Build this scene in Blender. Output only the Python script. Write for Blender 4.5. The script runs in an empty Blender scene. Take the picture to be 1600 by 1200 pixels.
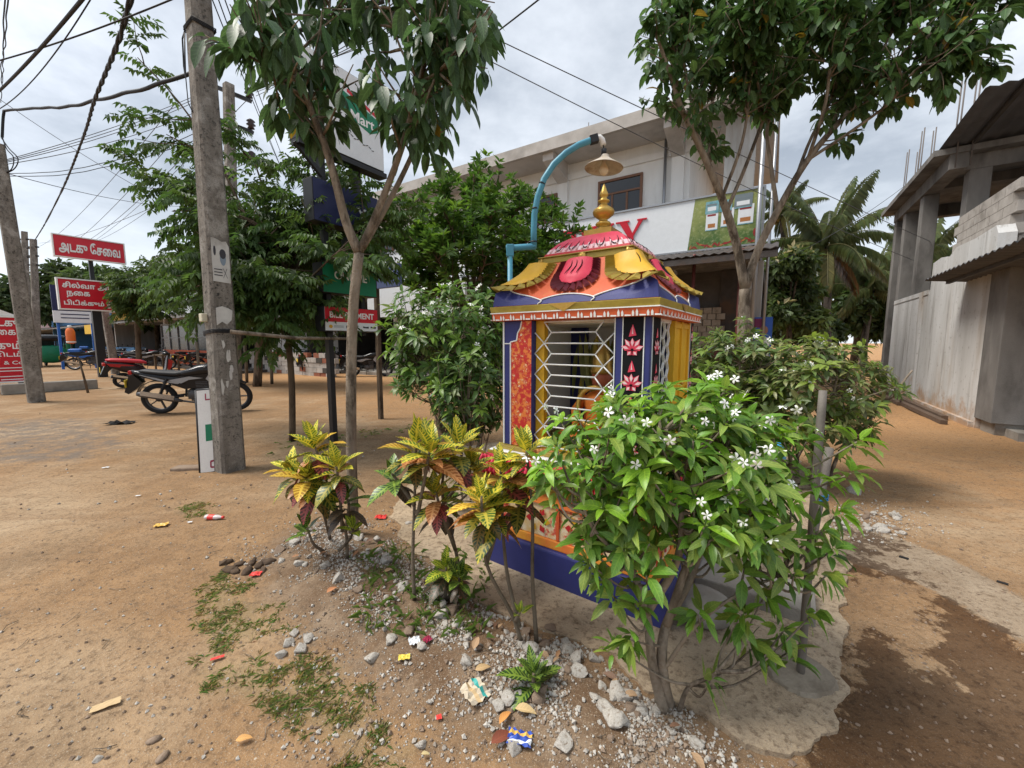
import bpy, bmesh, math, random
import numpy as np
from mathutils import Vector, Matrix, noise, Quaternion
from mathutils.geometry import delaunay_2d_cdt
V = Vector
SC = bpy.context.scene
COL = SC.collection
R = math.radians
rnd = random.Random(7)

# ------------------------------------------------------------------ camera frame (to read positions off the photo)
F_PX, PITCH, EYE = 625.0, R(6.1), 1.42
CP, SP = math.cos(PITCH), math.sin(PITCH)
TH = R(-33)                       # the street grid is turned 33 degrees from the view
CA, SA = math.cos(R(33)), math.sin(R(33))

def ray(px, py):
    v = (py - 600) / F_PX
    return V(((px - 800) / F_PX, CP - v * SP, -SP - v * CP))
def G(px, py, z=0.0):             # point of the ground seen at a pixel
    d = ray(px, py); return V((0, 0, EYE)) + d * ((z - EYE) / d.z)
def P(px, py, Y):                 # point at depth Y
    d = ray(px, py); return V((0, 0, EYE)) + d * (Y / d.y)
def AB(a, b, z=0.0):              # street coordinates to world
    return V((a * CA + b * SA, -a * SA + b * CA, z))
def toab(p): return (p.x * CA - p.y * SA, p.x * SA + p.y * CA)
def PAx(px, py, a):
    d = ray(px, py); return V((0, 0, EYE)) + d * (a / (d.x * CA - d.y * SA))
def PBx(px, py, b):
    d = ray(px, py); return V((0, 0, EYE)) + d * (b / (d.x * SA + d.y * CA))

# ------------------------------------------------------------------ object helpers
def tag(o, label=None, cat=None, group=None, kind=None):
    if label: o['label'] = label
    if cat: o['category'] = cat
    if group: o['group'] = group
    if kind: o['kind'] = kind
    return o
def thing(name, label, cat, loc=(0, 0, 0), rz=0.0, group=None):
    o = bpy.data.objects.new(name, None); COL.objects.link(o)
    o.empty_display_size = 0.1
    o.location = loc; o.rotation_euler = (0, 0, rz)
    return tag(o, label, cat, group)
def dup(root, loc=None, rz=None, label=None, group=None, scale=None):
    r = root.copy(); COL.objects.link(r)
    if loc is not None: r.location = loc
    if rz is not None: r.rotation_euler = (0, 0, rz)
    if label: r['label'] = label
    if group: r['group'] = group
    if scale: r.scale = scale if hasattr(scale, '__len__') else (scale,) * 3
    for ch in list(root.children):
        c = ch.copy(); COL.objects.link(c); c.parent = r
        for g in list(ch.children):
            d = g.copy(); COL.objects.link(d); d.parent = c
    return r

def frame_from(d, up=V((0, 0, 1))):
    d = d.normalized()
    s = d.cross(up)
    if s.length < 1e-4: s = d.cross(V((1, 0, 0)))
    s.normalize(); return d, s, s.cross(d).normalized()

class MB:
    """collects faces for ONE mesh"""
    def __init__(s):
        s.v = []; s.f = []; s.mi = []; s.sm = []; s.col = []; s.uv = []; s.vein = []
        s.m = 0; s.c = (1, 1, 1); s.w = (1, 1, 1); s.smooth = False
    def p(s, co, uv=(0, 0)):
        s.v.append(tuple(co)); s.col.append(s.c); s.uv.append(uv); s.vein.append(s.w); return len(s.v) - 1
    def face(s, idx):
        s.f.append(tuple(idx)); s.mi.append(s.m); s.sm.append(s.smooth)
    def poly(s, pts): s.face([s.p(q) for q in pts])
    def box(s, x0, x1, y0, y1, z0, z1, M=None):
        q = [V((x, y, z)) for z in (z0, z1) for x, y in ((x0, y0), (x1, y0), (x1, y1), (x0, y1))]
        if M is not None: q = [M @ k for k in q]
        i = [s.p(k) for k in q]
        for a in ((0, 3, 2, 1), (4, 5, 6, 7), (0, 1, 5, 4), (1, 2, 6, 5), (2, 3, 7, 6), (3, 0, 4, 7)):
            s.face([i[k] for k in a])
    def obox(s, c, sx, sy, sz, rot=None):
        M = Matrix.Translation(c) @ (rot.to_4x4() if rot else Matrix.Identity(4))
        s.box(-sx / 2, sx / 2, -sy / 2, sy / 2, -sz / 2, sz / 2, M)
    def beam(s, a, b, w, h, up=V((0, 0, 1))):
        a, b = V(a), V(b); d, sd, u = frame_from(b - a, up)
        M = Matrix((sd, d, u)).transposed().to_4x4(); M.translation = (a + b) / 2
        L = (b - a).length
        s.box(-w / 2, w / 2, -L / 2, L / 2, -h / 2, h / 2, M)
    def tube(s, pts, rad, n=8, cap=True, smooth=True):
        pts = [V(q) for q in pts]
        if not hasattr(rad, '__len__'): rad = [rad] * len(pts)
        old = s.smooth; s.smooth = smooth
        d0 = (pts[1] - pts[0]).normalized()
        _, sd, u = frame_from(d0)
        rings = []
        for i, q in enumerate(pts):
            if i == 0: d = pts[1] - pts[0]
            elif i == len(pts) - 1: d = pts[-1] - pts[-2]
            else: d = (pts[i + 1] - pts[i]).normalized() + (pts[i] - pts[i - 1]).normalized()
            if d.length < 1e-9: d = d0
            d.normalize()
            qn = d0.rotation_difference(d); sd = qn @ sd; u = qn @ u; d0 = d
            rings.append([s.p(q + (sd * math.cos(k * 2 * math.pi / n) + u * math.sin(k * 2 * math.pi / n)) * rad[i], (k / n, i)) for k in range(n)])
        for a, b in zip(rings, rings[1:]):
            for k in range(n): s.face((a[k], a[(k + 1) % n], b[(k + 1) % n], b[k]))
        if cap:
            s.smooth = False
            s.face(rings[0][::-1]); s.face(rings[-1])
        s.smooth = old
    def lathe(s, prof, n=16, M=None, smooth=True, cap=True):
        old = s.smooth; s.smooth = smooth; rings = []
        for r, z in prof:
            ring = []
            for k in range(n):
                q = V((r * math.cos(2 * math.pi * k / n), r * math.sin(2 * math.pi * k / n), z))
                ring.append(s.p(M @ q if M is not None else q))
            rings.append(ring)
        for a, b in zip(rings, rings[1:]):
            for k in range(n): s.face((a[k], a[(k + 1) % n], b[(k + 1) % n], b[k]))
        if cap:
            s.smooth = False; s.face(rings[0][::-1]); s.face(rings[-1])
        s.smooth = old
    def prism(s, poly, ux, uy, o, depth):
        """2-D outline in plane (o, ux, uy), given thickness along the normal"""
        ux, uy, o = V(ux), V(uy), V(o); nrm = ux.cross(uy).normalized() * depth
        a = [s.p(o + ux * x + uy * y) for x, y in poly]
        b = [s.p(o + ux * x + uy * y + nrm) for x, y in poly]
        s.face(a[::-1]); s.face(b)
        n = len(poly)
        for k in range(n): s.face((a[k], a[(k + 1) % n], b[(k + 1) % n], b[k]))
    def leaf(s, base, d, nrm, L, W, droop=.5, fold=.22, seg=4, wave=0.0, tipshape=1.0):
        base = V(base); d = V(d).normalized(); nrm = V(nrm)
        sd = d.cross(nrm)
        if sd.length < 1e-3: sd = d.cross(V((.3, .7, .2)))
        sd.normalize()
        rows = []; q = base.copy(); dd = d.copy(); old = s.smooth; s.smooth = True
        for i in range(seg + 1):
            t = i / seg
            w = W * .5 * (math.sin(math.pi * min(1, t ** (.8 * tipshape))) ** .8 if 0 < t < 1 else 0.0)
            up = sd.cross(dd).normalized()
            wv = wave * math.sin(t * 9 + base.x * 40) * W
            if i == 0 or i == seg:
                rows.append((s.p(q, (0, t)),))
            else:
                m = s.p(q, (0, t))
                l = s.p(q - sd * w + up * (w * fold * 2 + wv), (-1, t))
                r = s.p(q + sd * w + up * (w * fold * 2 - wv), (1, t))
                rows.append((l, m, r))
            dd = (dd + V((0, 0, -1)) * droop / seg).normalized()
            q = q + dd * (L / seg)
        for a, b in zip(rows, rows[1:]):
            if len(a) == 1: s.face((a[0], b[1], b[0])); s.face((a[0], b[2], b[1]))
            elif len(b) == 1: s.face((a[0], a[1], b[0])); s.face((a[1], a[2], b[0]))
            else: s.face((a[0], a[1], b[1], b[0])); s.face((a[1], a[2], b[2], b[1]))
        s.smooth = old
    def leaf4(s, base, d, nrm, L, W, droop=.3):
        base = V(base); d = V(d).normalized(); sd = d.cross(V(nrm))
        if sd.length < 1e-3: sd = V((1, 0, 0))
        sd.normalize(); up = sd.cross(d)
        m = base + d * L * .45
        e = base + (d + V((0, 0, -droop))).normalized() * L
        i = [s.p(base, (0, 0)), s.p(m - sd * W / 2 + up * W * .12, (-1, .45)), s.p(e, (0, 1)), s.p(m + sd * W / 2 + up * W * .12, (1, .45))]
        s.face((i[0], i[3], i[2])); s.face((i[0], i[2], i[1]))
    def build(s, name, mats, parent=None, bevel=0.0, attrs=False, loc=None):
        me = bpy.data.meshes.new(name)
        me.from_pydata(s.v, [], s.f)
        if not isinstance(mats, (list, tuple)): mats = [mats]
        for m in mats: me.materials.append(m)
        me.polygons.foreach_set('material_index', s.mi)
        me.polygons.foreach_set('use_smooth', s.sm)
        if attrs:
            a = me.attributes.new('Col', 'FLOAT_COLOR', 'POINT')
            a.data.foreach_set('color', [x for c in s.col for x in (c[0], c[1], c[2], 1)])
            a = me.attributes.new('Vein', 'FLOAT_COLOR', 'POINT')
            a.data.foreach_set('color', [x for c in s.vein for x in (c[0], c[1], c[2], 1)])
            a = me.attributes.new('luv', 'FLOAT_VECTOR', 'POINT')
            a.data.foreach_set('vector', [x for c in s.uv for x in (c[0], c[1], 0)])
        me.update()
        o = bpy.data.objects.new(name, me); COL.objects.link(o)
        if parent is not None: o.parent = parent
        if loc is not None: o.location = loc
        if bevel:
            b = o.modifiers.new('bevel', 'BEVEL'); b.width = bevel; b.segments = 2; b.limit_method = 'ANGLE'
        return o

def text(body, height, mat, parent, loc, name='lettering', width=None, bold=0.0, rot=(math.pi / 2, 0, 0), align='CENTER', shear=0):
    tamil = any(ord(ch) > 0x0B80 and ord(ch) < 0x0C00 for ch in body)
    c = bpy.data.curves.new(name, 'FONT'); c.body = body; c.size = 1.0; c.extrude = 0 if tamil else .01; c.offset = 0 if tamil else bold
    c.align_x = align; c.shear = shear
    t = bpy.data.objects.new('tmp_text', c); COL.objects.link(t)
    dg = bpy.context.evaluated_depsgraph_get(); dg.update()
    me = bpy.data.meshes.new_from_object(t.evaluated_get(dg))
    bpy.data.objects.remove(t); bpy.data.curves.remove(c)
    if tamil:      # brush-like bold strokes: a round bead along every outline edge
        bm = bmesh.new(); bm.from_mesh(me); mb = MB()
        for f_ in bm.faces: mb.poly([v.co.copy() for v in f_.verts])
        for k, e in enumerate(e for e in bm.edges if len(e.link_faces) == 1):
            a, b = e.verts[0].co, e.verts[1].co
            if (b - a).length < 1e-4: continue
            d = (b - a).normalized() * bold * .4; rr_ = bold * (1 + .02 * (k % 7)); mb.tube([a - d, b + d], rr_, 6)
        bm.free(); bpy.data.meshes.remove(me); me = bpy.data.meshes.new(name); me.from_pydata(mb.v, [], mb.f); me.update()
    xs = [v.co.x for v in me.vertices]; ys = [v.co.y for v in me.vertices]
    if not xs: return None
    h = max(ys) - min(ys); w = max(xs) - min(xs)
    sy = height / h; sx = sy if width is None else width / w
    ox = {'CENTER': (max(xs) + min(xs)) / 2, 'LEFT': min(xs)}[align]; oy = min(ys)
    for v in me.vertices: v.co = ((v.co.x - ox) * sx, (v.co.y - oy) * sy, v.co.z * .25 if height > .3 else v.co.z * .12)
    me.materials.clear(); me.materials.append(mat)
    me.name = name
    o = bpy.data.objects.new(name, me); COL.objects.link(o); o.parent = parent
    o.location = loc; o.rotation_euler = rot
    return o

# ------------------------------------------------------------------ materials
def nodes_of(name):
    m = bpy.data.materials.new(name); m.use_nodes = True
    nt = m.node_tree; nt.nodes.clear()
    out = nt.nodes.new('ShaderNodeOutputMaterial'); b = nt.nodes.new('ShaderNodeBsdfPrincipled')
    nt.links.new(b.outputs[0], out.inputs[0])
    return m, nt, b, out
def N(nt, t, **kw):
    n = nt.nodes.new('ShaderNode' + t)
    for k, v in kw.items():
        if k.startswith('i_'): n.inputs[int(k[2:])].default_value = v
        else: setattr(n, k, v)
    return n
def mixc(nt, a, b, fac, mode='MIX'):
    n = nt.nodes.new('ShaderNodeMix'); n.data_type = 'RGBA'; n.blend_type = mode
    for sock, val in ((0, fac), (6, a), (7, b)):
        if isinstance(val, (tuple, list)): n.inputs[sock].default_value = (val[0], val[1], val[2], 1)
        elif isinstance(val, (int, float)): n.inputs[sock].default_value = val
        else: nt.links.new(val, n.inputs[sock])
    return n.outputs[2]
def ramp(nt, src, a, b):
    n = nt.nodes.new('ShaderNodeMapRange'); n.inputs[1].default_value = a; n.inputs[2].default_value = b
    n.clamp = True; nt.links.new(src, n.inputs[0]); return n.outputs[0]
def math_(nt, op, a, b=None):
    n = nt.nodes.new('ShaderNodeMath'); n.operation = op
    for i, v in enumerate((a, b)):
        if v is None: continue
        if isinstance(v, (int, float)): n.inputs[i].default_value = v
        else: nt.links.new(v, n.inputs[i])
    return n.outputs[0]
def noise_(nt, vec, scale, detail=4, rough=.55):
    n = nt.nodes.new('ShaderNodeTexNoise'); n.inputs['Scale'].default_value = scale; n.inputs['Detail'].default_value = detail
    n.inputs['Roughness'].default_value = rough
    if vec is not None: nt.links.new(vec, n.inputs['Vector'])
    return n.outputs[0]
def bump_(nt, b, h, strength, dist=.02):
    n = nt.nodes.new('ShaderNodeBump'); n.inputs['Strength'].default_value = strength; n.inputs['Distance'].default_value = dist
    nt.links.new(h, n.inputs['Height']); nt.links.new(n.outputs[0], b.inputs['Normal'])
def stain_mat(name, c1, c2=None, dirt=None, scale=6, rough=.7, bump=.15, amt=.5, stretch=(1, 1, 1), metal=0, dirt_lo=.52, dirt_hi=.68, fine=70, spec=.4):
    """painted or raw surface: two tones, a dirt tone in blotches, fine grain"""
    m, nt, b, out = nodes_of(name)
    tc = N(nt, 'TexCoord'); mp = N(nt, 'Mapping'); mp.inputs['Scale'].default_value = stretch
    nt.links.new(tc.outputs['Object'], mp.inputs[0]); vec = mp.outputs[0]
    if c2 is None: c2 = tuple(k * .8 for k in c1)
    n1 = noise_(nt, vec, scale, 5)
    col = mixc(nt, c1, c2, math_(nt, 'MULTIPLY', ramp(nt, n1, .35, .7), amt * 1.6 if amt < .6 else 1))
    if dirt is not None:
        n2 = noise_(nt, vec, scale * .37, 8, .68)
        col = mixc(nt, col, dirt, ramp(nt, n2, dirt_lo, dirt_hi))
    n3 = noise_(nt, tc.outputs['Object'], fine, 3)
    col = mixc(nt, col, tuple(k * .72 for k in c1), math_(nt, 'MULTIPLY', ramp(nt, n3, .5, .75), .35))
    nt.links.new(col, b.inputs['Base Color'])
    b.inputs['Roughness'].default_value = rough; b.inputs['Metallic'].default_value = metal
    b.inputs['Specular IOR Level'].default_value = spec
    if bump: bump_(nt, b, n3, bump, .01)
    return m
def flat_mat(name, c, rough=.5, metal=0, spec=.32):
    return stain_mat(name, c, tuple(k * .9 for k in c), None, 9, rough, .03, .4, metal=metal, spec=spec)
def leaf_mat(name, rough=.38, trans=.3, vein=.0, nveins=9, spec=.5, veincol=None, bark=False):
    m, nt, b, out = nodes_of(name)
    at = N(nt, 'Attribute', attribute_name='Col'); uv = N(nt, 'Attribute', attribute_name='luv')
    sx = N(nt, 'SeparateXYZ'); nt.links.new(uv.outputs['Vector'], sx.inputs[0])
    ax = math_(nt, 'ABSOLUTE', sx.outputs[0])
    tc = N(nt, 'TexCoord')
    n1 = noise_(nt, tc.outputs['Object'], 28, 3)
    col = mixc(nt, at.outputs['Color'], (.0, .0, .0), math_(nt, 'MULTIPLY', ramp(nt, n1, .45, .8), .3))
    ph = math_(nt, 'FRACT', math_(nt, 'SUBTRACT', math_(nt, 'MULTIPLY', sx.outputs[1], nveins), math_(nt, 'MULTIPLY', ax, 1.3)))
    side = math_(nt, 'LESS_THAN', ph, .22 if vein < 1 else .36)
    mid = math_(nt, 'LESS_THAN', ax, .09 if vein < 1 else .16)
    mask = math_(nt, 'MAXIMUM', mid, math_(nt, 'MULTIPLY', side, .55 if vein < 1 else .9))
    if vein > 0:
        ve = N(nt, 'Attribute', attribute_name='Vein')
        if vein >= 1:
            n2 = noise_(nt, tc.outputs['Object'], 45, 2)
            mask = math_(nt, 'MAXIMUM', mask, math_(nt, 'MULTIPLY', ramp(nt, n2, .55, .62), .8))
        col = mixc(nt, col, ve.outputs['Color'], math_(nt, 'MULTIPLY', mask, min(1, vein)))
    nt.links.new(col, b.inputs['Base Color'])
    b.inputs['Roughness'].default_value = rough; b.inputs['Specular IOR Level'].default_value = spec
    bump_(nt, b, mask, .25, .004)
    tr = N(nt, 'BsdfTranslucent'); nt.links.new(mixc(nt, col, (1.0, 1.0, .45), .5, 'MULTIPLY'), tr.inputs[0])
    ms = N(nt, 'MixShader'); ms.inputs[0].default_value = trans
    nt.links.new(b.outputs[0], ms.inputs[1]); nt.links.new(tr.outputs[0], ms.inputs[2]); nt.links.new(ms.outputs[0], out.inputs[0])
    return m
def bark_mat(name, c1, c2, scale=14):
    return stain_mat(name, c1, c2, tuple(k * .5 for k in c2), scale, .9, .8, .95, (1, 1, .30), fine=85, spec=.12, dirt_lo=.5, dirt_hi=.6)

M = {}
def mud_wall():
    m = stain_mat('mud_splashed_whitewash', (.60, .60, .595), (.43, .425, .41), (.33, .25, .17), 1.7, .9, .3, .9, (1.2, 1.2, .22), dirt_lo=.55, dirt_hi=.74, spec=.2)
    nt = m.node_tree; b = next(n for n in nt.nodes if n.type == 'BSDF_PRINCIPLED'); src = b.inputs['Base Color'].links[0].from_socket
    tc = N(nt, 'TexCoord'); mp = N(nt, 'Mapping'); mp.inputs['Scale'].default_value = (1.6, 1.6, .12); nt.links.new(tc.outputs['Object'], mp.inputs[0]); sx = N(nt, 'SeparateXYZ'); nt.links.new(tc.outputs['Object'], sx.inputs[0])
    d = noise_(nt, mp.outputs[0], 3.2, 6, .7); g = noise_(nt, tc.outputs['Object'], 2.6, 6, .7); h = noise_(nt, tc.outputs['Object'], 9, 5, .7)
    col = mixc(nt, src, (.22, .20, .175), math_(nt, 'MULTIPLY', ramp(nt, d, .55, .66), .65))
    col = mixc(nt, col, (.36, .20, .09), math_(nt, 'MULTIPLY', ramp(nt, math_(nt, 'SUBTRACT', math_(nt, 'ADD', g, .12), math_(nt, 'MULTIPLY', sx.outputs[2], .55)), .38, .62), .8))
    col = mixc(nt, col, (.27, .255, .235), math_(nt, 'MULTIPLY', ramp(nt, h, .60, .64), .6))
    nt.links.new(col, b.inputs['Base Color']); return m
M['concrete'] = stain_mat('concrete', (.34, .315, .28), (.23, .212, .185), (.13, .115, .10), 3, .9, .4, .9, spec=.2)
def pole_mat():
    m, nt, b, out = nodes_of('pole_concrete')
    tc = N(nt, 'TexCoord'); vec = tc.outputs['Object']; mp = N(nt, 'Mapping'); mp.inputs['Scale'].default_value = (2.2, 2.2, .5); nt.links.new(vec, mp.inputs[0])
    a = noise_(nt, mp.outputs[0], 6, 6, .65); c = noise_(nt, vec, 3.2, 8, .72); d = noise_(nt, vec, 26, 5, .7); e = noise_(nt, vec, 120, 3, .6)
    col = mixc(nt, (.275, .25, .22), (.15, .136, .118), ramp(nt, a, .38, .66))
    col = mixc(nt, col, (.36, .34, .31), ramp(nt, c, .53, .62))
    col = mixc(nt, col, (.045, .042, .04), math_(nt, 'MULTIPLY', ramp(nt, d, .52, .62), ramp(nt, c, .62, .40)))
    col = mixc(nt, col, (.06, .055, .05), math_(nt, 'MULTIPLY', ramp(nt, e, .55, .7), .7))
    nt.links.new(col, b.inputs['Base Color']); b.inputs['Roughness'].default_value = .92; b.inputs['Specular IOR Level'].default_value = .12
    bump_(nt, b, math_(nt, 'ADD', d, e), .7, .012); return m
M['pole'] = pole_mat()
M['white_wall'] = stain_mat('white_wall', (.82, .82, .81), (.74, .735, .72), (.46, .44, .41), 2.2, .85, .1, .7, (1.4, 1.4, .3), dirt_lo=.57, dirt_hi=.85, spec=.2)
M['slab'] = stain_mat('slab_concrete', (.52, .49, .46), (.40, .37, .34), (.27, .25, .23), 2.5, .9, .3, .9, dirt_lo=.5, dirt_hi=.75, spec=.2)
M['soffit'] = stain_mat('soffit_plaster', (.58, .55, .525), (.48, .455, .43), (.34, .315, .29), 1.5, .9, .1, .7, spec=.2)
M['grey_plaster'] = stain_mat('grey_plaster', (.47, .47, .46), (.34, .34, .33), (.24, .19, .14), 2.0, .9, .2, .9, (1.6, 1.6, .22), dirt_lo=.55, dirt_hi=.72, spec=.2)
M['mudwall'] = mud_wall()
M['whitewash'] = stain_mat('whitewashed_plaster', (.58, .58, .575), (.42, .412, .395), (.34, .26, .175), 1.7, .9, .25, .9, (1.2, 1.2, .3), dirt_lo=.57, dirt_hi=.8, spec=.2)
M['dark'] = flat_mat('dark_interior', (.018, .017, .017), .8)
M['dim'] = stain_mat('interior_shade_tone', (.07, .062, .055), (.04, .036, .033), None, 3, .9)  # dark tone with the shade of the interiors put into the colour
M['brown_frame'] = flat_mat('brown_window_wood', (.20, .10, .06), .5)
M['glass'] = flat_mat('dark_glass', (.025, .026, .03), .08, 0, .6)
M['tin'] = stain_mat('corrugated_tin', (.085, .075, .072), (.05, .042, .04), (.12, .07, .045), 4, .7, .1, .8, metal=.2)
M['tin_grey'] = stain_mat('corrugated_sheet', (.10, .10, .105), (.07, .07, .075), (.05, .045, .045), 3, .75, .1, .8)
M['raw'] = stain_mat('raw_concrete', (.225, .215, .205), (.15, .143, .135), (.085, .08, .075), 3, .92, .4, .9, (1.3, 1.3, .5), dirt_lo=.5, dirt_hi=.7, spec=.15)
M['shutter'] = stain_mat('shutter_steel', (.13, .115, .105), (.09, .08, .072), None, 3, .55, .05, .6, metal=.2)
M['maroon'] = stain_mat('maroon_tile', (.13, .035, .03), (.09, .025, .022), None, 5, .5)
M['steel'] = flat_mat('grey_steel', (.33, .34, .36), .42, .7)
M['black_metal'] = flat_mat('black_painted_metal', (.022, .023, .026), .45)
M['navy_board'] = flat_mat('navy_board', (.02, .025, .085), .4)
M['white_paint'] = stain_mat('white_paint', (.80, .80, .78), (.74, .73, .71), (.55, .52, .47), 5, .5, .04, .5, dirt_lo=.6, dirt_hi=.85)
M['sign_white'] = flat_mat('sign_white', (.74, .77, .80), .35)
M['letter_white'] = flat_mat('letter_white', (.86, .86, .85), .4)
M['sign_red'] = stain_mat('sign_red', (.60, .014, .03), (.52, .012, .026), None, 3, .35, .02)
M['letter_red'] = flat_mat('letter_red', (.55, .012, .03), .4)
M['sign_green'] = flat_mat('sign_green', (.012, .20, .10), .4)
M['lime'] = flat_mat('lime_sign', (.30, .62, .035), .4)
M['rebar'] = flat_mat('rusty_rebar', (.16, .14, .13), .7, .4)
M['bark'] = bark_mat('pale_bark', (.30, .25, .195), (.165, .128, .095), 22)
M['bark_dark'] = bark_mat('brown_bark', (.16, .12, .085), (.095, .07, .05))
M['bark_palm'] = bark_mat('palm_bark', (.15, .135, .12), (.085, .075, .065))
M['stem'] = bark_mat('croton_stem', (.19, .155, .115), (.12, .095, .07), 20)
M['pvc_grey'] = stain_mat('weathered_pipe', (.17, .15, .13), (.11, .098, .085), (.06, .055, .05), 12, .7, .2, .9, (1, 1, .4))
M['cable'] = flat_mat('black_cable', (.018, .018, .021), .6)
M['cable_grey'] = flat_mat('grey_wire', (.10, .10, .11), .6)
M['rubber'] = flat_mat('tyre_rubber', (.02, .02, .021), .8)
M['chrome'] = flat_mat('bright_metal', (.55, .55, .56), .25, .9)
M['bike_black'] = flat_mat('black_gloss', (.016, .016, .018), .22)
M['bike_red'] = flat_mat('red_gloss', (.42, .02, .025), .25)
M['bike_blue'] = flat_mat('blue_gloss', (.03, .13, .46), .25)
M['seat_black'] = flat_mat('black_vinyl', (.022, .022, .024), .6)
M['seat_red'] = flat_mat('red_vinyl', (.50, .035, .05), .55)
M['engine'] = flat_mat('dark_engine', (.09, .09, .095), .5, .5)
M['red_lens'] = flat_mat('red_lens', (.45, .02, .02), .2)
M['clear_lens'] = flat_mat('clear_lens', (.6, .62, .64), .12)
M['yellow_plate'] = flat_mat('yellow_plate', (.75, .55, .05), .5)
M['leaf_jasmine'] = leaf_mat('jasmine_leaf', .36, .42, .5, 8)
M['leaf_big'] = leaf_mat('broad_leaf', .42, .42, .45, 8)
M['leaf_far'] = leaf_mat('small_leaf', .5, .45, 0)
M['leaf_croton'] = leaf_mat('croton_leaf', .35, .18, 1.0, 9)
M['leaf_dry'] = leaf_mat('dry_leaf', .75, .12, .5, 7)
M['grass'] = leaf_mat('grass_blade', .7, .5, 0)
M['frond'] = leaf_mat('palm_frond', .45, .35, 0)
M['petal'] = flat_mat('white_petal', (.88, .88, .84), .5)
# ------------------------------------------------------------------ camera, light, sky
cam = bpy.data.cameras.new('camera'); CAM = bpy.data.objects.new('camera', cam); COL.objects.link(CAM)
CAM.location = (0, 0, EYE); CAM.rotation_euler = (math.pi / 2 - PITCH, 0, 0)
cam.sensor_fit = 'HORIZONTAL'; cam.angle = 2 * math.atan(800 / F_PX); cam.clip_start = .02; cam.clip_end = 2000
SC.camera = CAM
SC.view_settings.view_transform = 'Standard'; SC.view_settings.look = 'None'; SC.view_settings.gamma = 1
SC.view_settings.exposure = 1.32
SUN_EL = R(58); sd = AB(-.86, -.55).normalized(); SUN_AZ = math.atan2(sd.x, sd.y)
sl = bpy.data.lights.new('sun', 'SUN'); sl.energy = 1.8; sl.angle = R(24); sl.color = (1, .95, .87)
so = bpy.data.objects.new('sun', sl); COL.objects.link(so)
so.rotation_euler = V((sd.x * math.cos(SUN_EL), sd.y * math.cos(SUN_EL), math.sin(SUN_EL))).to_track_quat('Z', 'Y').to_euler()
w = bpy.data.worlds.new('World'); SC.world = w; w.use_nodes = True
nt = w.node_tree; nt.nodes.clear()
out = nt.nodes.new('ShaderNodeOutputWorld'); bg = nt.nodes.new('ShaderNodeBackground')
sky = nt.nodes.new('ShaderNodeTexSky'); sky.sky_type = 'NISHITA'; sky.sun_disc = False; sky.sun_elevation = SUN_EL; sky.sun_rotation = SUN_AZ
tc = nt.nodes.new('ShaderNodeTexCoord'); sx = N(nt, 'SeparateXYZ'); nt.links.new(tc.outputs['Generated'], sx.inputs[0])
zz = math_(nt, 'ADD', math_(nt, 'MAXIMUM', sx.outputs[2], 0), .22)
cb = N(nt, 'CombineXYZ'); nt.links.new(math_(nt, 'DIVIDE', sx.outputs[0], zz), cb.inputs[0]); nt.links.new(math_(nt, 'DIVIDE', sx.outputs[1], zz), cb.inputs[1])
n1 = noise_(nt, cb.outputs[0], .9, 7, .52); n2 = noise_(nt, cb.outputs[0], 2.6, 6, .6)
f = ramp(nt, math_(nt, 'ADD', math_(nt, 'MULTIPLY', n1, .7), math_(nt, 'MULTIPLY', n2, .3)), .41, .59)
cl = mixc(nt, (1.8, 2.0, 2.25), (4.25, 4.45, 4.7), f)
hz = ramp(nt, sx.outputs[2], 0.0, .35)
cl = mixc(nt, (4.0, 4.2, 4.4), cl, hz)
mx = mixc(nt, sky.outputs[0], cl, .88)
nt.links.new(mx, bg.inputs[0]); bg.inputs[1].default_value = .1
nt.links.new(bg.outputs[0], out.inputs[0])

# ------------------------------------------------------------------ ground
def gpoly(pts): return np.array([[G(x, y).x, G(x, y).y] for x, y in pts])
def sdf(X, Y, poly):
    """signed distance, positive inside"""
    d = np.full(X.shape, 1e9); ins = np.zeros(X.shape, bool); n = len(poly)
    for i in range(n):
        a, b = poly[i], poly[(i + 1) % n]; e = b - a
        wx, wy = X - a[0], Y - a[1]
        t = np.clip((wx * e[0] + wy * e[1]) / max(e @ e, 1e-9), 0, 1)
        d = np.minimum(d, np.hypot(wx - t * e[0], wy - t * e[1]))
        c = ((a[1] > Y) != (b[1] > Y)) & (X < (b[0] - a[0]) * (Y - a[1]) / (b[1] - a[1] + 1e-12) + a[0])
        ins ^= c
    return np.where(ins, d, -d)
POLY_DAMP = [gpoly(q) for q in (
    [(1285, 1180), (1310, 1090), (1345, 985), (1400, 1000), (1442, 1062), (1475, 990), (1452, 930), (1400, 905), (1350, 880), (1320, 890), (1318, 860), (1400, 885), (1480, 935), (1600, 1010), (1700, 1060), (1720, 1300), (1500, 1330), (1290, 1260)],
    [(1300, 838), (1345, 826), (1408, 842), (1400, 858), (1340, 858)], [(1300, 872), (1345, 868), (1390, 896), (1330, 905)])]
POLY_BAND = gpoly([(1290, 800), (1400, 838), (1480, 872), (1600, 938), (1760, 1040), (1900, 1180), (1640, 1030), (1500, 945), (1420, 905), (1330, 880), (1280, 850)])
POLY_STRIP = gpoly([(440, 830), (520, 800), (640, 850), (700, 905), (850, 995), (960, 1030), (1020, 1100), (1120, 1125), (1180, 1180), (1200, 1300), (900, 1300), (760, 1200), (560, 1060), (420, 960), (380, 880)])
POLY_GRIT = [gpoly(q) for q in ([(-60, 655), (160, 650), (230, 690), (120, 730), (-60, 735)], [(1300, 790), (1380, 790), (1430, 820), (1440, 840), (1330, 832)], [(430, 985), (540, 960), (640, 1060), (830, 1190), (650, 1130)])]
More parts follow.
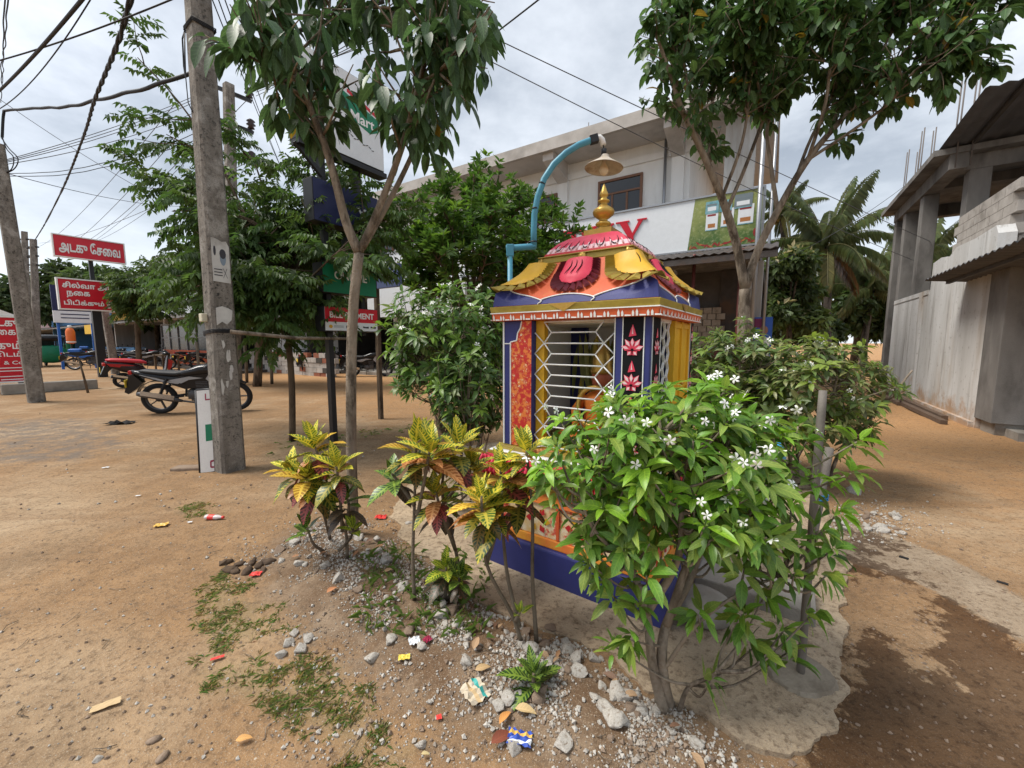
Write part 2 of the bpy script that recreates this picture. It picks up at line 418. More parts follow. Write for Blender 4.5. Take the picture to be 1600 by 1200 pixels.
POLY_GRASS = [gpoly(q) for q in ([(275, 800), (320, 780), (325, 800), (290, 812)], [(310, 920), (350, 895), (430, 960), (440, 985), (380, 1015), (300, 990)],
    [(330, 1030), (420, 1020), (470, 1080), (420, 1110), (300, 1060)], [(430, 1060), (520, 1020), (600, 1130), (560, 1190), (440, 1120)], [(600, 860), (640, 850), (650, 900), (600, 920), (540, 880)],
    [(660, 960), (720, 970), (760, 1010), (680, 1000)], [(560, 1150), (660, 1150), (640, 1210), (520, 1230)], [(840, 640), (430, 690), (440, 720), (410, 710)])]

def band(n0, n1, step, far, g=1.13):
    c = list(np.arange(n0, n1 + 1e-6, step)); s = step
    hi = []; x = c[-1]
    while x < far: s *= g; x += s; hi.append(x)
    s = step; lo = []; x = c[0]
    while x > -far: s *= g; x -= s; lo.append(x)
    return np.array(lo[::-1] + c + hi)
def hnoise(x, y):
    return (noise.noise((x * .9, y * .9, 3)) * .022 + noise.noise((x * 3.1, y * 3.1, 7)) * .010 + noise.noise((x * 9, y * 9, 1)) * .0045 + noise.noise((x * 24, y * 24, 5)) * .002)
gx = band(-5.0, 4.4, .032, 260); gy = band(.5, 6.0, .032, 260)
XX, YY = np.meshgrid(gx, gy)
near = np.exp(-np.maximum(0, np.hypot(XX, YY - 2) - 9) / 5)
strip = sdf(XX, YY, POLY_STRIP)
mound = np.clip(strip / .30, 0, 1); mound = mound * mound * (3 - 2 * mound) * .045
HH = np.array([[hnoise(float(x), float(y)) if abs(x) < 16 and abs(y) < 22 else 0 for x in gx] for y in gy]) * np.clip(near * 1.3, 0, 1)
_b = XX * SA + YY * CA
HH = HH + mound
APRON = gpoly([(610, 800), (640, 858), (700, 898), (770, 955), (850, 990), (905, 1006), (950, 1028), (985, 1065), (1010, 1090), (1060, 1098), (1120, 1130), (1170, 1168), (1230, 1180), (1285, 1165), (1300, 1100), (1316, 1040), (1312, 1000), (1324, 955), (1316, 915), (1330, 885), (1295, 845), (1290, 770), (1250, 720), (1000, 660), (720, 700), (640, 760)])
ap = sdf(XX, YY, APRON)
HH = HH * (1 - .85 * np.clip(ap / .15, 0, 1))
def gz(x, y):
    i = int(np.clip(np.searchsorted(gx, x) - 1, 0, len(gx) - 2)); j = int(np.clip(np.searchsorted(gy, y) - 1, 0, len(gy) - 2))
    tx = (x - gx[i]) / (gx[i + 1] - gx[i]); ty = (y - gy[j]) / (gy[j + 1] - gy[j])
    return float((HH[j, i] * (1 - tx) + HH[j, i + 1] * tx) * (1 - ty) + (HH[j + 1, i] * (1 - tx) + HH[j + 1, i + 1] * tx) * ty)
def on(px, py, dz=0.0):           # ground point of a pixel, lying on the relief
    q = G(px, py); q.z = gz(q.x, q.y) + dz; return q
ny, nx = XX.shape
vs = np.stack([XX, YY, HH], -1).reshape(-1, 3)
idx = np.arange(nx * ny).reshape(ny, nx)
fs = np.stack([idx[:-1, :-1], idx[:-1, 1:], idx[1:, 1:], idx[1:, :-1]], -1).reshape(-1, 4)
me = bpy.data.meshes.new('ground')
me.vertices.add(len(vs)); me.vertices.foreach_set('co', vs.ravel())
me.loops.add(fs.size); me.loops.foreach_set('vertex_index', fs.ravel())
me.polygons.add(len(fs)); me.polygons.foreach_set('loop_start', np.arange(0, fs.size, 4)); 
me.polygons.foreach_set('use_smooth', np.ones(len(fs), bool))
me.update(calc_edges=True)
def soft(s, wdt): return np.clip(.5 + s / (2 * wdt), 0, 1)
damp = np.max([soft(sdf(XX, YY, q), .24) for q in POLY_DAMP], 0)
bandm = soft(sdf(XX, YY, POLY_BAND), .12)
grit = np.max([soft(sdf(XX, YY, q), .35) for q in POLY_GRIT], 0)
grs = np.max([soft(sdf(XX, YY, q), .12) for q in POLY_GRASS], 0)
a = me.attributes.new('zone', 'FLOAT_COLOR', 'POINT')
a.data.foreach_set('color', np.stack([damp, soft(strip, .22), bandm, np.ones_like(damp)], -1).astype(np.float32).ravel())
a = me.attributes.new('zone2', 'FLOAT_COLOR', 'POINT')
a.data.foreach_set('color', np.stack([grit, grs, np.clip((_b - 3) / 10, 0, 1), np.ones_like(damp)], -1).astype(np.float32).ravel())
go = bpy.data.objects.new('ground', me); COL.objects.link(go); tag(go, kind='structure')

def dirt_material(name, is_slab=False):
    m, nt, b, out = nodes_of(name)
    tc = N(nt, 'TexCoord'); vec = tc.outputs['Object']
    nb = noise_(nt, vec, .55, 6, .6); nm = noise_(nt, vec, 4.5, 6, .62); nf = noise_(nt, vec, 42, 5, .6); nvf = noise_(nt, vec, 190, 3, .6)
    if is_slab:
        col = mixc(nt, (.52, .40, .275), (.36, .275, .185), ramp(nt, nm, .38, .68))
        col = mixc(nt, col, (.46, .38, .285), math_(nt, 'MULTIPLY', ramp(nt, nb, .45, .6), .7))
        nd = noise_(nt, vec, 1.7, 7, .62)
        col = mixc(nt, col, (.16, .12, .085), math_(nt, 'MULTIPLY', ramp(nt, nd, .54, .70), .75))
    else:
        col = mixc(nt, (.335, .205, .106), (.22, .130, .066), ramp(nt, nm, .34, .70))
        col = mixc(nt, col, (.46, .345, .225), math_(nt, 'MULTIPLY', ramp(nt, nb, .46, .66), .75))
        mps = N(nt, 'Mapping'); mps.inputs['Rotation'].default_value = (0, 0, R(33)); mps.inputs['Scale'].default_value = (.16, 2.6, 1); nt.links.new(vec, mps.inputs[0])
        ns = noise_(nt, mps.outputs[0], 1.6, 5, .6); col = mixc(nt, col, (.24, .145, .078), math_(nt, 'MULTIPLY', ramp(nt, ns, .50, .64), .6))
        nd = noise_(nt, vec, 1.35, 7, .66)
        col = mixc(nt, col, (.20, .135, .08), math_(nt, 'MULTIPLY', ramp(nt, nd, .53, .70), .7))
        z2 = N(nt, 'Attribute', attribute_name='zone2'); s2 = N(nt, 'SeparateColor'); nt.links.new(z2.outputs['Color'], s2.inputs[0])
        z1 = N(nt, 'Attribute', attribute_name='zone'); s1 = N(nt, 'SeparateColor'); nt.links.new(z1.outputs['Color'], s1.inputs[0])
        jit = math_(nt, 'MULTIPLY', math_(nt, 'SUBTRACT', math_(nt, 'ADD', math_(nt, 'MULTIPLY', nm, .65), math_(nt, 'MULTIPLY', nf, .35)), .5), 1.3)
        col = mixc(nt, col, (.48, .262, .115), math_(nt, 'MULTIPLY', ramp(nt, math_(nt, 'ADD', s2.outputs[2], jit), .1, .5), .75))
        gr = ramp(nt, math_(nt, 'ADD', math_(nt, 'MULTIPLY', s2.outputs[0], .5), math_(nt, 'MULTIPLY', jit, 1.6)), .30, .62)
        gr = math_(nt, 'MULTIPLY', gr, s2.outputs[0])
        col = mixc(nt, col, (.15, .13, .115), math_(nt, 'MULTIPLY', gr, .85))
        st = ramp(nt, math_(nt, 'ADD', s1.outputs[1], math_(nt, 'MULTIPLY', jit, .8)), .35, .8)
        soil = mixc(nt, (.12, .074, .045), (.26, .19, .13), ramp(nt, nm, .42, .66))
        col = mixc(nt, col, soil, math_(nt, 'MULTIPLY', st, .9))
        col = mixc(nt, col, (.27, .215, .115), math_(nt, 'MULTIPLY', ramp(nt, math_(nt, 'ADD', s2.outputs[1], jit), .4, .8), .45))
        bd = ramp(nt, math_(nt, 'ADD', s1.outputs[2], math_(nt, 'MULTIPLY', jit, .9)), .42, .58)
        col = mixc(nt, col, mixc(nt, (.36, .295, .22), (.27, .21, .15), ramp(nt, nm, .38, .65)), math_(nt, 'MULTIPLY', bd, .8))
        n13 = noise_(nt, vec, 13, 7, .7); dm = ramp(nt, math_(nt, 'ADD', s1.outputs[0], math_(nt, 'MULTIPLY', math_(nt, 'SUBTRACT', math_(nt, 'ADD', math_(nt, 'MULTIPLY', nm, .5), math_(nt, 'MULTIPLY', n13, .5)), .5), 2.0)), .46, .54)
    # grains and small pebbles
    nx_ = noise_(nt, vec, 420, 2, .6); n12 = noise_(nt, vec, 14, 6, .7)
    col = mixc(nt, col, (.13, .085, .052), math_(nt, 'MULTIPLY', ramp(nt, n12, .53, .66), .55))
    col = mixc(nt, col, (.11, .072, .045), math_(nt, 'MULTIPLY', ramp(nt, nf, .52, .66), .6))
    col = mixc(nt, col, (.52, .41, .29), math_(nt, 'MULTIPLY', ramp(nt, nvf, .56, .68), .5))
    col = mixc(nt, col, (.10, .07, .045), math_(nt, 'MULTIPLY', ramp(nt, nx_, .55, .7), .5))
    hgt = math_(nt, 'ADD', math_(nt, 'MULTIPLY', nf, .6), math_(nt, 'MULTIPLY', nvf, .25))
    for sc_, thr, dens in ((34, .15, .86), (85, .2, .74), (170, .24, .66)):
        vo = N(nt, 'TexVoronoi'); vo.inputs['Scale'].default_value = sc_; nt.links.new(vec, vo.inputs['Vector'])
        sv = N(nt, 'SeparateColor'); nt.links.new(vo.outputs['Color'], sv.inputs[0])
        keep = math_(nt, 'MULTIPLY', math_(nt, 'LESS_THAN', vo.outputs['Distance'], thr), math_(nt, 'GREATER_THAN', sv.outputs[0], dens))
        pc = mixc(nt, (.15, .125, .10), (.52, .46, .38), sv.outputs[1])
        col = mixc(nt, col, pc, math_(nt, 'MULTIPLY', keep, .8))
        hgt = math_(nt, 'ADD', hgt, math_(nt, 'MULTIPLY', keep, .3))
    if not is_slab: col = mixc(nt, col, (.40, .355, .335), dm, 'MULTIPLY')
    nt.links.new(col, b.inputs['Base Color'])
    b.inputs['Roughness'].default_value = .95; b.inputs['Specular IOR Level'].default_value = .12
    bump_(nt, b, hgt, .95, .014)
    return m
me.materials.append(dirt_material('dirt'))

# concrete apron round the shrine: broken outline, a few cm proud
rr = random.Random(3)
outl = []
for i in range(len(APRON)):
    a_, b_ = V(APRON[i]), V(APRON[(i + 1) % len(APRON)]); n_ = max(2, int((b_ - a_).length / .016))
    for k in range(n_):
        q = a_.lerp(b_, k / n_)
        q += V((noise.noise((q.x * 7, q.y * 7, 2)), noise.noise((q.x * 7, q.y * 7, 9)))) * .06 + V((noise.noise((q.x * 24, q.y * 24, 2)), noise.noise((q.x * 24, q.y * 24, 9)))) * .013 + V((noise.noise((q.x * 70, q.y * 70, 2)), noise.noise((q.x * 70, q.y * 70, 9)))) * .007
        outl.append(q)
no = len(outl); inner = []
oa = np.array([[q.x, q.y] for q in outl])
ix, iy = np.meshgrid(np.arange(oa[:, 0].min(), oa[:, 0].max(), .06), np.arange(oa[:, 1].min(), oa[:, 1].max(), .06))
ii = sdf(ix, iy, oa) > .03
pts = outl + [V((float(x) + rr.uniform(-.02, .02), float(y) + rr.uniform(-.02, .02))) for x, y in zip(ix[ii], iy[ii])]
cv, ce, cf, *_ = delaunay_2d_cdt(pts, [(i, (i + 1) % no) for i in range(no)], [list(range(no))], 1, 1e-5)
mb = MB(); mb.smooth = True
def az(x, y): return .013 + noise.noise((x * 1.5, y * 1.5, 0)) * .006 + noise.noise((x * 6, y * 6, 0)) * .003
for q in cv: mb.p((q.x, q.y, az(q.x, q.y)))
for f_ in cf: mb.face(list(f_))
mb.smooth = False
bot = {}
ed = {}
for f_ in cf:
    for k in range(len(f_)):
        e = (f_[k], f_[(k + 1) % len(f_)]); ed[e] = 1
for (i, j) in list(ed):
    if (j, i) not in ed:
        q = [cv[i], cv[j]]
        k0 = mb.p((q[0].x, q[0].y, az(q[0].x, q[0].y))); k1 = mb.p((q[1].x, q[1].y, az(q[1].x, q[1].y)))
        k2 = mb.p((q[1].x, q[1].y, -.06)); k3 = mb.p((q[0].x, q[0].y, -.06)); mb.face((k3, k2, k1, k0))
tag(mb.build('concrete_pavement', dirt_material('worn_concrete', True)), kind='structure')
def onap(px, py):
    q = G(px, py, .028); q.z = az(q.x, q.y); return q
# ------------------------------------------------------------------ the painted wayside shrine
M['s_blue'] = stain_mat('navy_paint', (.035, .042, .19), (.027, .032, .145), (.14, .145, .22), 7, .55, .06, .6, dirt_lo=.62, dirt_hi=.9)
M['s_red'] = flat_mat('red_paint', (.55, .03, .035), .5)
M['s_orange'] = stain_mat('orange_paint', (.72, .135, .04), (.62, .10, .035), (.70, .33, .05), 9, .55, .05, .6, dirt_lo=.6, dirt_hi=.85)
M['s_olive'] = stain_mat('olive_gold_paint', (.37, .27, .04), (.27, .19, .03), (.48, .37, .07), 10, .5, .08, .8, (1, 1, 3))
M['s_yellow'] = stain_mat('mustard_paint', (.70, .40, .022), (.60, .33, .02), (.40, .22, .02), 8, .5, .05, .6, dirt_lo=.66, dirt_hi=.9)
M['s_pink'] = stain_mat('pink_paint', (.74, .055, .11), (.66, .04, .08), (.80, .28, .33), 12, .5, .05, .6, dirt_lo=.6, dirt_hi=.9)
M['s_palepink'] = stain_mat('pale_pink_paint', (.86, .66, .68), (.80, .36, .42), None, 14, .5, .04, .9)
M['s_maroon'] = stain_mat('maroon_paint', (.16, .018, .03), (.11, .014, .022), (.3, .06, .08), 16, .5, .08, .8, dirt_lo=.62, dirt_hi=.8)
M['s_gold'] = stain_mat('gold_paint', (.56, .36, .085), (.42, .25, .05), (.25, .14, .03), 12, .36, .08, .8, metal=.55, dirt_lo=.62, dirt_hi=.85)
M['s_black'] = flat_mat('black_paint', (.010, .010, .012), .7, 0, .15)
M['s_white'] = flat_mat('white_gloss', (.82, .82, .80), .45)
M['s_cream'] = stain_mat('cream_panel', (.78, .70, .52), (.70, .42, .10), (.62, .09, .05), 16, .55, .04, .9, dirt_lo=.55, dirt_hi=.6)
M['s_grad'] = stain_mat('orange_wash', (.70, .30, .03), (.68, .12, .035), None, 6, .55, .04, .9)
def pattern_mat():
    m, nt, b, out = nodes_of('red_floral_cloth')
    tc = N(nt, 'TexCoord'); vec = tc.outputs['Object']
    vo = N(nt, 'TexVoronoi'); vo.inputs['Scale'].default_value = 30; nt.links.new(vec, vo.inputs['Vector'])
    n1 = noise_(nt, vec, 75, 4, .7); n2 = noise_(nt, vec, 38, 3)
    col = mixc(nt, (.58, .022, .02), (.80, .22, .04), ramp(nt, n2, .46, .6))
    col = mixc(nt, col, (.82, .52, .22), math_(nt, 'MULTIPLY', ramp(nt, n1, .5, .58), ramp(nt, vo.outputs['Distance'], .55, .2)))
    col = mixc(nt, col, (.88, .82, .72), math_(nt, 'MULTIPLY', ramp(nt, n1, .58, .64), ramp(nt, vo.outputs['Distance'], .45, .15)))
    nt.links.new(col, b.inputs['Base Color']); b.inputs['Roughness'].default_value = .6; bump_(nt, b, n1, .1, .004)
    return m
M['s_floral'] = pattern_mat()

SH = thing('shrine', 'small painted wayside shrine with tiered roof, gold finial and white grille', 'shrine', (.587, 2.668, 0.0), -.617)
def ring_box(mb, h0, h1, z0, z1, cx=0, cy=0):
    """square frustum"""
    q = [V((sx * h + cx, sy * h + cy, z)) for h, z in ((h0, z0), (h1, z1)) for sx, sy in ((-1, -1), (1, -1), (1, 1), (-1, 1))]
    i = [mb.p(k) for k in q]
    for a in ((0, 3, 2, 1), (4, 5, 6, 7), (0, 1, 5, 4), (1, 2, 6, 5), (2, 3, 7, 6), (3, 0, 4, 7)): mb.face([i[k] for k in a])
mb = MB(); mb.box(-.53, .63, -.60, .60, -.03, .212); mb.build('plinth', M['s_blue'], SH, .012)
mb = MB(); ring_box(mb, .575, .565, .2125, .262); mb.m = 1; ring_box(mb, .555, .545, .262, .46); mb.m = 0; ring_box(mb, .56, .535, .46, .535)
mb.m = 2; ring_box(mb, .56, .575, .535, .575)
base_p = mb.build('dado', [M['s_grad'], M['s_cream'], M['s_olive']], SH, .006)
# painted frames and flowers on the cream dado
mb = MB()
for rz in range(4):
    Rm = Matrix.Rotation(rz * math.pi / 2, 4, 'Z')
    for k in range(4):
        cxp = -.40 + k * .265
        for j in range(6):
            a = j * math.pi / 3
            q = [V((cxp + math.cos(a) * .02 + math.cos(a + t) * r_, -.5575, .36 + math.sin(a) * .02 + math.sin(a + t) * r_)) for t, r_ in ((0, .012), (.5, .045), (0, .065), (-.5, .045))]
            mb.m = 0 if j % 2 else 1
            mb.poly([Rm @ V((x.x, -.5575, x.z)) for x in q])
    mb.m = 2
    for k in range(5):
        x0 = -.54 + k * .265
        mb.box(x0, x0 + .018, -.5605, -.548, .266, .457, Rm)
mb.build('painted_flower', [M['s_red'], M['s_yellow'], M['s_orange']], base_p)
mb = MB(); ring_box(mb, .545, .575, .575, .60); ring_box(mb, .575, .545, .60, .70)
lm = mb.build('lotus_moulding', M['s_pink'], SH)
mb = MB()
for rz in range(4):
    Rm = Matrix.Rotation(rz * math.pi / 2, 4, 'Z')
    for k in range(36):
        x = -.57 + k * .0326
        mb.m = 0 if k % 6 else 1
        mb.tube([Rm @ V((x, -.578, .582)), Rm @ V((x, -.586, .61)), Rm @ V((x, -.572, .65)), Rm @ V((x, -.545, .696))], [.008, .0135, .013, .008], 6)
mb.build('flute', [M['s_pink'], M['s_red']], lm)
mb = MB(); ring_box(mb, .535, .535, .70, .722); mb.m = 1; ring_box(mb, .53, .52, .722, .732); mb.m = 0; ring_box(mb, .50, .49, .732, .757)
mb.build('ledge', [M['s_olive'], M['s_white']], SH, .003)
# ---- columns with their painted panels
Z0, Z1 = .757, 1.5445
def flower_motif(mb, o, ux, n, sc=1.0):
    """pink flower with a bud above, flat on a panel; ux = direction across, n = outward"""
    uz = V((0, 0, 1)); o = o + n * .003
    for a, L in ((-1.25, .05), (-.62, .055), (0, .05), (.62, .055), (1.25, .05), (2.4, .03), (-2.4, .03)):
        d = ux * math.sin(a) + uz * math.cos(a); s_ = ux * math.cos(a) - uz * math.sin(a)
        L *= sc
        mb.m = 0; mb.poly([o + d * .006, o + d * L * .55 + s_ * .013 * sc, o + d * L, o + d * L * .55 - s_ * .013 * sc])
        mb.m = 1; oo = o + n * .0012; mb.poly([oo + d * L * .3, oo + d * L * .6 + s_ * .008, oo + d * L * .98, oo + d * L * .6 - s_ * .008])
    mb.m = 0; mb.poly([o + uz * .055 * sc - ux * .016 * sc, o + uz * .06 * sc + ux * .016 * sc, o + uz * .082 * sc + ux * .009 * sc, o + uz * .105 * sc, o + uz * .082 * sc - ux * .009 * sc])
    mb.m = 1; oo = o + n * .0012; mb.poly([oo + uz * .066 * sc - ux * .004, oo + uz * .066 * sc + ux * .004, oo + uz * .098 * sc])
def column(x0, x1, y0, y1):
    mb = MB(); mb.box(x0, x1, y0, y1, Z0, Z1); return mb.build('column', M['s_blue'], SH, .003)
cl = column(-.46, -.245, -.46, -.36)
mb = MB()
zz = [( -.40, Z0 + .004), (-.248, Z0 + .004), (-.248, 1.542), (-.315, 1.542), (-.325, 1.50), (-.345, 1.47), (-.352, 1.425), (-.40, 1.415)]
mb.prism(zz, (1, 0, 0), (0, 0, 1), (0, -.4605, 0), .004)
mb.build('floral_panel', M['s_floral'], cl)
mb = MB()
ln = [(-.40, Z0 + .004), (-.40, 1.415), (-.352, 1.425), (-.345, 1.47), (-.325, 1.50), (-.315, 1.542)]
for a, b in zip(ln, ln[1:]): mb.beam((a[0], -.4655, a[1]), (b[0], -.4655, b[1]), .007, .009, V((0, 1, 0)))
mb.beam((-.457, -.4625, 1.405), (-.405, -.4625, 1.405), .006, .005, V((0, 1, 0)))
mb.beam((-.4555, -.4625, Z0 + .003), (-.4555, -.4625, 1.54), .010, .006, V((0, 1, 0)))
mb.build('white_outline', M['s_white'], cl)
cr = column(.27, .46, -.46, -.27)
mb = MB(); mb.box(.318, .425, -.4625, -.455, Z0 + .002, Z1 - .002); mb.box(.455, .4625, -.425, -.29, Z0 + .002, Z1 - .002)
mb.build('black_panel', M['s_black'], cr)
mb = MB()
for k in range(4):
    z = .82 + k * .185
    for q_ in ((V((.3715, -.463, z)), V((1, 0, 0)), V((0, -1, 0)), 1.25), (V((.463, -.357, z)), V((0, 1, 0)), V((1, 0, 0)), 1.1)):
        mb = MB(); flower_motif(mb, *q_); mb.build('painted_flower', [M['s_pink'], M['s_palepink']], cr)
mb = MB()
for x in (.273, .316, .427): mb.box(x, x + .005, -.4645, -.458, Z0, Z1 - .001)
for y in (-.432, -.286): mb.box(.458, .4645, y, y + .005, Z0, Z1 - .001)
mb.build('white_outline', M['s_white'], cr)
cb2 = column(.27, .46, .43, .52)
mb = MB(); mb.box(.455, .4635, .45, .512, Z0 + .002, Z1 - .002); mb.build('black_panel', M['s_black'], cb2)
mb = MB()
for k in range(5):
    mb = MB(); flower_motif(mb, V((.464, .482, .80 + k * .16)), V((0, 1, 0)), V((1, 0, 0)), .85); mb.build('painted_flower', [M['s_pink'], M['s_palepink']], cb2)
mb = MB(); mb.box(.458, .465, .443, .448, Z0, Z1); mb.build('white_outline', M['s_white'], cb2)
column(-.46, -.27, .36, .46)
mb = MB(); mb.box(-.45, -.40, -.358, .358, Z0, Z1); mb.box(-.268, .268, .40, .45, Z0, Z1); mb.build('wall', M['white_wall'], SH)
mb = MB(); mb.box(-.44, .44, -.34, .40, Z1 - .02, Z1 + .001); mb.build('ceiling', M['s_white'], SH)
# yellow door on the side and its frame
mb = MB(); mb.box(.425, .452, .02, .428, Z0, Z1 - .002); dp = mb.build('door', M['s_yellow'], SH, .003)
mb = MB()
for y0, y1 in ((.02, .05), (.20, .235), (.40, .43)): mb.box(.452, .464, y0, y1, Z0, Z1 - .003)
for z in (Z0, 1.12, 1.50): mb.box(.4515, .462, .05, .40, z, z + .03)
mb.build('door_frame', M['s_yellow'], dp)
mb = MB(); mb.lathe([(.004, 0), (.010, .004), (.010, .012), (.004, .018)], 8, Matrix.Translation((.464, .217, 1.15)) @ Matrix.Rotation(math.pi / 2, 4, 'Y')); mb.build('handle', M['s_gold'], dp)
# window reveals in mustard, grilles of white bars
mb = MB(); mb.box(-.245, -.185, -.415, -.37, Z0, Z1); mb.box(-.185, .268, -.415, -.37, Z0, Z0 + .03)
mb.build('window_frame', M['s_yellow'], SH, .002)
mb = MB(); yg = -.43; nrow = 12; dz = (Z1 - Z0 - .03) / nrow
def bar(a, b, r_=.0042): mb.tube([a, b], r_, 6)
for side in (-1, 1):
    e = -.243 if side < 0 else .268
    xa, xb = e - side * .066, e - side * .115
    for i in range(nrow + 1):
        z = Z0 + .02 + i * dz
        x = xa if i % 2 == 0 else xb
        x2 = xb if i % 2 == 0 else xa
        if i < nrow: bar((x, yg, z), (x2, yg, z + dz))
        if i % 2 == 0 and i + 1 <= nrow:
            bar((x, yg, z), (e, yg, min(z + dz, Z1))); bar((x, yg, z), (e, yg, max(z - dz, Z0)))
for i in range(nrow + 1):
    z = Z0 + .02 + i * dz
    k = .066 if i % 2 == 0 else .115
    bar((-.243 + k, yg, z), (.268 - k, yg, z), .005)
mb.build('grille', M['s_white'], SH)
mb = MB(); xg = .44
for c in range(4):
    y = -.265 + c * .09
    for i in range(9):
        z = Z0 + .05 + i * .09 + (.045 if c % 2 else 0)
        hx = [(y + .058 * math.cos(t), z + .052 * math.sin(t)) for t in [k * math.pi / 3 for k in range(7)]]
        for a, b in zip(hx, hx[1:]):
            if -.272 <= min(a[0], b[0]) and max(a[0], b[0]) <= .03 and max(a[1], b[1]) < Z1 and min(a[1], b[1]) > Z0: mb.beam((xg, a[0], a[1]), (xg, b[0], b[1]), .010, .012, V((1, 0, 0)))
mb.build('side_grille', M['s_white'], SH)
# ---- cornice
mb = MB(); ring_box(mb, .508, .513, 1.545, 1.588); cor = mb.build('cornice', M['s_orange'], SH, .002)
mb = MB(); ring_box(mb, .519, .519, 1.588, 1.594); 
for rz in range(4):
    Rm = Matrix.Rotation(rz * math.pi / 2, 4, 'Z')
    x = -.50; k = 0
    while x < .49:
        h_ = .030 if k % 3 else .036
        pts = [(x, 0), (x + .012, 0), (x + .012, h_ * .6), (x + .006, h_), (x, h_ * .6)]
        mb.poly([Rm @ V((a, -.5125 - z_ * .11, 1.547 + z_)) for a, z_ in pts])
        if k % 2 == 0: mb.poly([Rm @ V((a, -.5127, 1.547 + z_)) for a, z_ in ((x + .018, 0), (x + .05, 0), (x + .05, .006), (x + .018, .008))])
        x += .055 if k % 2 == 0 else .02; k += 1
mb.build('white_dab', M['s_white'], cor)
mb = MB(); ring_box(mb, .516, .522, 1.594, 1.630); mb.build('cornice_edge', M['s_olive'], cor, .003)
mb = MB()
for rz in range(4):
    Rm = Matrix.Rotation(rz * math.pi / 2, 4, 'Z')
    mb.poly([Rm @ V(q) for q in ((-.10, -.5245, 1.632), (.0, -.5215, 1.585), (.08, -.5245, 1.632))])
mb.build('gold_patch', M['s_gold'], cor)
# ---- concave roof with its petals
PROF = [(.503, 1.6305), (.487, 1.665), (.45, 1.71), (.40, 1.765), (.355, 1.825), (.318, 1.895)]
def half_at(z):
    for (h0, z0), (h1, z1) in zip(PROF, PROF[1:]):
        if z <= z1: return h0 + (h1 - h0) * (z - z0) / (z1 - z0)
    return PROF[-1][0]
def rpos(q, z, off=0.0):
    """q runs round the roof: -1..1 front, 1..3 right, 3..5 back, 5..7 left"""
    side = math.floor((q + 1) / 2); s_ = q - 2 * side
    h = half_at(z)
    cw = max(0, (abs(s_) - .6) / .4)
    p_ = V((s_ * h, -h, z)); nrm = V((.7071 * cw * (1 if s_ > 0 else -1), -1 + .29 * cw, .55)).normalized()
    lift = .055 * cw ** 3 * max(0, 1 - (z - 1.66) / .1) if z > 1.64 else 0
    p_ = p_ + nrm * off + V((0, 0, lift))
    return Matrix.Rotation(side * math.pi / 2, 3, 'Z') @ p_
mb = MB()
nq, nz = 96, 14
g_ = [[mb.p(rpos(-1 + 8 * i / nq, 1.6305 + (1.895 - 1.6305) * j / nz)) for j in range(nz + 1)] for i in range(nq)]
for i in range(nq):
    for j in range(nz):
        a = g_[i]; b = g_[(i + 1) % nq]; mb.face((a[j], b[j], b[j + 1], a[j + 1]))
mb.face([g_[i][nz] for i in range(nq)])
roof = mb.build('roof', M['s_orange'], SH)
def ztop(q):
    s_ = (q + 1) % 2 - 1
    return 1.652 + .028 * abs(math.sin(s_ * math.pi * 1.5 + math.pi / 2)) ** .8 + .075 * abs(s_) ** 4
mb = MB(); nq = 240
rows = [[mb.p(rpos(-1 + 8 * i / nq, 1.631 + (ztop(-1 + 8 * i / nq) - 1.631) * j / 4, .006)) for j in range(5)] for i in range(nq)]
for i in range(nq):
    a, b = rows[i], rows[(i + 1) % nq]
    for j in range(4): mb.face((a[j], b[j], b[j + 1], a[j + 1]))
bb = mb.build('scalloped_band', M['s_blue'], roof)
mb = MB(); mb.tube([rpos(-1 + 8 * i / nq, ztop(-1 + 8 * i / nq), .009) for i in range(nq + 1)], .0042, 6)
for s0 in range(4):
    for qo in (-.33, .33):
        q0 = s0 * 2 + qo
        mb.tube([rpos(q0 + .02 * math.sin(k * 1.3), ztop(q0) - k * .007, .010) for k in range(5)], [.0042, .004, .004, .003, .002], 6)
mb.build('white_outline', M['s_white'], bb)
def ushape(t, w_, zb, zt):
    """outline of a hanging petal, t 0..1 from top left round the bottom to top right"""
    H_ = zt - zb
    if t < .25: return -w_, zt - H_ * .45 * t / .25
    if t > .75: return w_, zt - H_ * .45 * (1 - t) / .25
    a = (t - .25) / .5 * math.pi
    return -w_ * math.cos(a), zt - H_ * .45 - H_ * .55 * math.sin(a)
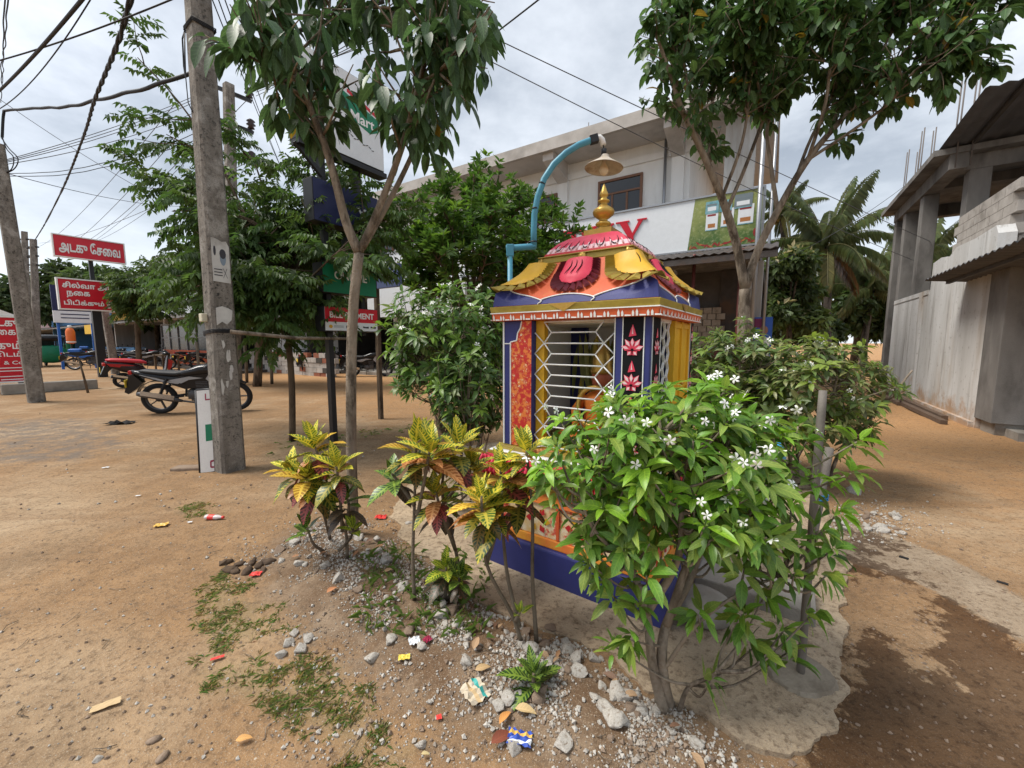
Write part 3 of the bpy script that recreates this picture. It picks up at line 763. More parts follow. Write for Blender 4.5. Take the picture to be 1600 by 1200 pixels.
def petal(qc, w_, zb, zt, body, fringe, corner):
    mb = MB(); mb.smooth = True; nu, nv = 14, 12
    grid = []
    for j in range(nv + 1):
        v_ = j / nv; z = zb + (zt - zb) * v_
        k = 1.0 if v_ > .55 else math.sqrt(max(0, 1 - (1 - v_ / .55) ** 2))
        grid.append([mb.p(rpos(qc + (2 * i / nu - 1) * w_ * k, z, .012 + .024 * (1 - abs(2 * i / nu - 1) ** 3) * min(1, v_ * 4) + (.045 * (1 - v_) ** 2 if corner else .012 * (1 - v_)))) for i in range(nu + 1)])
    for j in range(nv):
        for i in range(nu): mb.face((grid[j][i], grid[j][i + 1], grid[j + 1][i + 1], grid[j + 1][i]))
    po = mb.build('petal', body, roof)
    mb = MB(); mb.smooth = False; n = 22
    for k in range(n):
        t0, t1 = k / n, (k + .86) / n; tm = (t0 + t1) / 2
        i0, i1 = ushape(t0, w_ * .95, zb + .006, zt), ushape(t1, w_ * .95, zb + .006, zt)
        o0, o1 = ushape(t0, w_ * 1.46, zb - .046, zt), ushape(t1, w_ * 1.46, zb - .046, zt)
        ex = .04 if corner else .008
        f0 = lambda u: ex * max(0, 1 - (u[1] - zb) / (zt - zb)) ** 2
        A = [rpos(qc + u[0], u[1], .004 + f0(u)) for u in (i0, i1, o1, o0)]
        mi, mo = ushape(tm, w_ * .99, zb + .002, zt), ushape(tm, w_ * 1.36, zb - .036, zt)
        r0, r1 = rpos(qc + mi[0], mi[1], .022 + f0(mi)), rpos(qc + mo[0], mo[1], .022 + f0(mo))
        mb.poly([A[0], A[3], r1, r0]); mb.poly([A[1], r0, r1, A[2]]); mb.poly([A[3], A[2], r1]); mb.poly([A[0], r0, A[1]])
        mb.poly([A[0], A[1], A[2], A[3]])
    mb.build('fringe', fringe, po)
    mb = MB()
    for u in ((-.35, .0, .35) if not corner else (-.12,)):
        mb.tube([rpos(qc + u * w_ + .02 * math.sin(k), zt - .02 - k * (zt - zb) * .12, .040 + (.012 * (k / 5) ** 2)) for k in range(6)], [.001, .0025, .003, .003, .0025, .001], 5)
    mb.build('black_stroke', M['s_black'], po)
for s0 in range(4):
    petal(s0 * 2, .27, 1.735, 1.889, M['s_pink'], M['s_maroon'], False)
    petal(s0 * 2 + 1, .36, 1.722, 1.889, M['s_yellow'], M['s_olive'], True)
# ---- collar, upper pink tier, finial
mb = MB(); ring_box(mb, .318, .320, 1.8955, 1.904); ring_box(mb, .300, .296, 1.904, 1.936); ring_box(mb, .305, .306, 1.936, 1.944); col_ = mb.build('collar', M['s_olive'], SH, .004)
for s0 in range(4):
    for x_ in (0, .285):
        mb = MB()
        Rm = Matrix.Rotation(s0 * math.pi / 2, 4, 'Z') @ Matrix.Translation((x_, -.302 if x_ == 0 else -.29, 1.918)) @ Matrix.Rotation(math.pi / 4 if x_ else 0, 4, 'Z') @ Matrix.Rotation(math.pi / 2 - .3, 4, 'X')
        mb.lathe([(.027, -.004), (.027, .006), (.018, .012), (.010, .012), (.006, .02)], 10, Rm); mb.build('rosette', M['s_gold'], col_)
mb = MB(); ring_box(mb, .278, .27, 1.9445, 1.964); TP = [(.266, 1.964), (.248, 1.994), (.212, 2.032), (.162, 2.066), (.102, 2.0885)]
mb.m = 1; ring_box(mb, *[TP[0][0], TP[1][0]], TP[0][1], TP[1][1]); mb.m = 2; ring_box(mb, TP[1][0], TP[2][0], TP[1][1], TP[2][1])
mb.m = 2
for a, b in zip(TP[2:], TP[3:]): ring_box(mb, a[0], b[0], a[1], b[1])
tier = mb.build('upper_tier', [M['s_red'], M['s_palepink'], M['s_pink']], SH)
def tp(u, z, off):
    for (h0, z0), (h1, z1) in zip(TP, TP[1:]):
        if z <= z1: h = h0 + (h1 - h0) * (z - z0) / (z1 - z0); break
    else: h = TP[-1][0]
    return V((u * h, -h - off, z + off * .6))
mb = MB()
for s0 in range(4):
    Rm = Matrix.Rotation(s0 * math.pi / 2, 4, 'Z')
    for k in range(5):
        u = -.72 + k * .36
        mb.tube([Rm @ tp(u + .11 * math.cos(t), 2.022 + .048 * math.sin(t), .004) for t in [math.pi * (1.0 + .13 * j) for j in range(9)]], [.001, .002, .0028, .003, .003, .003, .0028, .002, .001], 5)
mb.build('black_stroke', M['s_black'], tier)
mb = MB()
for s0 in range(4):
    Rm = Matrix.Rotation(s0 * math.pi / 2, 4, 'Z')
    for k in range(14):
        u = -.9 + k * .138
        mb.tube([Rm @ tp(u, 1.968, .003), Rm @ tp(u, 1.985 + .012 * (k % 2), .003), Rm @ tp(u, 2.0 + .012 * (k % 2), .002)], [.006, .005, .001], 5)
mb.build('pale_stroke', M['s_palepink'], tier)
mb = MB(); ring_box(mb, .092, .092, 2.088, 2.122)
mb.lathe([(.060, 2.122), (.050, 2.134), (.034, 2.146), (.030, 2.152), (.046, 2.160), (.050, 2.168), (.044, 2.178), (.028, 2.186), (.026, 2.196), (.040, 2.206), (.064, 2.226), (.069, 2.243), (.062, 2.258), (.036, 2.276), (.024, 2.288), (.022, 2.296), (.036, 2.304), (.038, 2.312), (.022, 2.322), (.019, 2.332), (.027, 2.342), (.028, 2.352), (.020, 2.372), (.010, 2.398), (.002, 2.417)], 24)
mb.build('finial', M['s_gold'], SH)
# ---- inside: seated figure and hanging leaves
def inshr(x, y, z): return SH.matrix_basis @ V((x, y, z))
bpy.context.view_layer.update()
M['robe'] = flat_mat('orange_robe', (.72, .20, .03), .6); M['face'] = flat_mat('painted_face', (.42, .11, .05), .5)
st = thing('deity_statue', 'small seated deity statue in orange cloth and gold crown inside the shrine', 'statue', inshr(.10, -.20, Z0), -.617); st.scale = (1.15, 1.15, 1.15)
mb = MB(); mb.lathe([(.15, 0), (.17, .03), (.15, .08), (.10, .13), (.085, .2), (.10, .27), (.07, .30), (.03, .315)], 20); 
for s_ in (-1, 1):
    mb.tube([(s_ * .085, -.01, .28), (s_ * .13, -.05, .2), (s_ * .09, -.12, .13)], [.03, .026, .02], 8)
    mb.tube([(s_ * .05, -.03, .05), (s_ * .17, -.1, .06), (s_ * .03, -.16, .05)], [.055, .05, .035], 8)
bd = mb.build('robe', M['robe'], st)
mb = MB(); mb.lathe([(.02, .30), (.026, .32), (.05, .345), (.056, .385), (.045, .42), (.02, .44)], 16); mb.build('head', M['face'], st)
mb = MB(); mb.lathe([(.056, .405), (.062, .42), (.05, .45), (.053, .47), (.035, .52), (.015, .56), (.002, .575)], 16)
mb.tube([(math.cos(t) * .095, -.085 - .04 * max(0, -math.sin(t)), .24 + math.sin(t) * .1) for t in [k * math.pi / 8 for k in range(17)]], .014, 6)
mb.build('crown', M['s_gold'], st)
gl = MB(); gl.smooth = True
rr = random.Random(4)
for k in range(26):
    x = rr.gauss(-.03, .10); y = rr.uniform(-.1, .2)
    gl.c = rr.choice([(.20, .22, .05), (.30, .30, .09), (.55, .42, .06), (.14, .17, .05)])
    gl.leaf((x - .05, y + .1, Z1 - .06 - rr.uniform(0, .25)), (rr.uniform(-.3, .3), rr.uniform(-.3, .1), -1), (0, -1, .2), rr.uniform(.22, .42), .035, .4, .2, 4)
tag(gl.build('leaf_garland', M['leaf_far'], attrs=True), 'bunch of hanging green leaves inside the shrine behind the grille', 'garland').matrix_world = SH.matrix_basis

# ------------------------------------------------------------------ curved lamp post behind the shrine
M['lamp_blue'] = stain_mat('worn_light_blue_paint', (.075, .30, .42), (.06, .23, .33), (.62, .66, .66), 9, .45, .08, .7, (1, 1, .5), dirt_lo=.60, dirt_hi=.66)
LY = 3.5
lb = P(797, 470, LY); lb.z = .0
lp = thing('lamp_post', 'light blue bent pipe lamp post arching over the shrine roof', 'lamp post', lb, 0)
def rel(px, py): return P(px, py, LY) - lb
mb = MB(); e0, e1 = rel(797, 388), rel(833, 385)
mb.tube([(0, 0, 0), e0], .022, 12); mb.build('post', M['lamp_blue'], lp)
mb = MB(); mb.tube([e0 + V((-.035, 0, .0)), e1 + V((.02, 0, 0))], .027, 12); mb.obox(e0 + V((0, 0, -.02)), .062, .062, .10); mb.build('elbow', M['lamp_blue'], lp, .006)
ctrl = [(834, 388), (834, 362), (835, 335), (840, 308), (850, 280), (865, 257), (884, 239), (905, 226), (924, 219), (934, 216.5)]
pts = [rel(*q) for q in ctrl]
mb = MB(); mb.tube(pts, .026, 14); arch = mb.build('arch', M['lamp_blue'], lp)
mb = MB()
for q in ((836, 326), (847, 287), (834, 378)):
    i = min(range(len(pts)), key=lambda k: (pts[k] - rel(*q)).length)
    d = (pts[min(i + 1, len(pts) - 1)] - pts[max(i - 1, 0)]).normalized()
    mb.tube([rel(*q) - d * .006, rel(*q) + d * .006], .0285, 12)
mb.build('wire_tie', M['black_metal'], arch)
mb = MB(); mb.tube([rel(930, 217), rel(937, 215), rel(941, 219), rel(943, 227)], .024, 12); mb.build('end_elbow', M['white_paint'], lp)
mb = MB(); mb.beam(rel(922, 219.5), rel(934, 216), .056, .058); mb.build('clamp', M['black_metal'], lp)
top = rel(943, 226)
mb = MB(); mb.tube([top, rel(943.5, 238)], .006, 6); mb.lathe([(.010, 0), (.022, .0), (.022, .05), (.010, .055)], 10, Matrix.Translation(rel(943.5, 243))); mb.build('lamp_holder', M['black_metal'], lp)
M['lamp_shade'] = stain_mat('enamel_shade', (.62, .56, .47), (.42, .33, .24), (.25, .15, .09), 12, .4, .05, .8)
M['bulb'] = flat_mat('frosted_bulb', (.78, .66, .48), .15)
zc = rel(943.5, 262)
mb = MB(); mb.lathe([(.030, .10), (.034, .085), (.06, .06), (.155, .0), (.158, -.006), (.150, -.002), (.058, .05), (.03, .075)], 28, Matrix.Translation(zc) @ Matrix.Rotation(.08, 4, 'Y'), cap=False); mb.build('lamp_shade', M['lamp_shade'], lp)
mb = MB(); mb.lathe([(.016, .06), (.018, .03), (.034, .0), (.04, -.025), (.03, -.05), (.008, -.064)], 16, Matrix.Translation(zc)); mb.build('bulb', M['bulb'], lp)
# ------------------------------------------------------------------ buildings (built in street coordinates)
OX = OY = 0.0
def bx(mb, a0, a1, b0, b1, z0, z1): mb.box(a0 - OX, a1 - OX, b0 - OY, b1 - OY, z0, z1)
def lp3(a, b, z): return V((a - OX, b - OY, z))
def corrugated(mb, p00, p10, p01, p11, n, amp, th=.006):
    """sheet from edge p00-p10 (ridges run to p01-p11)"""
    p00, p10, p01, p11 = map(V, (p00, p10, p01, p11)); old = mb.smooth; mb.smooth = True
    nrm = (p10 - p00).cross(p01 - p00).normalized()
    rows = []
    for j in range(5):
        t = j / 4
        rows.append([mb.p(p00.lerp(p10, i / n).lerp(p01.lerp(p11, i / n), t) + nrm * amp * math.sin(i * math.pi / 2)) for i in range(n + 1)])
    rows2 = [[mb.p(V(mb.v[k]) - nrm * th) for k in r] for r in rows]
    for q in (rows, rows2):
        for a, b in zip(q, q[1:]):
            for i in range(n): mb.face((a[i], a[i + 1], b[i + 1], b[i]) if q is rows else (b[i], b[i + 1], a[i + 1], a[i]))
    mb.smooth = old
    for q, r_ in ((rows[0], rows2[0]), (rows[-1], rows2[-1])):
        for i in range(n): mb.face((q[i], r_[i], r_[i + 1], q[i + 1]))

OX, OY = -9.0, 12.0
B1 = thing('shop_building', 'two storey white building with overhanging flat concrete roof and brown windows', 'building', AB(OX, OY), TH)
mb = MB(); bx(mb, -19.4, -2.13, 12, 12.2, 3.5, 6.9); bx(mb, -2.33, -2.13, 12.2, 16.5, 3.5, 6.9); bx(mb, -19.4, -19.2, 12.2, 17, 3.5, 6.9)
wl = mb.build('wall', M['white_wall'], B1)
mb = MB()
for a in (-5.83, -2.42, -9.3, -12.8, -16.2):
    m2_ = MB(); bx(m2_, a - .16, a + .16, 11.9, 12.0, 3.5, 6.9); m2_.build('pilaster', M['white_wall'], wl)
bx(mb, -19.4, -2.1, 11.93, 12.0, 6.42, 6.6)
mb.build('wall_band', M['white_wall'], wl)
mb = MB(); bx(mb, -19.5, -.3, 10.85, 17.2, 6.9, 7.0); rs = mb.build('roof', M['soffit'], B1)
mb = MB(); bx(mb, -19.6, -.2, 10.75, 10.87, 6.88, 7.20); bx(mb, -.28, -.18, 10.87, 17.2, 6.88, 7.2); bx(mb, -19.5, -.3, 10.9, 17.2, 7.0, 7.03)
mb.build('fascia', M['slab'], rs)
for a in (-5.83, -2.42, -9.3, -12.8, -16.2, -.6):
    mb = MB(); mb.prism([(10.9 - OY, 6.895), (11.9 - OY, 6.895), (11.9 - OY, 6.35), (11.7 - OY, 6.42), (10.9 - OY, 6.68)], (0, 1, 0), (0, 0, 1), (a - .17 - OX, 0, 0), .34); mb.build('roof_bracket', M['soffit'], rs)
for a in (-15.2, -10.6, -4.9):
    for k in range(3): mb = MB(); mb.tube([lp3(a + .22 * k, 11.6 + .1 * (k % 2), 7.0), lp3(a + .22 * k + .03, 11.6, 7.75 - .15 * k)], .012, 5); mb.build('rebar', M['rebar'], rs)
def window(a0, a1, z0, z1, b, par, bars=2, louvre=False):
    mb = MB(); t = .07
    for q in ((a0, a1, z0, z0 + t), (a0, a1, z1 - t, z1), (a0, a0 + t, z0 + t, z1 - t), (a1 - t, a1, z0 + t, z1 - t)): bx(mb, q[0], q[1], b - .05, b + .06, q[2], q[3])
    zt = z0 + (z1 - z0) * .62
    if bars:
        bx(mb, a0 + t, a1 - t, b - .04, b + .05, zt, zt + .055)
        for k in range(1, bars + 1):
            x = a0 + (a1 - a0) * k / (bars + 1); bx(mb, x - .03, x + .03, b - .035, b + .045, z0 + t, zt)
    if louvre:
        for k in range(7): bx(mb, a0 + t, a1 - t, b - .02, b + .03, z0 + .12 + k * (z1 - z0 - .2) / 7, z0 + .15 + k * (z1 - z0 - .2) / 7)
    f = mb.build('window', M['brown_frame'], par, .006)
    mb = MB(); bx(mb, a0 + t, a1 - t, b - .012, b - .004, z0 + t, z1 - t); mb.build('pane', M['glass'], f)
window(-4.68, -3.36, 5.0, 6.17, 11.985, B1); window(-6.95, -6.05, 5.0, 6.12, 11.985, B1, 1, True); window(-11.6, -10.3, 5.0, 6.15, 11.985, B1); window(-15.0, -13.8, 5.0, 6.15, 11.985, B1)
mb = MB(); bx(mb, -19.4, -.35, 10.75, 17, 3.22, 3.5); mb.build('floor_slab', M['raw'], B1)  # darker concrete than the roof slab: shade under the awning put into the colour
for q_ in [(-1.25, -.62, 11.4, 11.8, 3.5, 6.9), (-.58, -.28, 10.8, 11.1, 0, 3.22), (-2.5, -2.2, 11.0, 11.3, 0, 3.22)] + [(a, a + .3, 11.0, 11.3, 0, 3.22) for a in (-6.0, -9.3, -12.8, -17.3)]:
    mb = MB(); bx(mb, *q_); mb.build('column', M['grey_plaster'], B1)
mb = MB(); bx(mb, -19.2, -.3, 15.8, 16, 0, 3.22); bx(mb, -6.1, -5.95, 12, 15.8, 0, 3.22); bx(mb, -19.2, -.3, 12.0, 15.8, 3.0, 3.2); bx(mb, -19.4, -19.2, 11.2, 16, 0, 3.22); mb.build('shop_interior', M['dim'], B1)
mb = MB(); bx(mb, -19.4, -.3, 10.84, 16, -.1, .13); mb.build('step', M['concrete'], B1)
mb = MB()
for k in range(14): bx(mb, -4.8, -1.2, 11.82 + .006 * (k % 2), 11.88, 1.95 + k * .09, 2.035 + k * .09)
bx(mb, -4.8, -1.2, 11.84, 11.9, 1.9, 3.22); mb.build('rolling_shutter', M['shutter'], B1)
for q_ in ((-1.2, -.6, 11.6, 11.8, .1, 3.2), (-5.9, -4.8, 11.8, 11.95, .1, 3.2)): mb = MB(); bx(mb, *q_); mb.build('side_panel', M['tin'], B1)  # dark finish stands in for the deep shade under the awning
mb = MB()
rr = random.Random(5)
for r_ in range(7):
    for k in range(5):
        x = -2.2 + k * .21 + (.1 if r_ % 2 else 0); bx(mb, x + .008, x + .2, 11.5 + rr.uniform(0, .012), 11.7, 1.2 + r_ * .155, 1.347 + r_ * .155)
mb.build('block_wall', stain_mat('plastered_block', (.42, .36, .30), (.30, .25, .2), (.2, .16, .12), 6, .9, .3, .9), B1)
mb = MB(); bx(mb, -4.8, -1.1, 11.45, 11.75, .1, 1.25); mb.build('counter', M['maroon'], B1)
for a_, b_, r_ in ((-.42, 10.45, .045), (-.20, 10.5, .03), (-2.75, 11.9, .04)):
    mb = MB(); mb.tube([lp3(a_, b_, 3.5 if a_ < -1 else 0), lp3(a_, b_, 6.85)], r_, 8); mb.build('drain_pipe', M['steel'], B1)
# awning
mb = MB(); corrugated(mb, lp3(-6.4, 9.0, 3.14), lp3(-.02, 9.0, 3.14), lp3(-6.4, 10.75, 3.58), lp3(-.02, 10.75, 3.58), 150, .016)
aw = mb.build('awning', M['tin'], B1)
mb = MB()
for b, z in ((9.2, 3.12), (9.9, 3.29), (10.5, 3.44)): mb.beam(lp3(-6.4, b, z), lp3(-.02, b, z), .05, .07)
for a in (-.3, -1.9, -3.5, -5.2): mb.beam(lp3(a, 9.05, 3.05), lp3(a, 10.8, 3.47), .05, .06)
bx(mb, -6.4, -.02, 9.02, 9.05, 2.98, 3.10)
mb.build('awning_frame', M['tin'], aw)
mb = MB()
mb.tube([lp3(-.62, 9.35, 0), lp3(-.62, 9.35, 3.25)], .045, 8); mb.tube([lp3(-1.5, 9.4, 0), lp3(-1.5, 9.4, 3.25)], .035, 8); mb.build('awning_post', M['maroon'], aw)

# the long signboard over the awning
OX, OY = -6.5, 10.6
SB = thing('shop_signboard', 'long white shop signboard with red serif letters above the corrugated awning', 'signboard', AB(OX, OY), TH)
mb = MB(); bx(mb, -12.7, -.36, 10.6, 10.72, 3.58, 4.74); mb.build('board', M['sign_white'], SB)
mb = MB()
for q in ((-12.74, -.32, 3.54, 3.58), (-12.74, -.32, 4.74, 4.78)): bx(mb, q[0], q[1], 10.57, 10.74, q[2], q[3])
bx(mb, -.36, -.32, 10.57, 10.74, 3.58, 4.74); mb.build('frame', M['steel'], SB)
def serif(mb, ch, x, z, w, h, y=-.02):
    t = w * .24
    def st(x0, z0, x1, z1, tt): mb.beam((x0, y, z0), (x1, y, z1), .03, tt, V((0, 0, 1)) if abs(x1 - x0) > abs(z1 - z0) else V((1, 0, 0)))
    sf = w * .16
    if ch == 'T':
        mb.box(x, x + w, y - .01, y + .014, z + h - h * .13, z + h); mb.box(x + w / 2 - t / 2, x + w / 2 + t / 2, y - .01, y + .014, z, z + h * .87)
        mb.box(x, x + .05, y - .012, y + .012, z + h * .72, z + h * .87); mb.box(x + w - .05, x + w, y - .012, y + .012, z + h * .72, z + h * .87)
        mb.box(x + w / 2 - t, x + w / 2 + t, y - .013, y + .012, z - .002, z + h * .06)
    if ch == 'H':
        for xx in (x, x + w - t): mb.box(xx, xx + t, y - .01, y + .014, z, z + h); mb.box(xx - sf * .5, xx + t + sf * .5, y - .013, y + .012, z - .002, z + h * .06); mb.box(xx - sf * .5, xx + t + sf * .5, y - .013, y + .012, z + h * .94, z + h + .002)
        mb.box(x + t, x + w - t, y - .009, y + .013, z + h * .45, z + h * .55)
    if ch == 'Y':
        ux, uz = V((1, 0, 0)), V((0, 0, 1))
        mb.prism([(x - .02, z + h), (x + w * .3, z + h), (x + w * .62, z + h * .45), (x + w * .38, z + h * .42)], ux, uz, (0, y + .012, 0), .024)
        mb.prism([(x + w * .86, z + h), (x + w + .02, z + h), (x + w * .62, z + h * .44), (x + w * .50, z + h * .42)], ux, uz, (0, y + .013, 0), .024)
        mb.box(x + w * .38, x + w * .62, y - .0115, y + .0125, z, z + h * .46)
        mb.box(x - sf, x + w * .42, y - .014, y + .012, z + h * .95, z + h + .003); mb.box(x + w * .76, x + w + sf, y - .014, y + .012, z + h * .95, z + h + .003)
        mb.box(x + w * .26, x + w * .74, y - .014, y + .012, z - .003, z + h * .055)
_pY = PBx(975, 392, 10.58); aY = toab(_pY)[0]
_pR = PBx(1006, 342, 10.58); aR = toab(_pR)[0]; zY = 3.80; hY = .70
for i, ch in enumerate('YHT'):
    mb = MB(); serif(mb, ch, aR - .62 - i * .80 - OX, zY, .60, hY); mb.build('letter', M['letter_red'], SB)
# picture panel with packets on a green field
def green_mat():
    m, nt, b, out = nodes_of('printed_field')
    tc = N(nt, 'TexCoord'); vec = tc.outputs['Object']; sx = N(nt, 'SeparateXYZ'); nt.links.new(vec, sx.inputs[0])
    n1 = noise_(nt, vec, 3, 5, .6); n2 = noise_(nt, vec, 14, 4)
    col = mixc(nt, (.055, .12, .02), (.27, .30, .085), ramp(nt, math_(nt, 'ADD', n1, math_(nt, 'MULTIPLY', math_(nt, 'SUBTRACT', sx.outputs[2], 4.1), .3)), .35, .7))
    col = mixc(nt, col, (.40, .42, .22), math_(nt, 'MULTIPLY', ramp(nt, n2, .5, .7), .5))
    nt.links.new(col, b.inputs['Base Color']); b.inputs['Roughness'].default_value = .4; return m
aL = toab(PBx(1074, 390, 10.59))[0]; aT = toab(PBx(1086, 318, 10.59))[0]; p0_ = toab(PBx(1100, 370, 10.58))[0]; p1_ = toab(PBx(1174, 340, 10.58))[0]
mb = MB(); mb.poly([(aL - OX, -.006, 3.585), (-.37 - OX, -.006, 3.585), (-.37 - OX, -.006, 4.735), (aT - OX, -.006, 4.735)])
pp = mb.build('picture_panel', green_mat(), SB)
M['print_red'] = stain_mat('printed_red', (.32, .025, .025), (.16, .02, .015), None, 25, .4, 0); M['print_teal'] = stain_mat('printed_teal', (.12, .34, .40), (.35, .5, .55), (.06, .16, .2), 14, .4, 0); M['print_food'] = flat_mat('printed_food', (.40, .16, .05), .5); M['print_grey'] = flat_mat('printed_grey', (.18, .22, .24), .4)
def pq(mb, x0, x1, z0, z1, y, sk=.0):
    x0, x1 = [p0_ + (q_ + 1.90) / 1.12 * (p1_ - p0_) for q_ in (x0, x1)]
    mb.poly([(x0 - OX, y, z0), (x1 - OX, y, z0), (x1 - OX + sk, y, z1), (x0 - OX + sk, y, z1)])
mb = MB(); zl = [(-1.88, 3.98, .30, .42), (-1.50, 4.02, .30, .40), (-1.10, 4.02, .36, .42)]
zu = [(-1.90, 4.36, .33, .27), (-1.55, 4.36, .30, .25), (-1.20, 4.38, .42, .30)]
for k, (x, z, w_, h_) in enumerate(zl + zu):
    y = -.010 - .001 * k; mb.m = 0 if k < 3 else (2 if k < 5 else 4)
    pq(mb, x, x + w_, z, z + h_, y, .01)
    mb.m = 3 if k < 3 else 0; pq(mb, x + .06, x + w_ - .06, z + .06, z + .15, y - .0015)
    mb.m = 1 if k < 3 else 4; pq(mb, x + .04, x + w_ - .05, z + h_ - .10, z + h_ - .06, y - .0015)
    mb.m = 2; pq(mb, x + .01, x + w_, z, z + .02, y - .002, 0)
rr = random.Random(8)
for k in range(26):
    mb.m = 1 if k % 4 else 3; x = aL + .06 + k * (-.42 - aL) / 26; z = 3.62 + rr.uniform(0, .10)
    a = rr.uniform(-1.2, 1.2)
    mb.poly([(x - OX + math.cos(a + t) * r_, -.0085 - k * .0001, z + math.sin(a + t) * r_) for t, r_ in ((0, .07), (1.2, .022), (2.2, .02), (math.pi, .06), (4.2, .02), (5.2, .022))])
for k in range(5):
    mb.m = 1; z = 3.66 + k * .06; mb.poly([(-.46 - OX + math.cos(t) * .06, -.0125, z + .16 + math.sin(t) * .10) for t in [j * math.pi / 4 for j in range(8)]]) if k == 0 else None
mb.build('printed_packet', [M['sign_white'], M['print_red'], M['print_teal'], M['print_food'], M['print_grey']], pp)
# smaller board behind the trees on the left
OX, OY = -11.5, 10.4
S2 = thing('shop_signboard', 'white shop board with dark script half hidden behind the bushy tree', 'signboard', AB(OX, OY), TH)
mb = MB(); bx(mb, -13.6, -8.6, 10.40, 10.50, 2.35, 3.5); mb.build('board', M['sign_white'], S2)
text('jeya', .5, M['black_metal'], S2, (1.2, -.01, .35 + 2.35), 'lettering', bold=.02)

# ------------------------------------------------------------------ unfinished concrete building on the right
OX, OY = 2.85, 12.0
B2 = thing('unfinished_building', 'unfinished grey concrete building with bare columns, rebar and corrugated sheets', 'building', AB(OX, OY), TH)
mb = MB(); mb.prism([(9.55 - OY, -.1), (15.75 - OY, -.1), (15.75 - OY, 2.46), (13.2 - OY, 2.50), (12.62 - OY, 2.52), (12.6 - OY, 3.12), (12.1 - OY, 3.16), (11.6 - OY, 3.10), (11.3 - OY, 3.22), (10.4 - OY, 3.2), (9.66 - OY, 3.24), (9.55 - OY, 3.1)], (0, 1, 0), (0, 0, 1), (0, 0, 0), .2)
sw = mb.build('side_wall', M['mudwall'], B2)
mb = MB()
for b0, b1, z0, z1, da in ((12.7, 15.7, 2.46, 2.56, -.015), (9.6, 15.7, -.05, .10, -.06), (13.05, 13.3, .1, 2.47, -.018)):
    bx(mb, 2.85 + da, 2.9, b0, b1, z0, z1)
mb.build('wall_trim', M['mudwall'], sw)
for q_ in ((2.83, 3.45, 8.95, 9.55, .18, 2.5), (2.9, 3.2, 16.7, 17.0, -.1, 5.0), (2.92, 3.2, 15.8, 16.1, -.1, 5.0), (2.92, 3.2, 14.2, 14.5, 2.4, 5.0), (3.25, 3.58, 12.62, 12.92, 2.5, 5.0), (4.05, 4.45, 12.3, 12.7, 0, 5.0), (4.6, 4.95, 9.0, 9.4, 0, 5.4), (6.5, 6.8, 12.6, 12.9, 0, 5)):
    mb = MB(); bx(mb, *q_); mb.build('column', M['raw'], B2, .01)
mb = MB(); bx(mb, 2.9, 3.4, 9.0, 9.5, -.1, .18); mb.build('column_foot', M['concrete'], B2)
for q_ in ((2.88, 3.16, 12.4, 17.0, 5.0, 5.3), (3.16, 9, 12.62, 12.9, 5.002, 5.298), (3.16, 9, 16.7, 17, 5.002, 5.298), (3.16, 9, 14.2, 14.45, 5.1, 5.297), (6.4, 6.7, 12.9, 16.7, 5.1, 5.296)):
    mb = MB(); bx(mb, *q_); mb.build('beam', M['raw'], B2)
mb = MB(); bx(mb, 2.62, 9, 12.35, 17.3, 5.3, 5.42); rf = mb.build('roof', M['raw'], B2)
mb = MB()
for b in (16.4, 15.0, 12.3):
    for da, db in ((0, 0), (.0, .22), (.22, .02), (.22, .24)): mb = MB(); mb.tube([lp3(2.95 + da, b + db, 5.0), lp3(2.97 + da, b + db + .02, 6.9 + .12 * math.sin(b * 9 + da * 30))], .014, 5); mb.build('rebar', M['rebar'], rf)
mb = MB()
rr = random.Random(6)
for r_ in range(7):
    for k in range(9):
        x = 3.3 + k * .42 + (.2 if r_ % 2 else 0)
        if r_ == 6 and k in (0, 3): continue
        mb_z = 3.15 + r_ * .17
        bx(mb, x - (.15 if r_ > 3 and k == 0 else 0), x + .41, 12.2 + rr.uniform(0, .015), 12.4, mb_z, mb_z + .162)
for r_ in range(5):
    for k in range(5): bx(mb, 3.06 + .001 * k, 3.2, 9.7 + k * .5 + (.2 if r_ % 2 else 0), 10.18 + k * .5 + (.2 if r_ % 2 else 0), 3.1 + r_ * .17, 3.262 + r_ * .17 )
mb.build('block_wall', stain_mat('grey_blocks', (.40, .37, .34), (.30, .275, .25), (.2, .18, .16), 5, .9, .4, .9), B2)
mb = MB(); bx(mb, 3.05, 9, 9.5, 17.0, 2.35, 2.5); bx(mb, 3.6, 9, 14, 14.2, -.1, 2.4); bx(mb, 8.8, 9, 9, 17, -.1, 5.3); bx(mb, 3.2, 9, 16.85, 16.98, 2.5, 3.3); mb.build('inner_slab', M['raw'], B2)
mb = MB(); bx(mb, 3.45, 9, 10.4, 10.6, -.1, 2.4); mb.build('doorway_shade_wall', M['dim'], B2)  # dark sheet added to stand in for the shade inside the doorway
mb = MB(); bx(mb, 3.0, 9, 8.6, 10.4, -.1, .12); bx(mb, 3.4, 9, 9.5, 10.4, .12, .28); mb.build('step', M['concrete'], B2)
mb = MB(); corrugated(mb, lp3(2.3, 4.5, 2.58), lp3(2.3, 10.6, 2.55), lp3(4.6, 4.5, 2.36), lp3(4.6, 10.6, 2.30), 130, .018); lawn = mb.build('lower_awning', M['tin_grey'], B2)
mb = MB(); 
for a, z in ((2.6, 2.51), (3.4, 2.43), (4.3, 2.35)): mb.beam(lp3(a, 4.5, z), lp3(a, 10.55, z - .03), .05, .05)
mb.tube([lp3(4.2, 4.7, 0), lp3(4.2, 4.7, 2.35)], .04, 8); mb.build('awning_frame', M['tin_grey'], lawn)
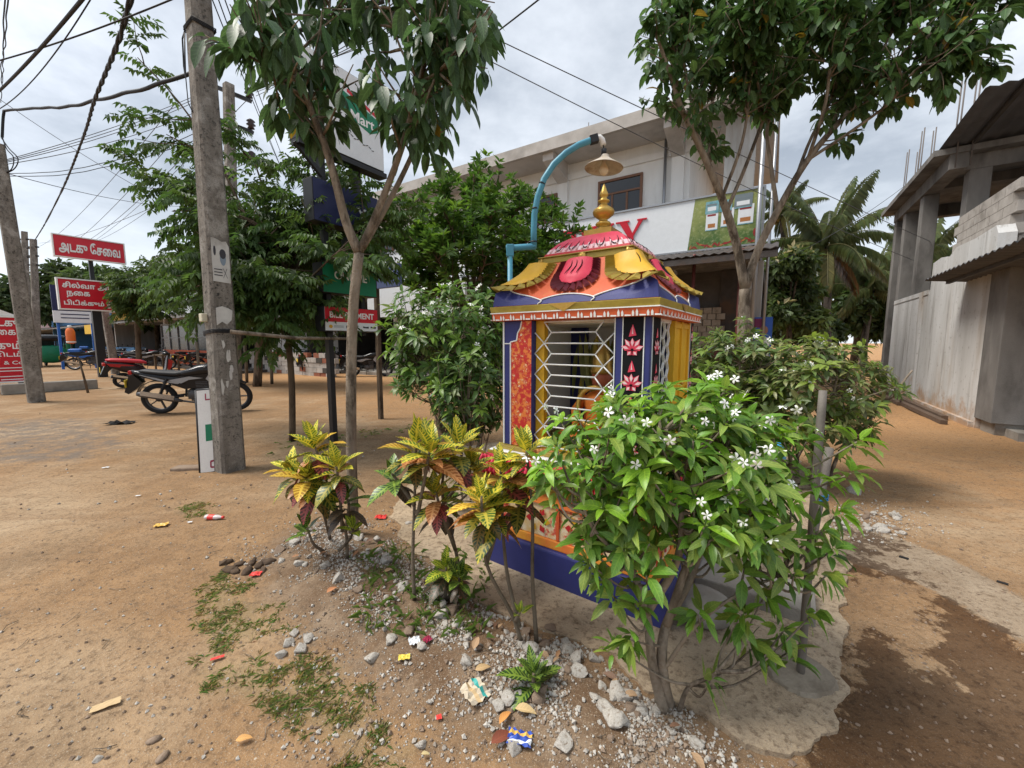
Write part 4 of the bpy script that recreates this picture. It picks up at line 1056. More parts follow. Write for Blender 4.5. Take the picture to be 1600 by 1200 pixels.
mb = MB(); corrugated(mb, lp3(2.72, 10.3, 5.62), lp3(9, 10.3, 5.9), lp3(2.72, 12.75, 5.45), lp3(9, 12.75, 5.75), 120, .02); ua = mb.build('upper_roof_sheet', M['tin_grey'], B2)
mb = MB()
for a in (3.2, 4.4, 5.6): mb.beam(lp3(a, 10.3, 5.57 + (a - 2.7) * .045), lp3(a, 12.7, 5.40 + (a - 2.7) * .045), .05, .07)
mb.build('roof_batten', M['dim'], ua)
# debris timbers lying at the foot of its wall
for k, (b0, b1, off) in enumerate(((10.2, 14.6, .18), (9.6, 12.2, .34), (12.0, 15.4, .42))):
    mb = MB(); mb.beam((0, 0, .05 + .0 * k), (b1 - b0, .03, .05), .09, .07)
    o = mb.build('timber', stain_mat('old_timber_%d' % k, (.12, .08, .055), (.08, .05, .035), None, 8, .9, .3)); o.location = AB(2.85 - off, b0); o.rotation_euler = (0, 0, TH + math.pi / 2)
    tag(o, ['long dark timber lying right against the foot of the whitewashed wall', 'short dark timber lying nearest the doorway of the concrete building', 'dark timber lying farthest out from the whitewashed wall'][k], 'timber', 'old timbers along the whitewashed wall')

# ------------------------------------------------------------------ the row of shops down the street on the left
M['wall_blue'] = stain_mat('blue_wall', (.10, .27, .50), (.08, .2, .4), None, 4, .8)
M['roof_tile'] = stain_mat('old_roof_sheet', (.20, .17, .155), (.13, .11, .1), (.22, .12, .07), 3, .9)
M['counter_orange'] = stain_mat('orange_counter', (.62, .13, .05), (.5, .10, .04), None, 4, .6)
M['aluminium'] = flat_mat('aluminium_frame', (.28, .29, .30), .5, .3); M['banner_yellow'] = flat_mat('yellow_banner', (.68, .42, .03), .6); M['banner_purple'] = flat_mat('purple_banner', (.22, .14, .42), .6)
M['shopglass'] = flat_mat('showcase_glass', (.05, .06, .06), .2, 0, .4)
def shop(a0, a1, b, h, label, wallm, up=True, fascia=None):
    global OX, OY
    OX, OY = (a0 + a1) / 2, b
    t = thing('shop', label, 'shop', AB(OX, OY), TH)
    mb = MB(); hh = 2.9
    bx(mb, a0, a1, b + 5, b + 5.2, 0, h); bx(mb, a0, a0 + .2, b, b + 5, 0, h); bx(mb, a1 - .2, a1, b, b + 5, 0, h); bx(mb, a0 + .2, a1 - .2, b, b + .2, hh, h); bx(mb, a0 + .2, a1 - .2, b + .2, b + 5, hh - .15, hh)
    mb.build('wall', wallm, t)
    mb = MB(); mb.prism([(b - .9 - OY, h), (b + 2.6 - OY, h + 1.1), (b + 6 - OY, h), (b + 6 - OY, h - .1), (b + 2.6 - OY, h + 1.0), (b - .9 - OY, h - .1)], (0, 1, 0), (0, 0, 1), (a0 - .4 - OX, 0, 0), a1 - a0 + .8); mb.build('roof', M['roof_tile'], t)
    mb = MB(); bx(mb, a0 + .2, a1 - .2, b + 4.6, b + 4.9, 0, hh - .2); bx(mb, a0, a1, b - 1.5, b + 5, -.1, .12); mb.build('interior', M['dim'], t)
    mb = MB(); corrugated(mb, lp3(a0 - .2, b - 2.0, 2.55), lp3(a1 + .2, b - 2.0, 2.55), lp3(a0 - .2, b, 3.0), lp3(a1 + .2, b, 3.0), 60, .02); mb.build('awning', M['tin'], t)
    if fascia:
        mb = MB(); bx(mb, a0 + .3, a1 - .3, b - .12, b - .02, 3.05, 3.9); mb.build('fascia_board', fascia, t)
    if up:
        mb = MB()
        n = int((a1 - a0) / 3)
        for k in range(n): bx(mb, a0 + 1 + k * 3, a0 + 2.2 + k * 3, b - .03, b + .05, h - 1.8, h - .7)
        mb.build('window', M['glass'], t)
    return t
s1 = shop(-33, -19.5, 9.6, 5.6, 'white two storey shop with orange counter and glass showcase', M['white_wall'], True, M['sign_white'])
mb = MB(); OX, OY = -26.25, 9.6
bx(mb, -31.5, -25.0, 9.0, 9.5, .12, .92); mb.build('counter', M['counter_orange'], s1)
mb = MB(); bx(mb, -31.45, -25.05, 9.05, 9.45, .92, 2.35); sg = mb.build('showcase', M['shopglass'], s1)
mb = MB()
for k in range(6): bx(mb, -31.5 + k * 1.28, -31.44 + k * 1.28, 9.0, 9.06, .92, 2.42)
bx(mb, -31.5, -25.0, 9.0, 9.07, 2.36, 2.44); bx(mb, -31.5, -25.0, 9.005, 9.06, 1.6, 1.64); mb.build('showcase_frame', M['aluminium'], sg)
s2 = shop(-45, -33.6, 9.9, 3.6, 'low open shop with a yellow banner under its awning', M['grey_plaster'], False, M['banner_yellow'])
mb = MB(); OX, OY = -39.3, 9.9
bx(mb, -43, -38.5, 7.85, 7.9, 1.95, 2.6); mb.build('banner', M['banner_yellow'], s2)
mb = MB(); bx(mb, -44, -36, 8.8, 9.4, .12, 1.0); mb.build('counter', M['wall_blue'], s2)
s3 = shop(-70, -46, 10.2, 4.2, 'long blue walled shop at the far end of the street', M['wall_blue'], False, M['wall_blue'])
s4 = shop(-110, -72, 10.5, 4.5, 'far dark roofed shop beyond the blue one', M['grey_plaster'], False, M['sign_red'])
# low ruined wall by the verandah
OX, OY = -17.5, 9.3
mb = MB()
rr = random.Random(9)
for r_ in range(5):
    for k in range(16):
        if r_ == 4 and k % 5 == 2: continue
        x = -21.2 + k * .42 + (.2 if r_ % 2 else 0); mb.m = rr.choice((0, 0, 0, 0, 0, 1, 2)); bx(mb, x, x + .405, 9.3 + rr.uniform(0, .03), 9.5, -.05 + r_ * .2, .14 + r_ * .2)
o = mb.build('low_wall', [M['slab'], stain_mat('red_brick', (.32, .12, .07), (.22, .08, .05), None, 6, .9), M['dim']], loc=AB(OX, OY)); o.rotation_euler = (0, 0, TH)
tag(o, 'low broken wall of whitewashed blocks and red brick behind the trees', 'wall')
# ------------------------------------------------------------------ trees
def greens(r_, base, var=.35, yel=.0):
    k = 1 + r_.uniform(-var, var); y = r_.uniform(0, yel)
    return (base[0] * k * (1 + y), base[1] * k * (1 + .3 * y), base[2] * k)
def rdir(r_):
    while True:
        q = V((r_.uniform(-1, 1), r_.uniform(-1, 1), r_.uniform(-1, 1)))
        if .05 < q.length < 1: return q.normalized()
def smooth_line(pts, n=4):
    """Catmull-Rom through points"""
    pts = [V(q) for q in pts]; P_ = [pts[0] * 2 - pts[1]] + pts + [pts[-1] * 2 - pts[-2]]; o = []
    for i in range(1, len(P_) - 2):
        a, b, c, d = P_[i - 1:i + 3]
        for k in range(n):
            t = k / n
            o.append(.5 * ((2 * b) + (c - a) * t + (2 * a - 5 * b + 4 * c - d) * t * t + (3 * b - a - 3 * c + d) * t ** 3))
    o.append(pts[-1]); return o
def taper(n, r0, r1): return [r0 + (r1 - r0) * (i / (n - 1)) for i in range(n)]
def bezier3(a, d, L, up, r_, wob=.12, n=6):
    o = [V(a)]; d = V(d).normalized()
    for i in range(n):
        d = (d + V((0, 0, up)) / n + rdir(r_) * wob).normalized(); o.append(o[-1] + d * (L / n))
    return o
def big_leaf_tree(root, base, limbs, seed, subs=(9, 13), sublen=(.3, .6), nleaf=(7, 11), L=(.13, .2), wid=.52, col=(.042, .085, .024), tmin=.35, up=.25, droop=.9, yel=.25, leafm=None, barkm=None, down=.55):
    r_ = random.Random(seed); wood = MB(); fol = MB(); fol.smooth = True
    for pts, r0, r1, leafy in limbs:
        ln = smooth_line([q - base for q in pts]); wood.tube(ln, taper(len(ln), r0, r1), 9)
        if not leafy: continue
        for k in range(r_.randint(*subs) * leafy):
            t = tmin + (1 - tmin) * (k + r_.random()) / (r_.randint(*subs) * leafy) if False else r_.uniform(tmin, 1.0)
            i = min(len(ln) - 2, int(t * (len(ln) - 1))); p0 = ln[i].lerp(ln[i + 1], t * (len(ln) - 1) - i)
            d = ((ln[i + 1] - ln[i]).normalized() * .55 + rdir(r_) * .8 + V((0, 0, up)))
            sl = r_.uniform(*sublen) * (1.15 - .5 * t)
            br = bezier3(p0, d, sl, .2, r_, .12); wood.tube(br, taper(len(br), .007 + .005 * (1 - t), .003), 5)
            m = r_.randint(*nleaf)
            for j in range(m):
                tt = .25 + .75 * (j + r_.random() * .6) / m
                ii = min(len(br) - 2, int(tt * (len(br) - 1))); q = br[ii].lerp(br[ii + 1], tt * (len(br) - 1) - ii)
                dd = (br[ii + 1] - br[ii]).normalized() * .35 + rdir(r_) * .8 + V((0, 0, -down))
                fol.c = greens(r_, col, .4, yel)
                if r_.random() < .012: fol.c = (.30, .20, .03)
                fol.w = tuple(min(1, c * 2.2) for c in fol.c)
                l_ = r_.uniform(*L); s_ = dd.normalized() * .03
                fol.leaf(q + s_, dd, V((r_.uniform(-.5, .5), r_.uniform(-.5, .5), 1)), l_, l_ * wid, droop, .12, 4)
    wood.build('trunk', barkm or M['bark'], root); fol.build('crown', leafm or M['leaf_big'], root, attrs=True)

# young tree in the middle, three ascending limbs
b0 = on(553, 838, -.03); ty = b0.y
t1 = thing('young_tree', 'slim young tree with forked pale trunk and drooping broad leaves beside the signpost', 'tree', b0, 0, None)
fk = P(561, 395, ty)
lim = [([b0, P(549, 700, ty), P(549, 560, ty), P(553, 470, ty), fk], .038, .032, 0),
       ([fk, P(540, 345, ty - .02), P(515, 250, ty - .06), P(478, 150, ty - .1), P(445, 60, ty - .12), P(425, -60, ty - .1)], .034, .010, 3),
       ([P(520, 268, ty - .05), P(500, 170, ty + .12), P(510, 70, ty + .2), P(520, -60, ty + .3)], .018, .007, 2),
       ([fk, P(590, 330, ty), P(628, 230, ty - .05), P(655, 130, ty - .1), P(685, 20, ty - .15), P(700, -80, ty - .2)], .026, .009, 3),
       ([P(566, 388, ty), P(605, 320, ty + .08), P(640, 250, ty + .15), P(668, 180, ty + .2), P(715, 60, ty + .3), P(740, -60, ty + .3)], .022, .007, 2),
       ([P(478, 150, ty - .1), P(440, 130, ty - .25), P(410, 90, ty - .35)], .012, .005, 1),
       ([P(655, 130, ty - .1), P(690, 110, ty - .25), P(725, 90, ty - .3)], .010, .004, 1),
       ([P(655, 130, ty - .1), P(620, 60, ty - .1), P(600, -40, ty - .1)], .010, .004, 1)]
big_leaf_tree(t1, b0, lim, 21, (10, 12), (.25, .58), (7, 11), (.11, .20), .37, (.066, .130, .055), .36, .12, 1.1, .15, down=.8)

# tree behind the shrine on the right, wide leaning crown
ty = 5.4
b0 = P(1160, 640, ty); b0.z = 0
t2 = thing('forked_tree', 'tree with smooth forked trunk and wide crown standing before the shop awning', 'tree', b0)
fk = P(1164, 452, ty)
lim = [([b0, P(1160, 560, ty), P(1162, 500, ty), fk], .085, .072, 0),
       ([fk, P(1150, 380, ty), P(1128, 310, ty - .1), P(1098, 240, ty - .25), P(1065, 170, ty - .4), P(1045, 110, ty - .5), P(1020, 40, ty - .6)], .060, .014, 2),
       ([P(1135, 330, ty - .08), P(1165, 260, ty - .1), P(1195, 180, ty - .15), P(1225, 100, ty - .2), P(1250, 20, ty - .3)], .026, .010, 3),
       ([P(1108, 262, ty - .2), P(1110, 190, ty - .1), P(1118, 110, ty), P(1120, 20, ty)], .022, .010, 3),
       ([fk, P(1185, 390, ty), P(1215, 330, ty - .1), P(1262, 250, ty - .25), P(1330, 170, ty - .45), P(1400, 95, ty - .65), P(1490, 30, ty - .9), P(1560, -15, ty - 1.1)], .055, .012, 3),
       ([P(1262, 250, ty - .25), P(1330, 205, ty - .5), P(1390, 160, ty - .7), P(1430, 110, ty - .9), P(1510, 60, ty - 1.1)], .020, .008, 2),
       ([P(1215, 330, ty - .1), P(1205, 260, ty), P(1200, 190, ty + .1), P(1240, 110, ty + .1), P(1290, 20, ty)], .028, .010, 3),
       ([P(1240, 288, ty - .2), P(1270, 210, ty - .2), P(1320, 120, ty - .3), P(1370, 20, ty - .4)], .022, .008, 3),
       ([P(1330, 170, ty - .45), P(1400, 40, ty - .5), P(1450, -40, ty - .6)], .016, .007, 3),
       ([P(1098, 240, ty - .25), P(1070, 110, ty - .3), P(1060, 20, ty - .4)], .018, .008, 2)]
lim += [([P(1128, 310, ty - .1), P(1160, 220, ty - .3), P(1170, 130, ty - .4), P(1160, 30, ty - .5)], .022, .008, 3),
        ([P(1262, 250, ty - .25), P(1290, 160, ty - .5), P(1300, 70, ty - .6), P(1310, -20, ty - .7)], .022, .008, 3),
        ([P(1400, 95, ty - .65), P(1440, 90, ty - .8), P(1500, 85, ty - 1.0)], .014, .006, 2), ([P(1195, 180, ty - .15), P(1180, 100, ty - .5), P(1190, 10, ty - .8)], .018, .007, 3)]
big_leaf_tree(t2, b0, lim, 33, (13, 16), (.35, .75), (9, 14), (.11, .19), .46, (.068, .140, .048), .45, .25)

# pinnate trees by the concrete pole
def spray(fol, p0, d, L, r_, col, n=8, ll=.085, lw=.03):
    """one compound leaf: drooping midrib with paired leaflets"""
    d = V(d).normalized(); q = V(p0); side = d.cross(V((0, 0, 1)))
    if side.length < .1: side = V((1, 0, 0))
    side.normalize(); side = Quaternion(d, r_.uniform(-.9, .9)) @ side; col = greens(r_, col, .35, .35); n = max(3, n + r_.randint(-1, 1))
    for j in range(n):
        q = q + d * (L / n); d = (d + V((0, 0, -.75)) / n).normalized()
        for s_ in (-1, 1):
            fol.c = greens(r_, col, .2)
            fol.leaf4(q, d * .5 + side * s_ * .85 + V((0, 0, r_.uniform(-.75, -.1))), V((r_.uniform(-.6, .6), r_.uniform(-.6, .6), 1)), ll * (1 - .25 * j / n) * r_.uniform(.85, 1.15), lw, .35)
    fol.leaf4(q, d, V((0, 0, 1)), ll, lw, .3)
def pinnate_tree(root, base, limbs, seed, dens, col, L=.28, sub=(.5, 1.0), tmin=.25, per=(7, 10), ll=.085, lw=.031, up=.1):
    r_ = random.Random(seed); wood = MB(); fol = MB()
    for pts, r0, r1, leafy in limbs:
        ln = smooth_line([q - base for q in pts]); wood.tube(ln, taper(len(ln), r0, r1), 8)
        for k in range(int(dens * leafy)):
            t = r_.uniform(tmin, 1); i = min(len(ln) - 2, int(t * (len(ln) - 1))); p0 = ln[i].lerp(ln[i + 1], t * (len(ln) - 1) - i)
            d = (ln[i + 1] - ln[i]).normalized() * .5 + rdir(r_) * V((1, 1, .75)) + V((0, 0, up))
            br = bezier3(p0, d, r_.uniform(*sub) * (1.1 - .4 * t), -.05, r_, .14); wood.tube(br, taper(len(br), .009, .003), 4)
            m = r_.randint(*per)
            for j in range(m):
                tt = .2 + .8 * (j + .5) / m; ii = min(len(br) - 2, int(tt * (len(br) - 1))); q = br[ii].lerp(br[ii + 1], tt * (len(br) - 1) - ii)
                bd = (br[ii + 1] - br[ii]).normalized(); sd_ = bd.cross(V((0, 0, 1))).normalized() * (1 if j % 2 else -1)
                spray(fol, q, bd * .6 + sd_ * .8 + rdir(r_) * .5 + V((0, 0, r_.uniform(-.3, .4))), L * r_.uniform(.75, 1.2), r_, col, 7, ll, lw)
    wood.build('trunk', M['bark_dark'], root); fol.build('crown', M['leaf_far'], root, attrs=True)
GP = (.072, .145, .040)
b0 = on(457, 690); y0 = b0.y
t3 = thing('feathery_tree', 'dense feathery leaved tree with thin trunk behind the big concrete pole', 'tree', b0)
fk = P(450, 470, y0)
lim = [([b0, P(456, 600, y0), P(450, 520, y0), fk], .045, .038, 0),
       ([fk, P(420, 410, y0 + .2), P(380, 330, y0 + .4), P(340, 250, y0 + .5), P(280, 160, y0 + .5), P(215, 90, y0 + .4)], .030, .006, .75),
       ([fk, P(440, 400, y0 - .1), P(400, 350, y0 - .3), P(340, 330, y0 - .3), P(270, 330, y0 - .2)], .03, .008, 1.6),
       ([fk, P(470, 400, y0), P(490, 320, y0 + .1), P(500, 275, y0 + .2), P(505, 255, y0 + .2)], .026, .007, .6),
       ([fk, P(490, 430, y0 - .5), P(520, 400, y0 - .8), P(545, 385, y0 - .85)], .016, .006, .4),
       ([fk, P(500, 420, y0 - .2), P(540, 390, y0 - .3), P(590, 350, y0 - .3)], .03, .008, 1.4),
       ([fk, P(430, 430, y0 - .2), P(380, 420, y0 - .5), P(320, 420, y0 - .5)], .025, .008, 1.5),
       ([P(420, 410, y0 + .2), P(420, 340, y0 + .4), P(400, 260, y0 + .6), P(380, 240, y0 + .7)], .020, .006, .45),
       ([fk, P(400, 470, y0 + .3), P(340, 450, y0 + .8), P(290, 430, y0 + 1.0)], .02, .007, 1.2),
       ([P(380, 330, y0 + .4), P(320, 300, y0 + .5), P(260, 300, y0 + .6)], .018, .006, .8),
       ([P(340, 250, y0 + .5), P(300, 230, y0 + .4), P(260, 210, y0 + .4)], .014, .006, .2)]
lim += [([fk, P(x0, (470 + y0_) / 2 - 10, y0 + dy * .5), P(x1, y0_, y0 + dy)], .02, .006, 1.1) for x0, x1, y0_, dy in ((440, 400, 470, -.6), (440, 430, 500, -.5), (460, 480, 480, -.5), (430, 350, 480, .2), (440, 470, 370, .5), (470, 530, 350, .5), (470, 560, 320, .6), (420, 300, 380, .3))]
pinnate_tree(t3, b0, lim, 5, 13, GP, .30, (.5, 1.0), .25, (6, 9), .12, .046)
b0 = on(402, 604); y0 = b0.y
t4 = thing('feathery_tree', 'feathery leaved tree farther back whose brown trunk stands near the low broken wall', 'tree', b0)
fk = P(405, 500, y0)
lim = [([b0, P(404, 560, y0), fk], .13, .1, 0)]
for (x, y, dy) in ((330, 380, 0), (370, 370, .5), (430, 370, -.4), (480, 400, -.8), (280, 430, .4), (520, 440, 0), (310, 390, 1), (450, 340, .5)):
    lim.append(([fk, P((405 * 2 + x) / 3, (500 * 2 + y) / 3 - 12, y0 + dy * .4), P(x, y, y0 + dy * 2)], .07, .015, 1))
pinnate_tree(t4, b0, lim, 6, 15, (.052, .10, .030), .5, (.9, 1.8), .2, (7, 10), .20, .08)
# tree half covering the red signs
b0 = PAx(216, 560, -21.0); b0.z = 0; y0 = b0.y
t5 = thing('feathery_tree', 'feathery leaved tree hanging over the red sign boards', 'tree', b0)
fk = P(214, 500, y0)
lim = [([b0, P(216, 540, y0), fk], .10, .08, 0)]
for (x, y, dy) in ((205, 430, -.3), (220, 420, .3), (200, 425, .2), (240, 410, 0), (280, 450, .4), (195, 455, -.6), (210, 440, -.8), (260, 480, -.3), (205, 470, -.6)):
    lim.append(([fk, P((214 * 2 + x) / 3, (500 * 2 + y) / 3 - 6, y0 + dy * .4), P(x, y, y0 + dy * 2)], .06, .012, 1))
pinnate_tree(t5, b0, lim, 7, 14, (.07, .13, .036), .36, (.5, 1.0), .45, (6, 9), .16, .065, .1)

# bushy dark tree behind the shrine: small leaves in upright rosettes
def rosette_tree(root, base, limbs, seed, dens, col, L=(.10, .15), nros=(7, 10), sub=(.3, .7), tmin=.4, wid=.4, barkm=None, leafm=None, lf4=True, bright=1.6):
    r_ = random.Random(seed); wood = MB(); fol = MB(); fol.smooth = False
    zs = [q.z for l in limbs for q in l[0]]; z0, z1 = min(zs), max(zs)
    for pts, r0, r1, leafy in limbs:
        ln = smooth_line([q - base for q in pts]); wood.tube(ln, taper(len(ln), r0, r1), 8)
        for k in range(int(dens * leafy)):
            t = r_.uniform(tmin, 1); i = min(len(ln) - 2, int(t * (len(ln) - 1))); p0 = ln[i].lerp(ln[i + 1], t * (len(ln) - 1) - i)
            d = (ln[i + 1] - ln[i]).normalized() * .4 + rdir(r_) + V((0, 0, .45))
            br = bezier3(p0, d, r_.uniform(*sub), .35, r_, .16); wood.tube(br, taper(len(br), .011, .004), 4)
            young = r_.random() < .35
            for e in range(3):
                tip = br[-1 - e * 2] if e * 2 < len(br) - 1 else br[1]
                ax = (br[-1] - br[-2]).normalized() * .6 + V((0, 0, .5)) + rdir(r_) * .3
                ax.normalize(); _, s1_, s2_ = frame_from(ax)
                m = r_.randint(*nros)
                for j in range(m):
                    a = j * 2.4 + r_.random(); op = r_.uniform(.5, 1.2)
                    dd = ax * math.cos(op) + (s1_ * math.cos(a) + s2_ * math.sin(a)) * math.sin(op)
                    c = greens(r_, col, .35, .3)
                    if young and e == 0: c = (c[0] * bright * 1.15, c[1] * bright, c[2] * bright * .8)
                    fol.c = c; l_ = r_.uniform(*L)
                    fol.leaf4(tip + dd * .02, dd, ax, l_, l_ * wid, .25)
    wood.build('trunk', barkm or M['bark_dark'], root); fol.build('crown', leafm or M['leaf_far'], root, attrs=True)
y0 = 8.4
b0 = P(735, 560, y0); b0.z = 0
t6 = thing('bushy_tree', 'bushy dark green tree with glossy upright leaves left of the lamp post', 'tree', b0)
fk = P(735, 500, y0)
lim = [([b0, fk], .09, .08, 0)]
for (x, y, dy) in ((640, 310, .3), (690, 285, .2), (740, 270, 0), (780, 275, .3), (820, 300, 0), (860, 330, .2), (890, 360, .1), (640, 370, -.3), (700, 340, -.5), (770, 330, -.6), (830, 370, -.5), (870, 400, -.2), (620, 410, 0), (680, 400, -.6), (760, 400, -.5), (600, 340, .8), (720, 330, .6), (800, 350, .8), (880, 385, .5), (840, 430, -.2), (655, 450, -.1)):
    lim.append(([fk, P((735 * 2 + x) / 3 + rnd.uniform(-8, 8), (500 * 2 + y) / 3, y0 + dy * .5), P((735 + x * 2) / 3, (500 + y * 2) / 3 - 6, y0 + dy * 1.2), P(x, y, y0 + dy * 2)], .04, .010, 1))
rosette_tree(t6, b0, lim, 11, 20, (.075, .17, .030), (.13, .20), (8, 11), (.25, .6), .45, .42)

# background trees, right
def crown_tree(name, label, px, py_top, w_px, Y, seed, col, n=240, base_z=0, L=(.25, .4), group=None, spark=None):
    r_ = random.Random(seed); top = P(px, py_top, Y); b_ = V((top.x, top.y, base_z)); t = thing(name, label, 'tree', b_, 0, group)
    wr = w_px / F_PX * Y / 2; H_ = top.z - base_z; wood = MB(); fol = MB()
    wood.tube([(0, 0, -.2), (.1, 0, H_ * .3), (0, .1, H_ * .55)], [wr * .09, wr * .07, wr * .045], 8)
    blobs = [(V((r_.uniform(-.65, .65) * wr, r_.uniform(-.65, .65) * wr, H_ * r_.uniform(.42, .86))), wr * r_.uniform(.3, .5)) for _ in range(11)] + [(V((0, 0, H_ * .88)), wr * .4)]
    for c, rad in blobs:
        wood.tube([(0, 0, H_ * .4), c * .6 + V((0, 0, H_ * .2)), c], [wr * .04, wr * .03, wr * .01], 5)
        cc = greens(r_, col, .3, .2)
        for k in range(n):
            d = rdir(r_); q = c + d * V((1, 1, .8)) * rad * r_.uniform(.5, 1.06)
            for j in range(3):
                fol.c = greens(r_, cc, .35, .3)
                if spark and d.z > .3 and r_.random() < .12: fol.c = spark
                dd = (d * .5 + rdir(r_) + V((0, 0, -.15))); l_ = r_.uniform(*L)
                fol.leaf4(q + rdir(r_) * .12, dd, d + V((0, 0, .6)), l_, l_ * .45, .3)
    wood.build('trunk', M['bark_dark'], t); fol.build('crown', M['leaf_far'], t, attrs=True)
    return t
crown_tree('mango_tree', 'dark round tree with cream flower tips beside the shop awning', 1240, 385, 105, 17, 51, (.075, .13, .04), 170, spark=(.42, .36, .20), L=(.28, .42))
crown_tree('mango_tree', 'tree filling the gap below the coconut palms', 1345, 440, 130, 24, 52, (.06, .11, .035), 150, L=(.35, .55))
crown_tree('mango_tree', 'low dark tree at the lane end under the round tree', 1235, 470, 110, 22, 53, (.045, .08, .028), 150, L=(.35, .5))
crown_tree('mango_tree', 'tree behind the coconut palms next to the bare columns', 1420, 400, 120, 27, 54, (.06, .115, .035), 140, L=(.35, .55))
for k, (x, y, w_, Y, lb_) in enumerate(((95, 405, 90, 44, 'dark tree far down the street behind the pole pair'), (20, 430, 90, 48, 'dark tree at the far left end of the street'), (150, 415, 90, 40, 'dark tree behind the upper red sign'), (235, 425, 90, 34, 'green tree behind the white two storey shop'), (300, 440, 80, 33, 'green tree rising over the orange counter shop'))):
    crown_tree('street_tree', lb_, x, y, w_, Y, 60 + k, (.055, .105, .035), 110, L=(.5, .8), group='far trees down the street')

# coconut palms
def palm(label, px, py_crown, Y, base_px, seed, nf=20, FL=3.2, lean=0):
    r_ = random.Random(seed); top = P(px, py_crown, Y); b_ = V((P(base_px, 540, Y).x, Y, 0)); t = thing('coconut_palm', label, 'palm tree', b_, 0, 'coconut palms at the lane end')
    tp_ = top - b_; wood = MB(); ln = smooth_line([(0, 0, -.2), tp_ * .35 + V((-.1, 0, 0)), tp_ * .7, tp_]); wood.tube(ln, taper(len(ln), .19, .11), 9); wood.build('trunk', M['bark_palm'], t)
    nut = MB()
    for k in range(7):
        a = k * .9; nut.lathe([(.02, -.13), (.09, -.07), (.11, 0), (.08, .08), (.02, .12)], 8, Matrix.Translation(tp_ + V((math.cos(a) * .26, math.sin(a) * .26, -.25 - .1 * (k % 2)))))
    nut.build('coconut', stain_mat('coconut_husk_%d' % seed, (.24, .20, .06), (.2, .12, .05)), t)
    for k in range(nf):
        f_ = MB(); a = k * 2.399 + r_.uniform(-.2, .2); e = R(80) - R(115) * (k / nf) ** .9
        d = V((math.cos(a) * math.cos(e), math.sin(a) * math.cos(e), math.sin(e))); q = tp_.copy(); L_ = FL * r_.uniform(.85, 1.1); n = 44; pts = [q.copy()]
        base = (.12, .17, .07) if k < nf * .7 else ((.15, .16, .07) if k < nf * .95 else (.20, .13, .06))
        for j in range(n):
            q = q + d * (L_ / n); d = (d + V((0, 0, -1)) * (1.5 / n) * (.35 + j / n)).normalized(); pts.append(q.copy())
            if j < 3: continue
            sd_ = d.cross(V((0, 0, 1)))
            if sd_.length < .05: sd_ = V((math.sin(a), -math.cos(a), 0))
            sd_.normalize(); ll = .75 * math.sin(math.pi * (.12 + .84 * j / n)) ** .7 * FL / 3.2
            for s_ in (-1, 1):
                f_.c = greens(r_, base, .3, .4)
                f_.leaf4(q, d * .55 + sd_ * s_ * .75 + V((0, 0, -.45 + r_.uniform(-.25, .15))), V((0, 0, 1)), ll * r_.uniform(.85, 1.1), .024, .9)
        f_.c = (.16, .15, .06); f_.tube(pts, taper(len(pts), .03, .006), 4, cap=False)
        f_.build('frond', M['frond'], t, attrs=True)
palm('tall coconut palm in the middle of the group with upright crown', 1292, 385, 19, 1300, 71, 22, 3.2)
palm('lower coconut palm right of the tallest one, nearer the bare columns', 1362, 452, 22, 1352, 72, 20, 3.5)
palm('small coconut palm leaning left with brown skirts below the flowering tree', 1278, 455, 25, 1262, 73, 18, 3.2)
palm('coconut palm seen between the concrete columns', 1440, 415, 22, 1470, 74, 20, 3.0)
palm('palm showing only its fan of fronds beside the picture signboard', 1222, 335, 21, 1236, 75, 16, 1.9)
# ------------------------------------------------------------------ crape jasmine bushes
def make_flower_mesh():
    mb = MB(); mb.smooth = True
    for k in range(5):
        a = k * 2 * math.pi / 5; d = V((math.cos(a), math.sin(a), 0)); s_ = V((-math.sin(a), math.cos(a), 0))
        rows = []
        for j, (t, wl, wr, z) in enumerate(((0.003, .0015, .0015, 0), (.010, .004, .005, .002), (.018, .006, .0095, .003), (.025, .0055, .012, .001), (.0295, .0, .008, -.003))):
            c = d * t + s_ * t * .25
            rows.append((mb.p(c - s_ * wl + V((0, 0, z + .001))), mb.p(c + V((0, 0, z))), mb.p(c + s_ * wr + V((0, 0, z - .0015)))))
        for p_, q in zip(rows, rows[1:]):
            mb.face((p_[0], p_[1], q[1], q[0])); mb.face((p_[1], p_[2], q[2], q[1]))
    mb.m = 1; mb.lathe([(.0028, .001), (.002, -.010), (.0014, -.025)], 6)
    return mb
_fm = make_flower_mesh()
M['flower_tube'] = flat_mat('flower_tube', (.45, .55, .2), .6)
_proto_flower = None
def put_flower(parent, loc, nrm, scale, r_):
    global _proto_flower
    if _proto_flower is None: o = _fm.build('flower', [M['petal'], M['flower_tube']], parent); _proto_flower = o
    else: o = _proto_flower.copy(); COL.objects.link(o); o.parent = parent
    o.location = loc; q = V((0, 0, 1)).rotation_difference(V(nrm).normalized()); o.rotation_mode = 'QUATERNION'; o.rotation_quaternion = q @ Quaternion((0, 0, 1), r_.uniform(0, 6)); o.scale = (scale,) * 3
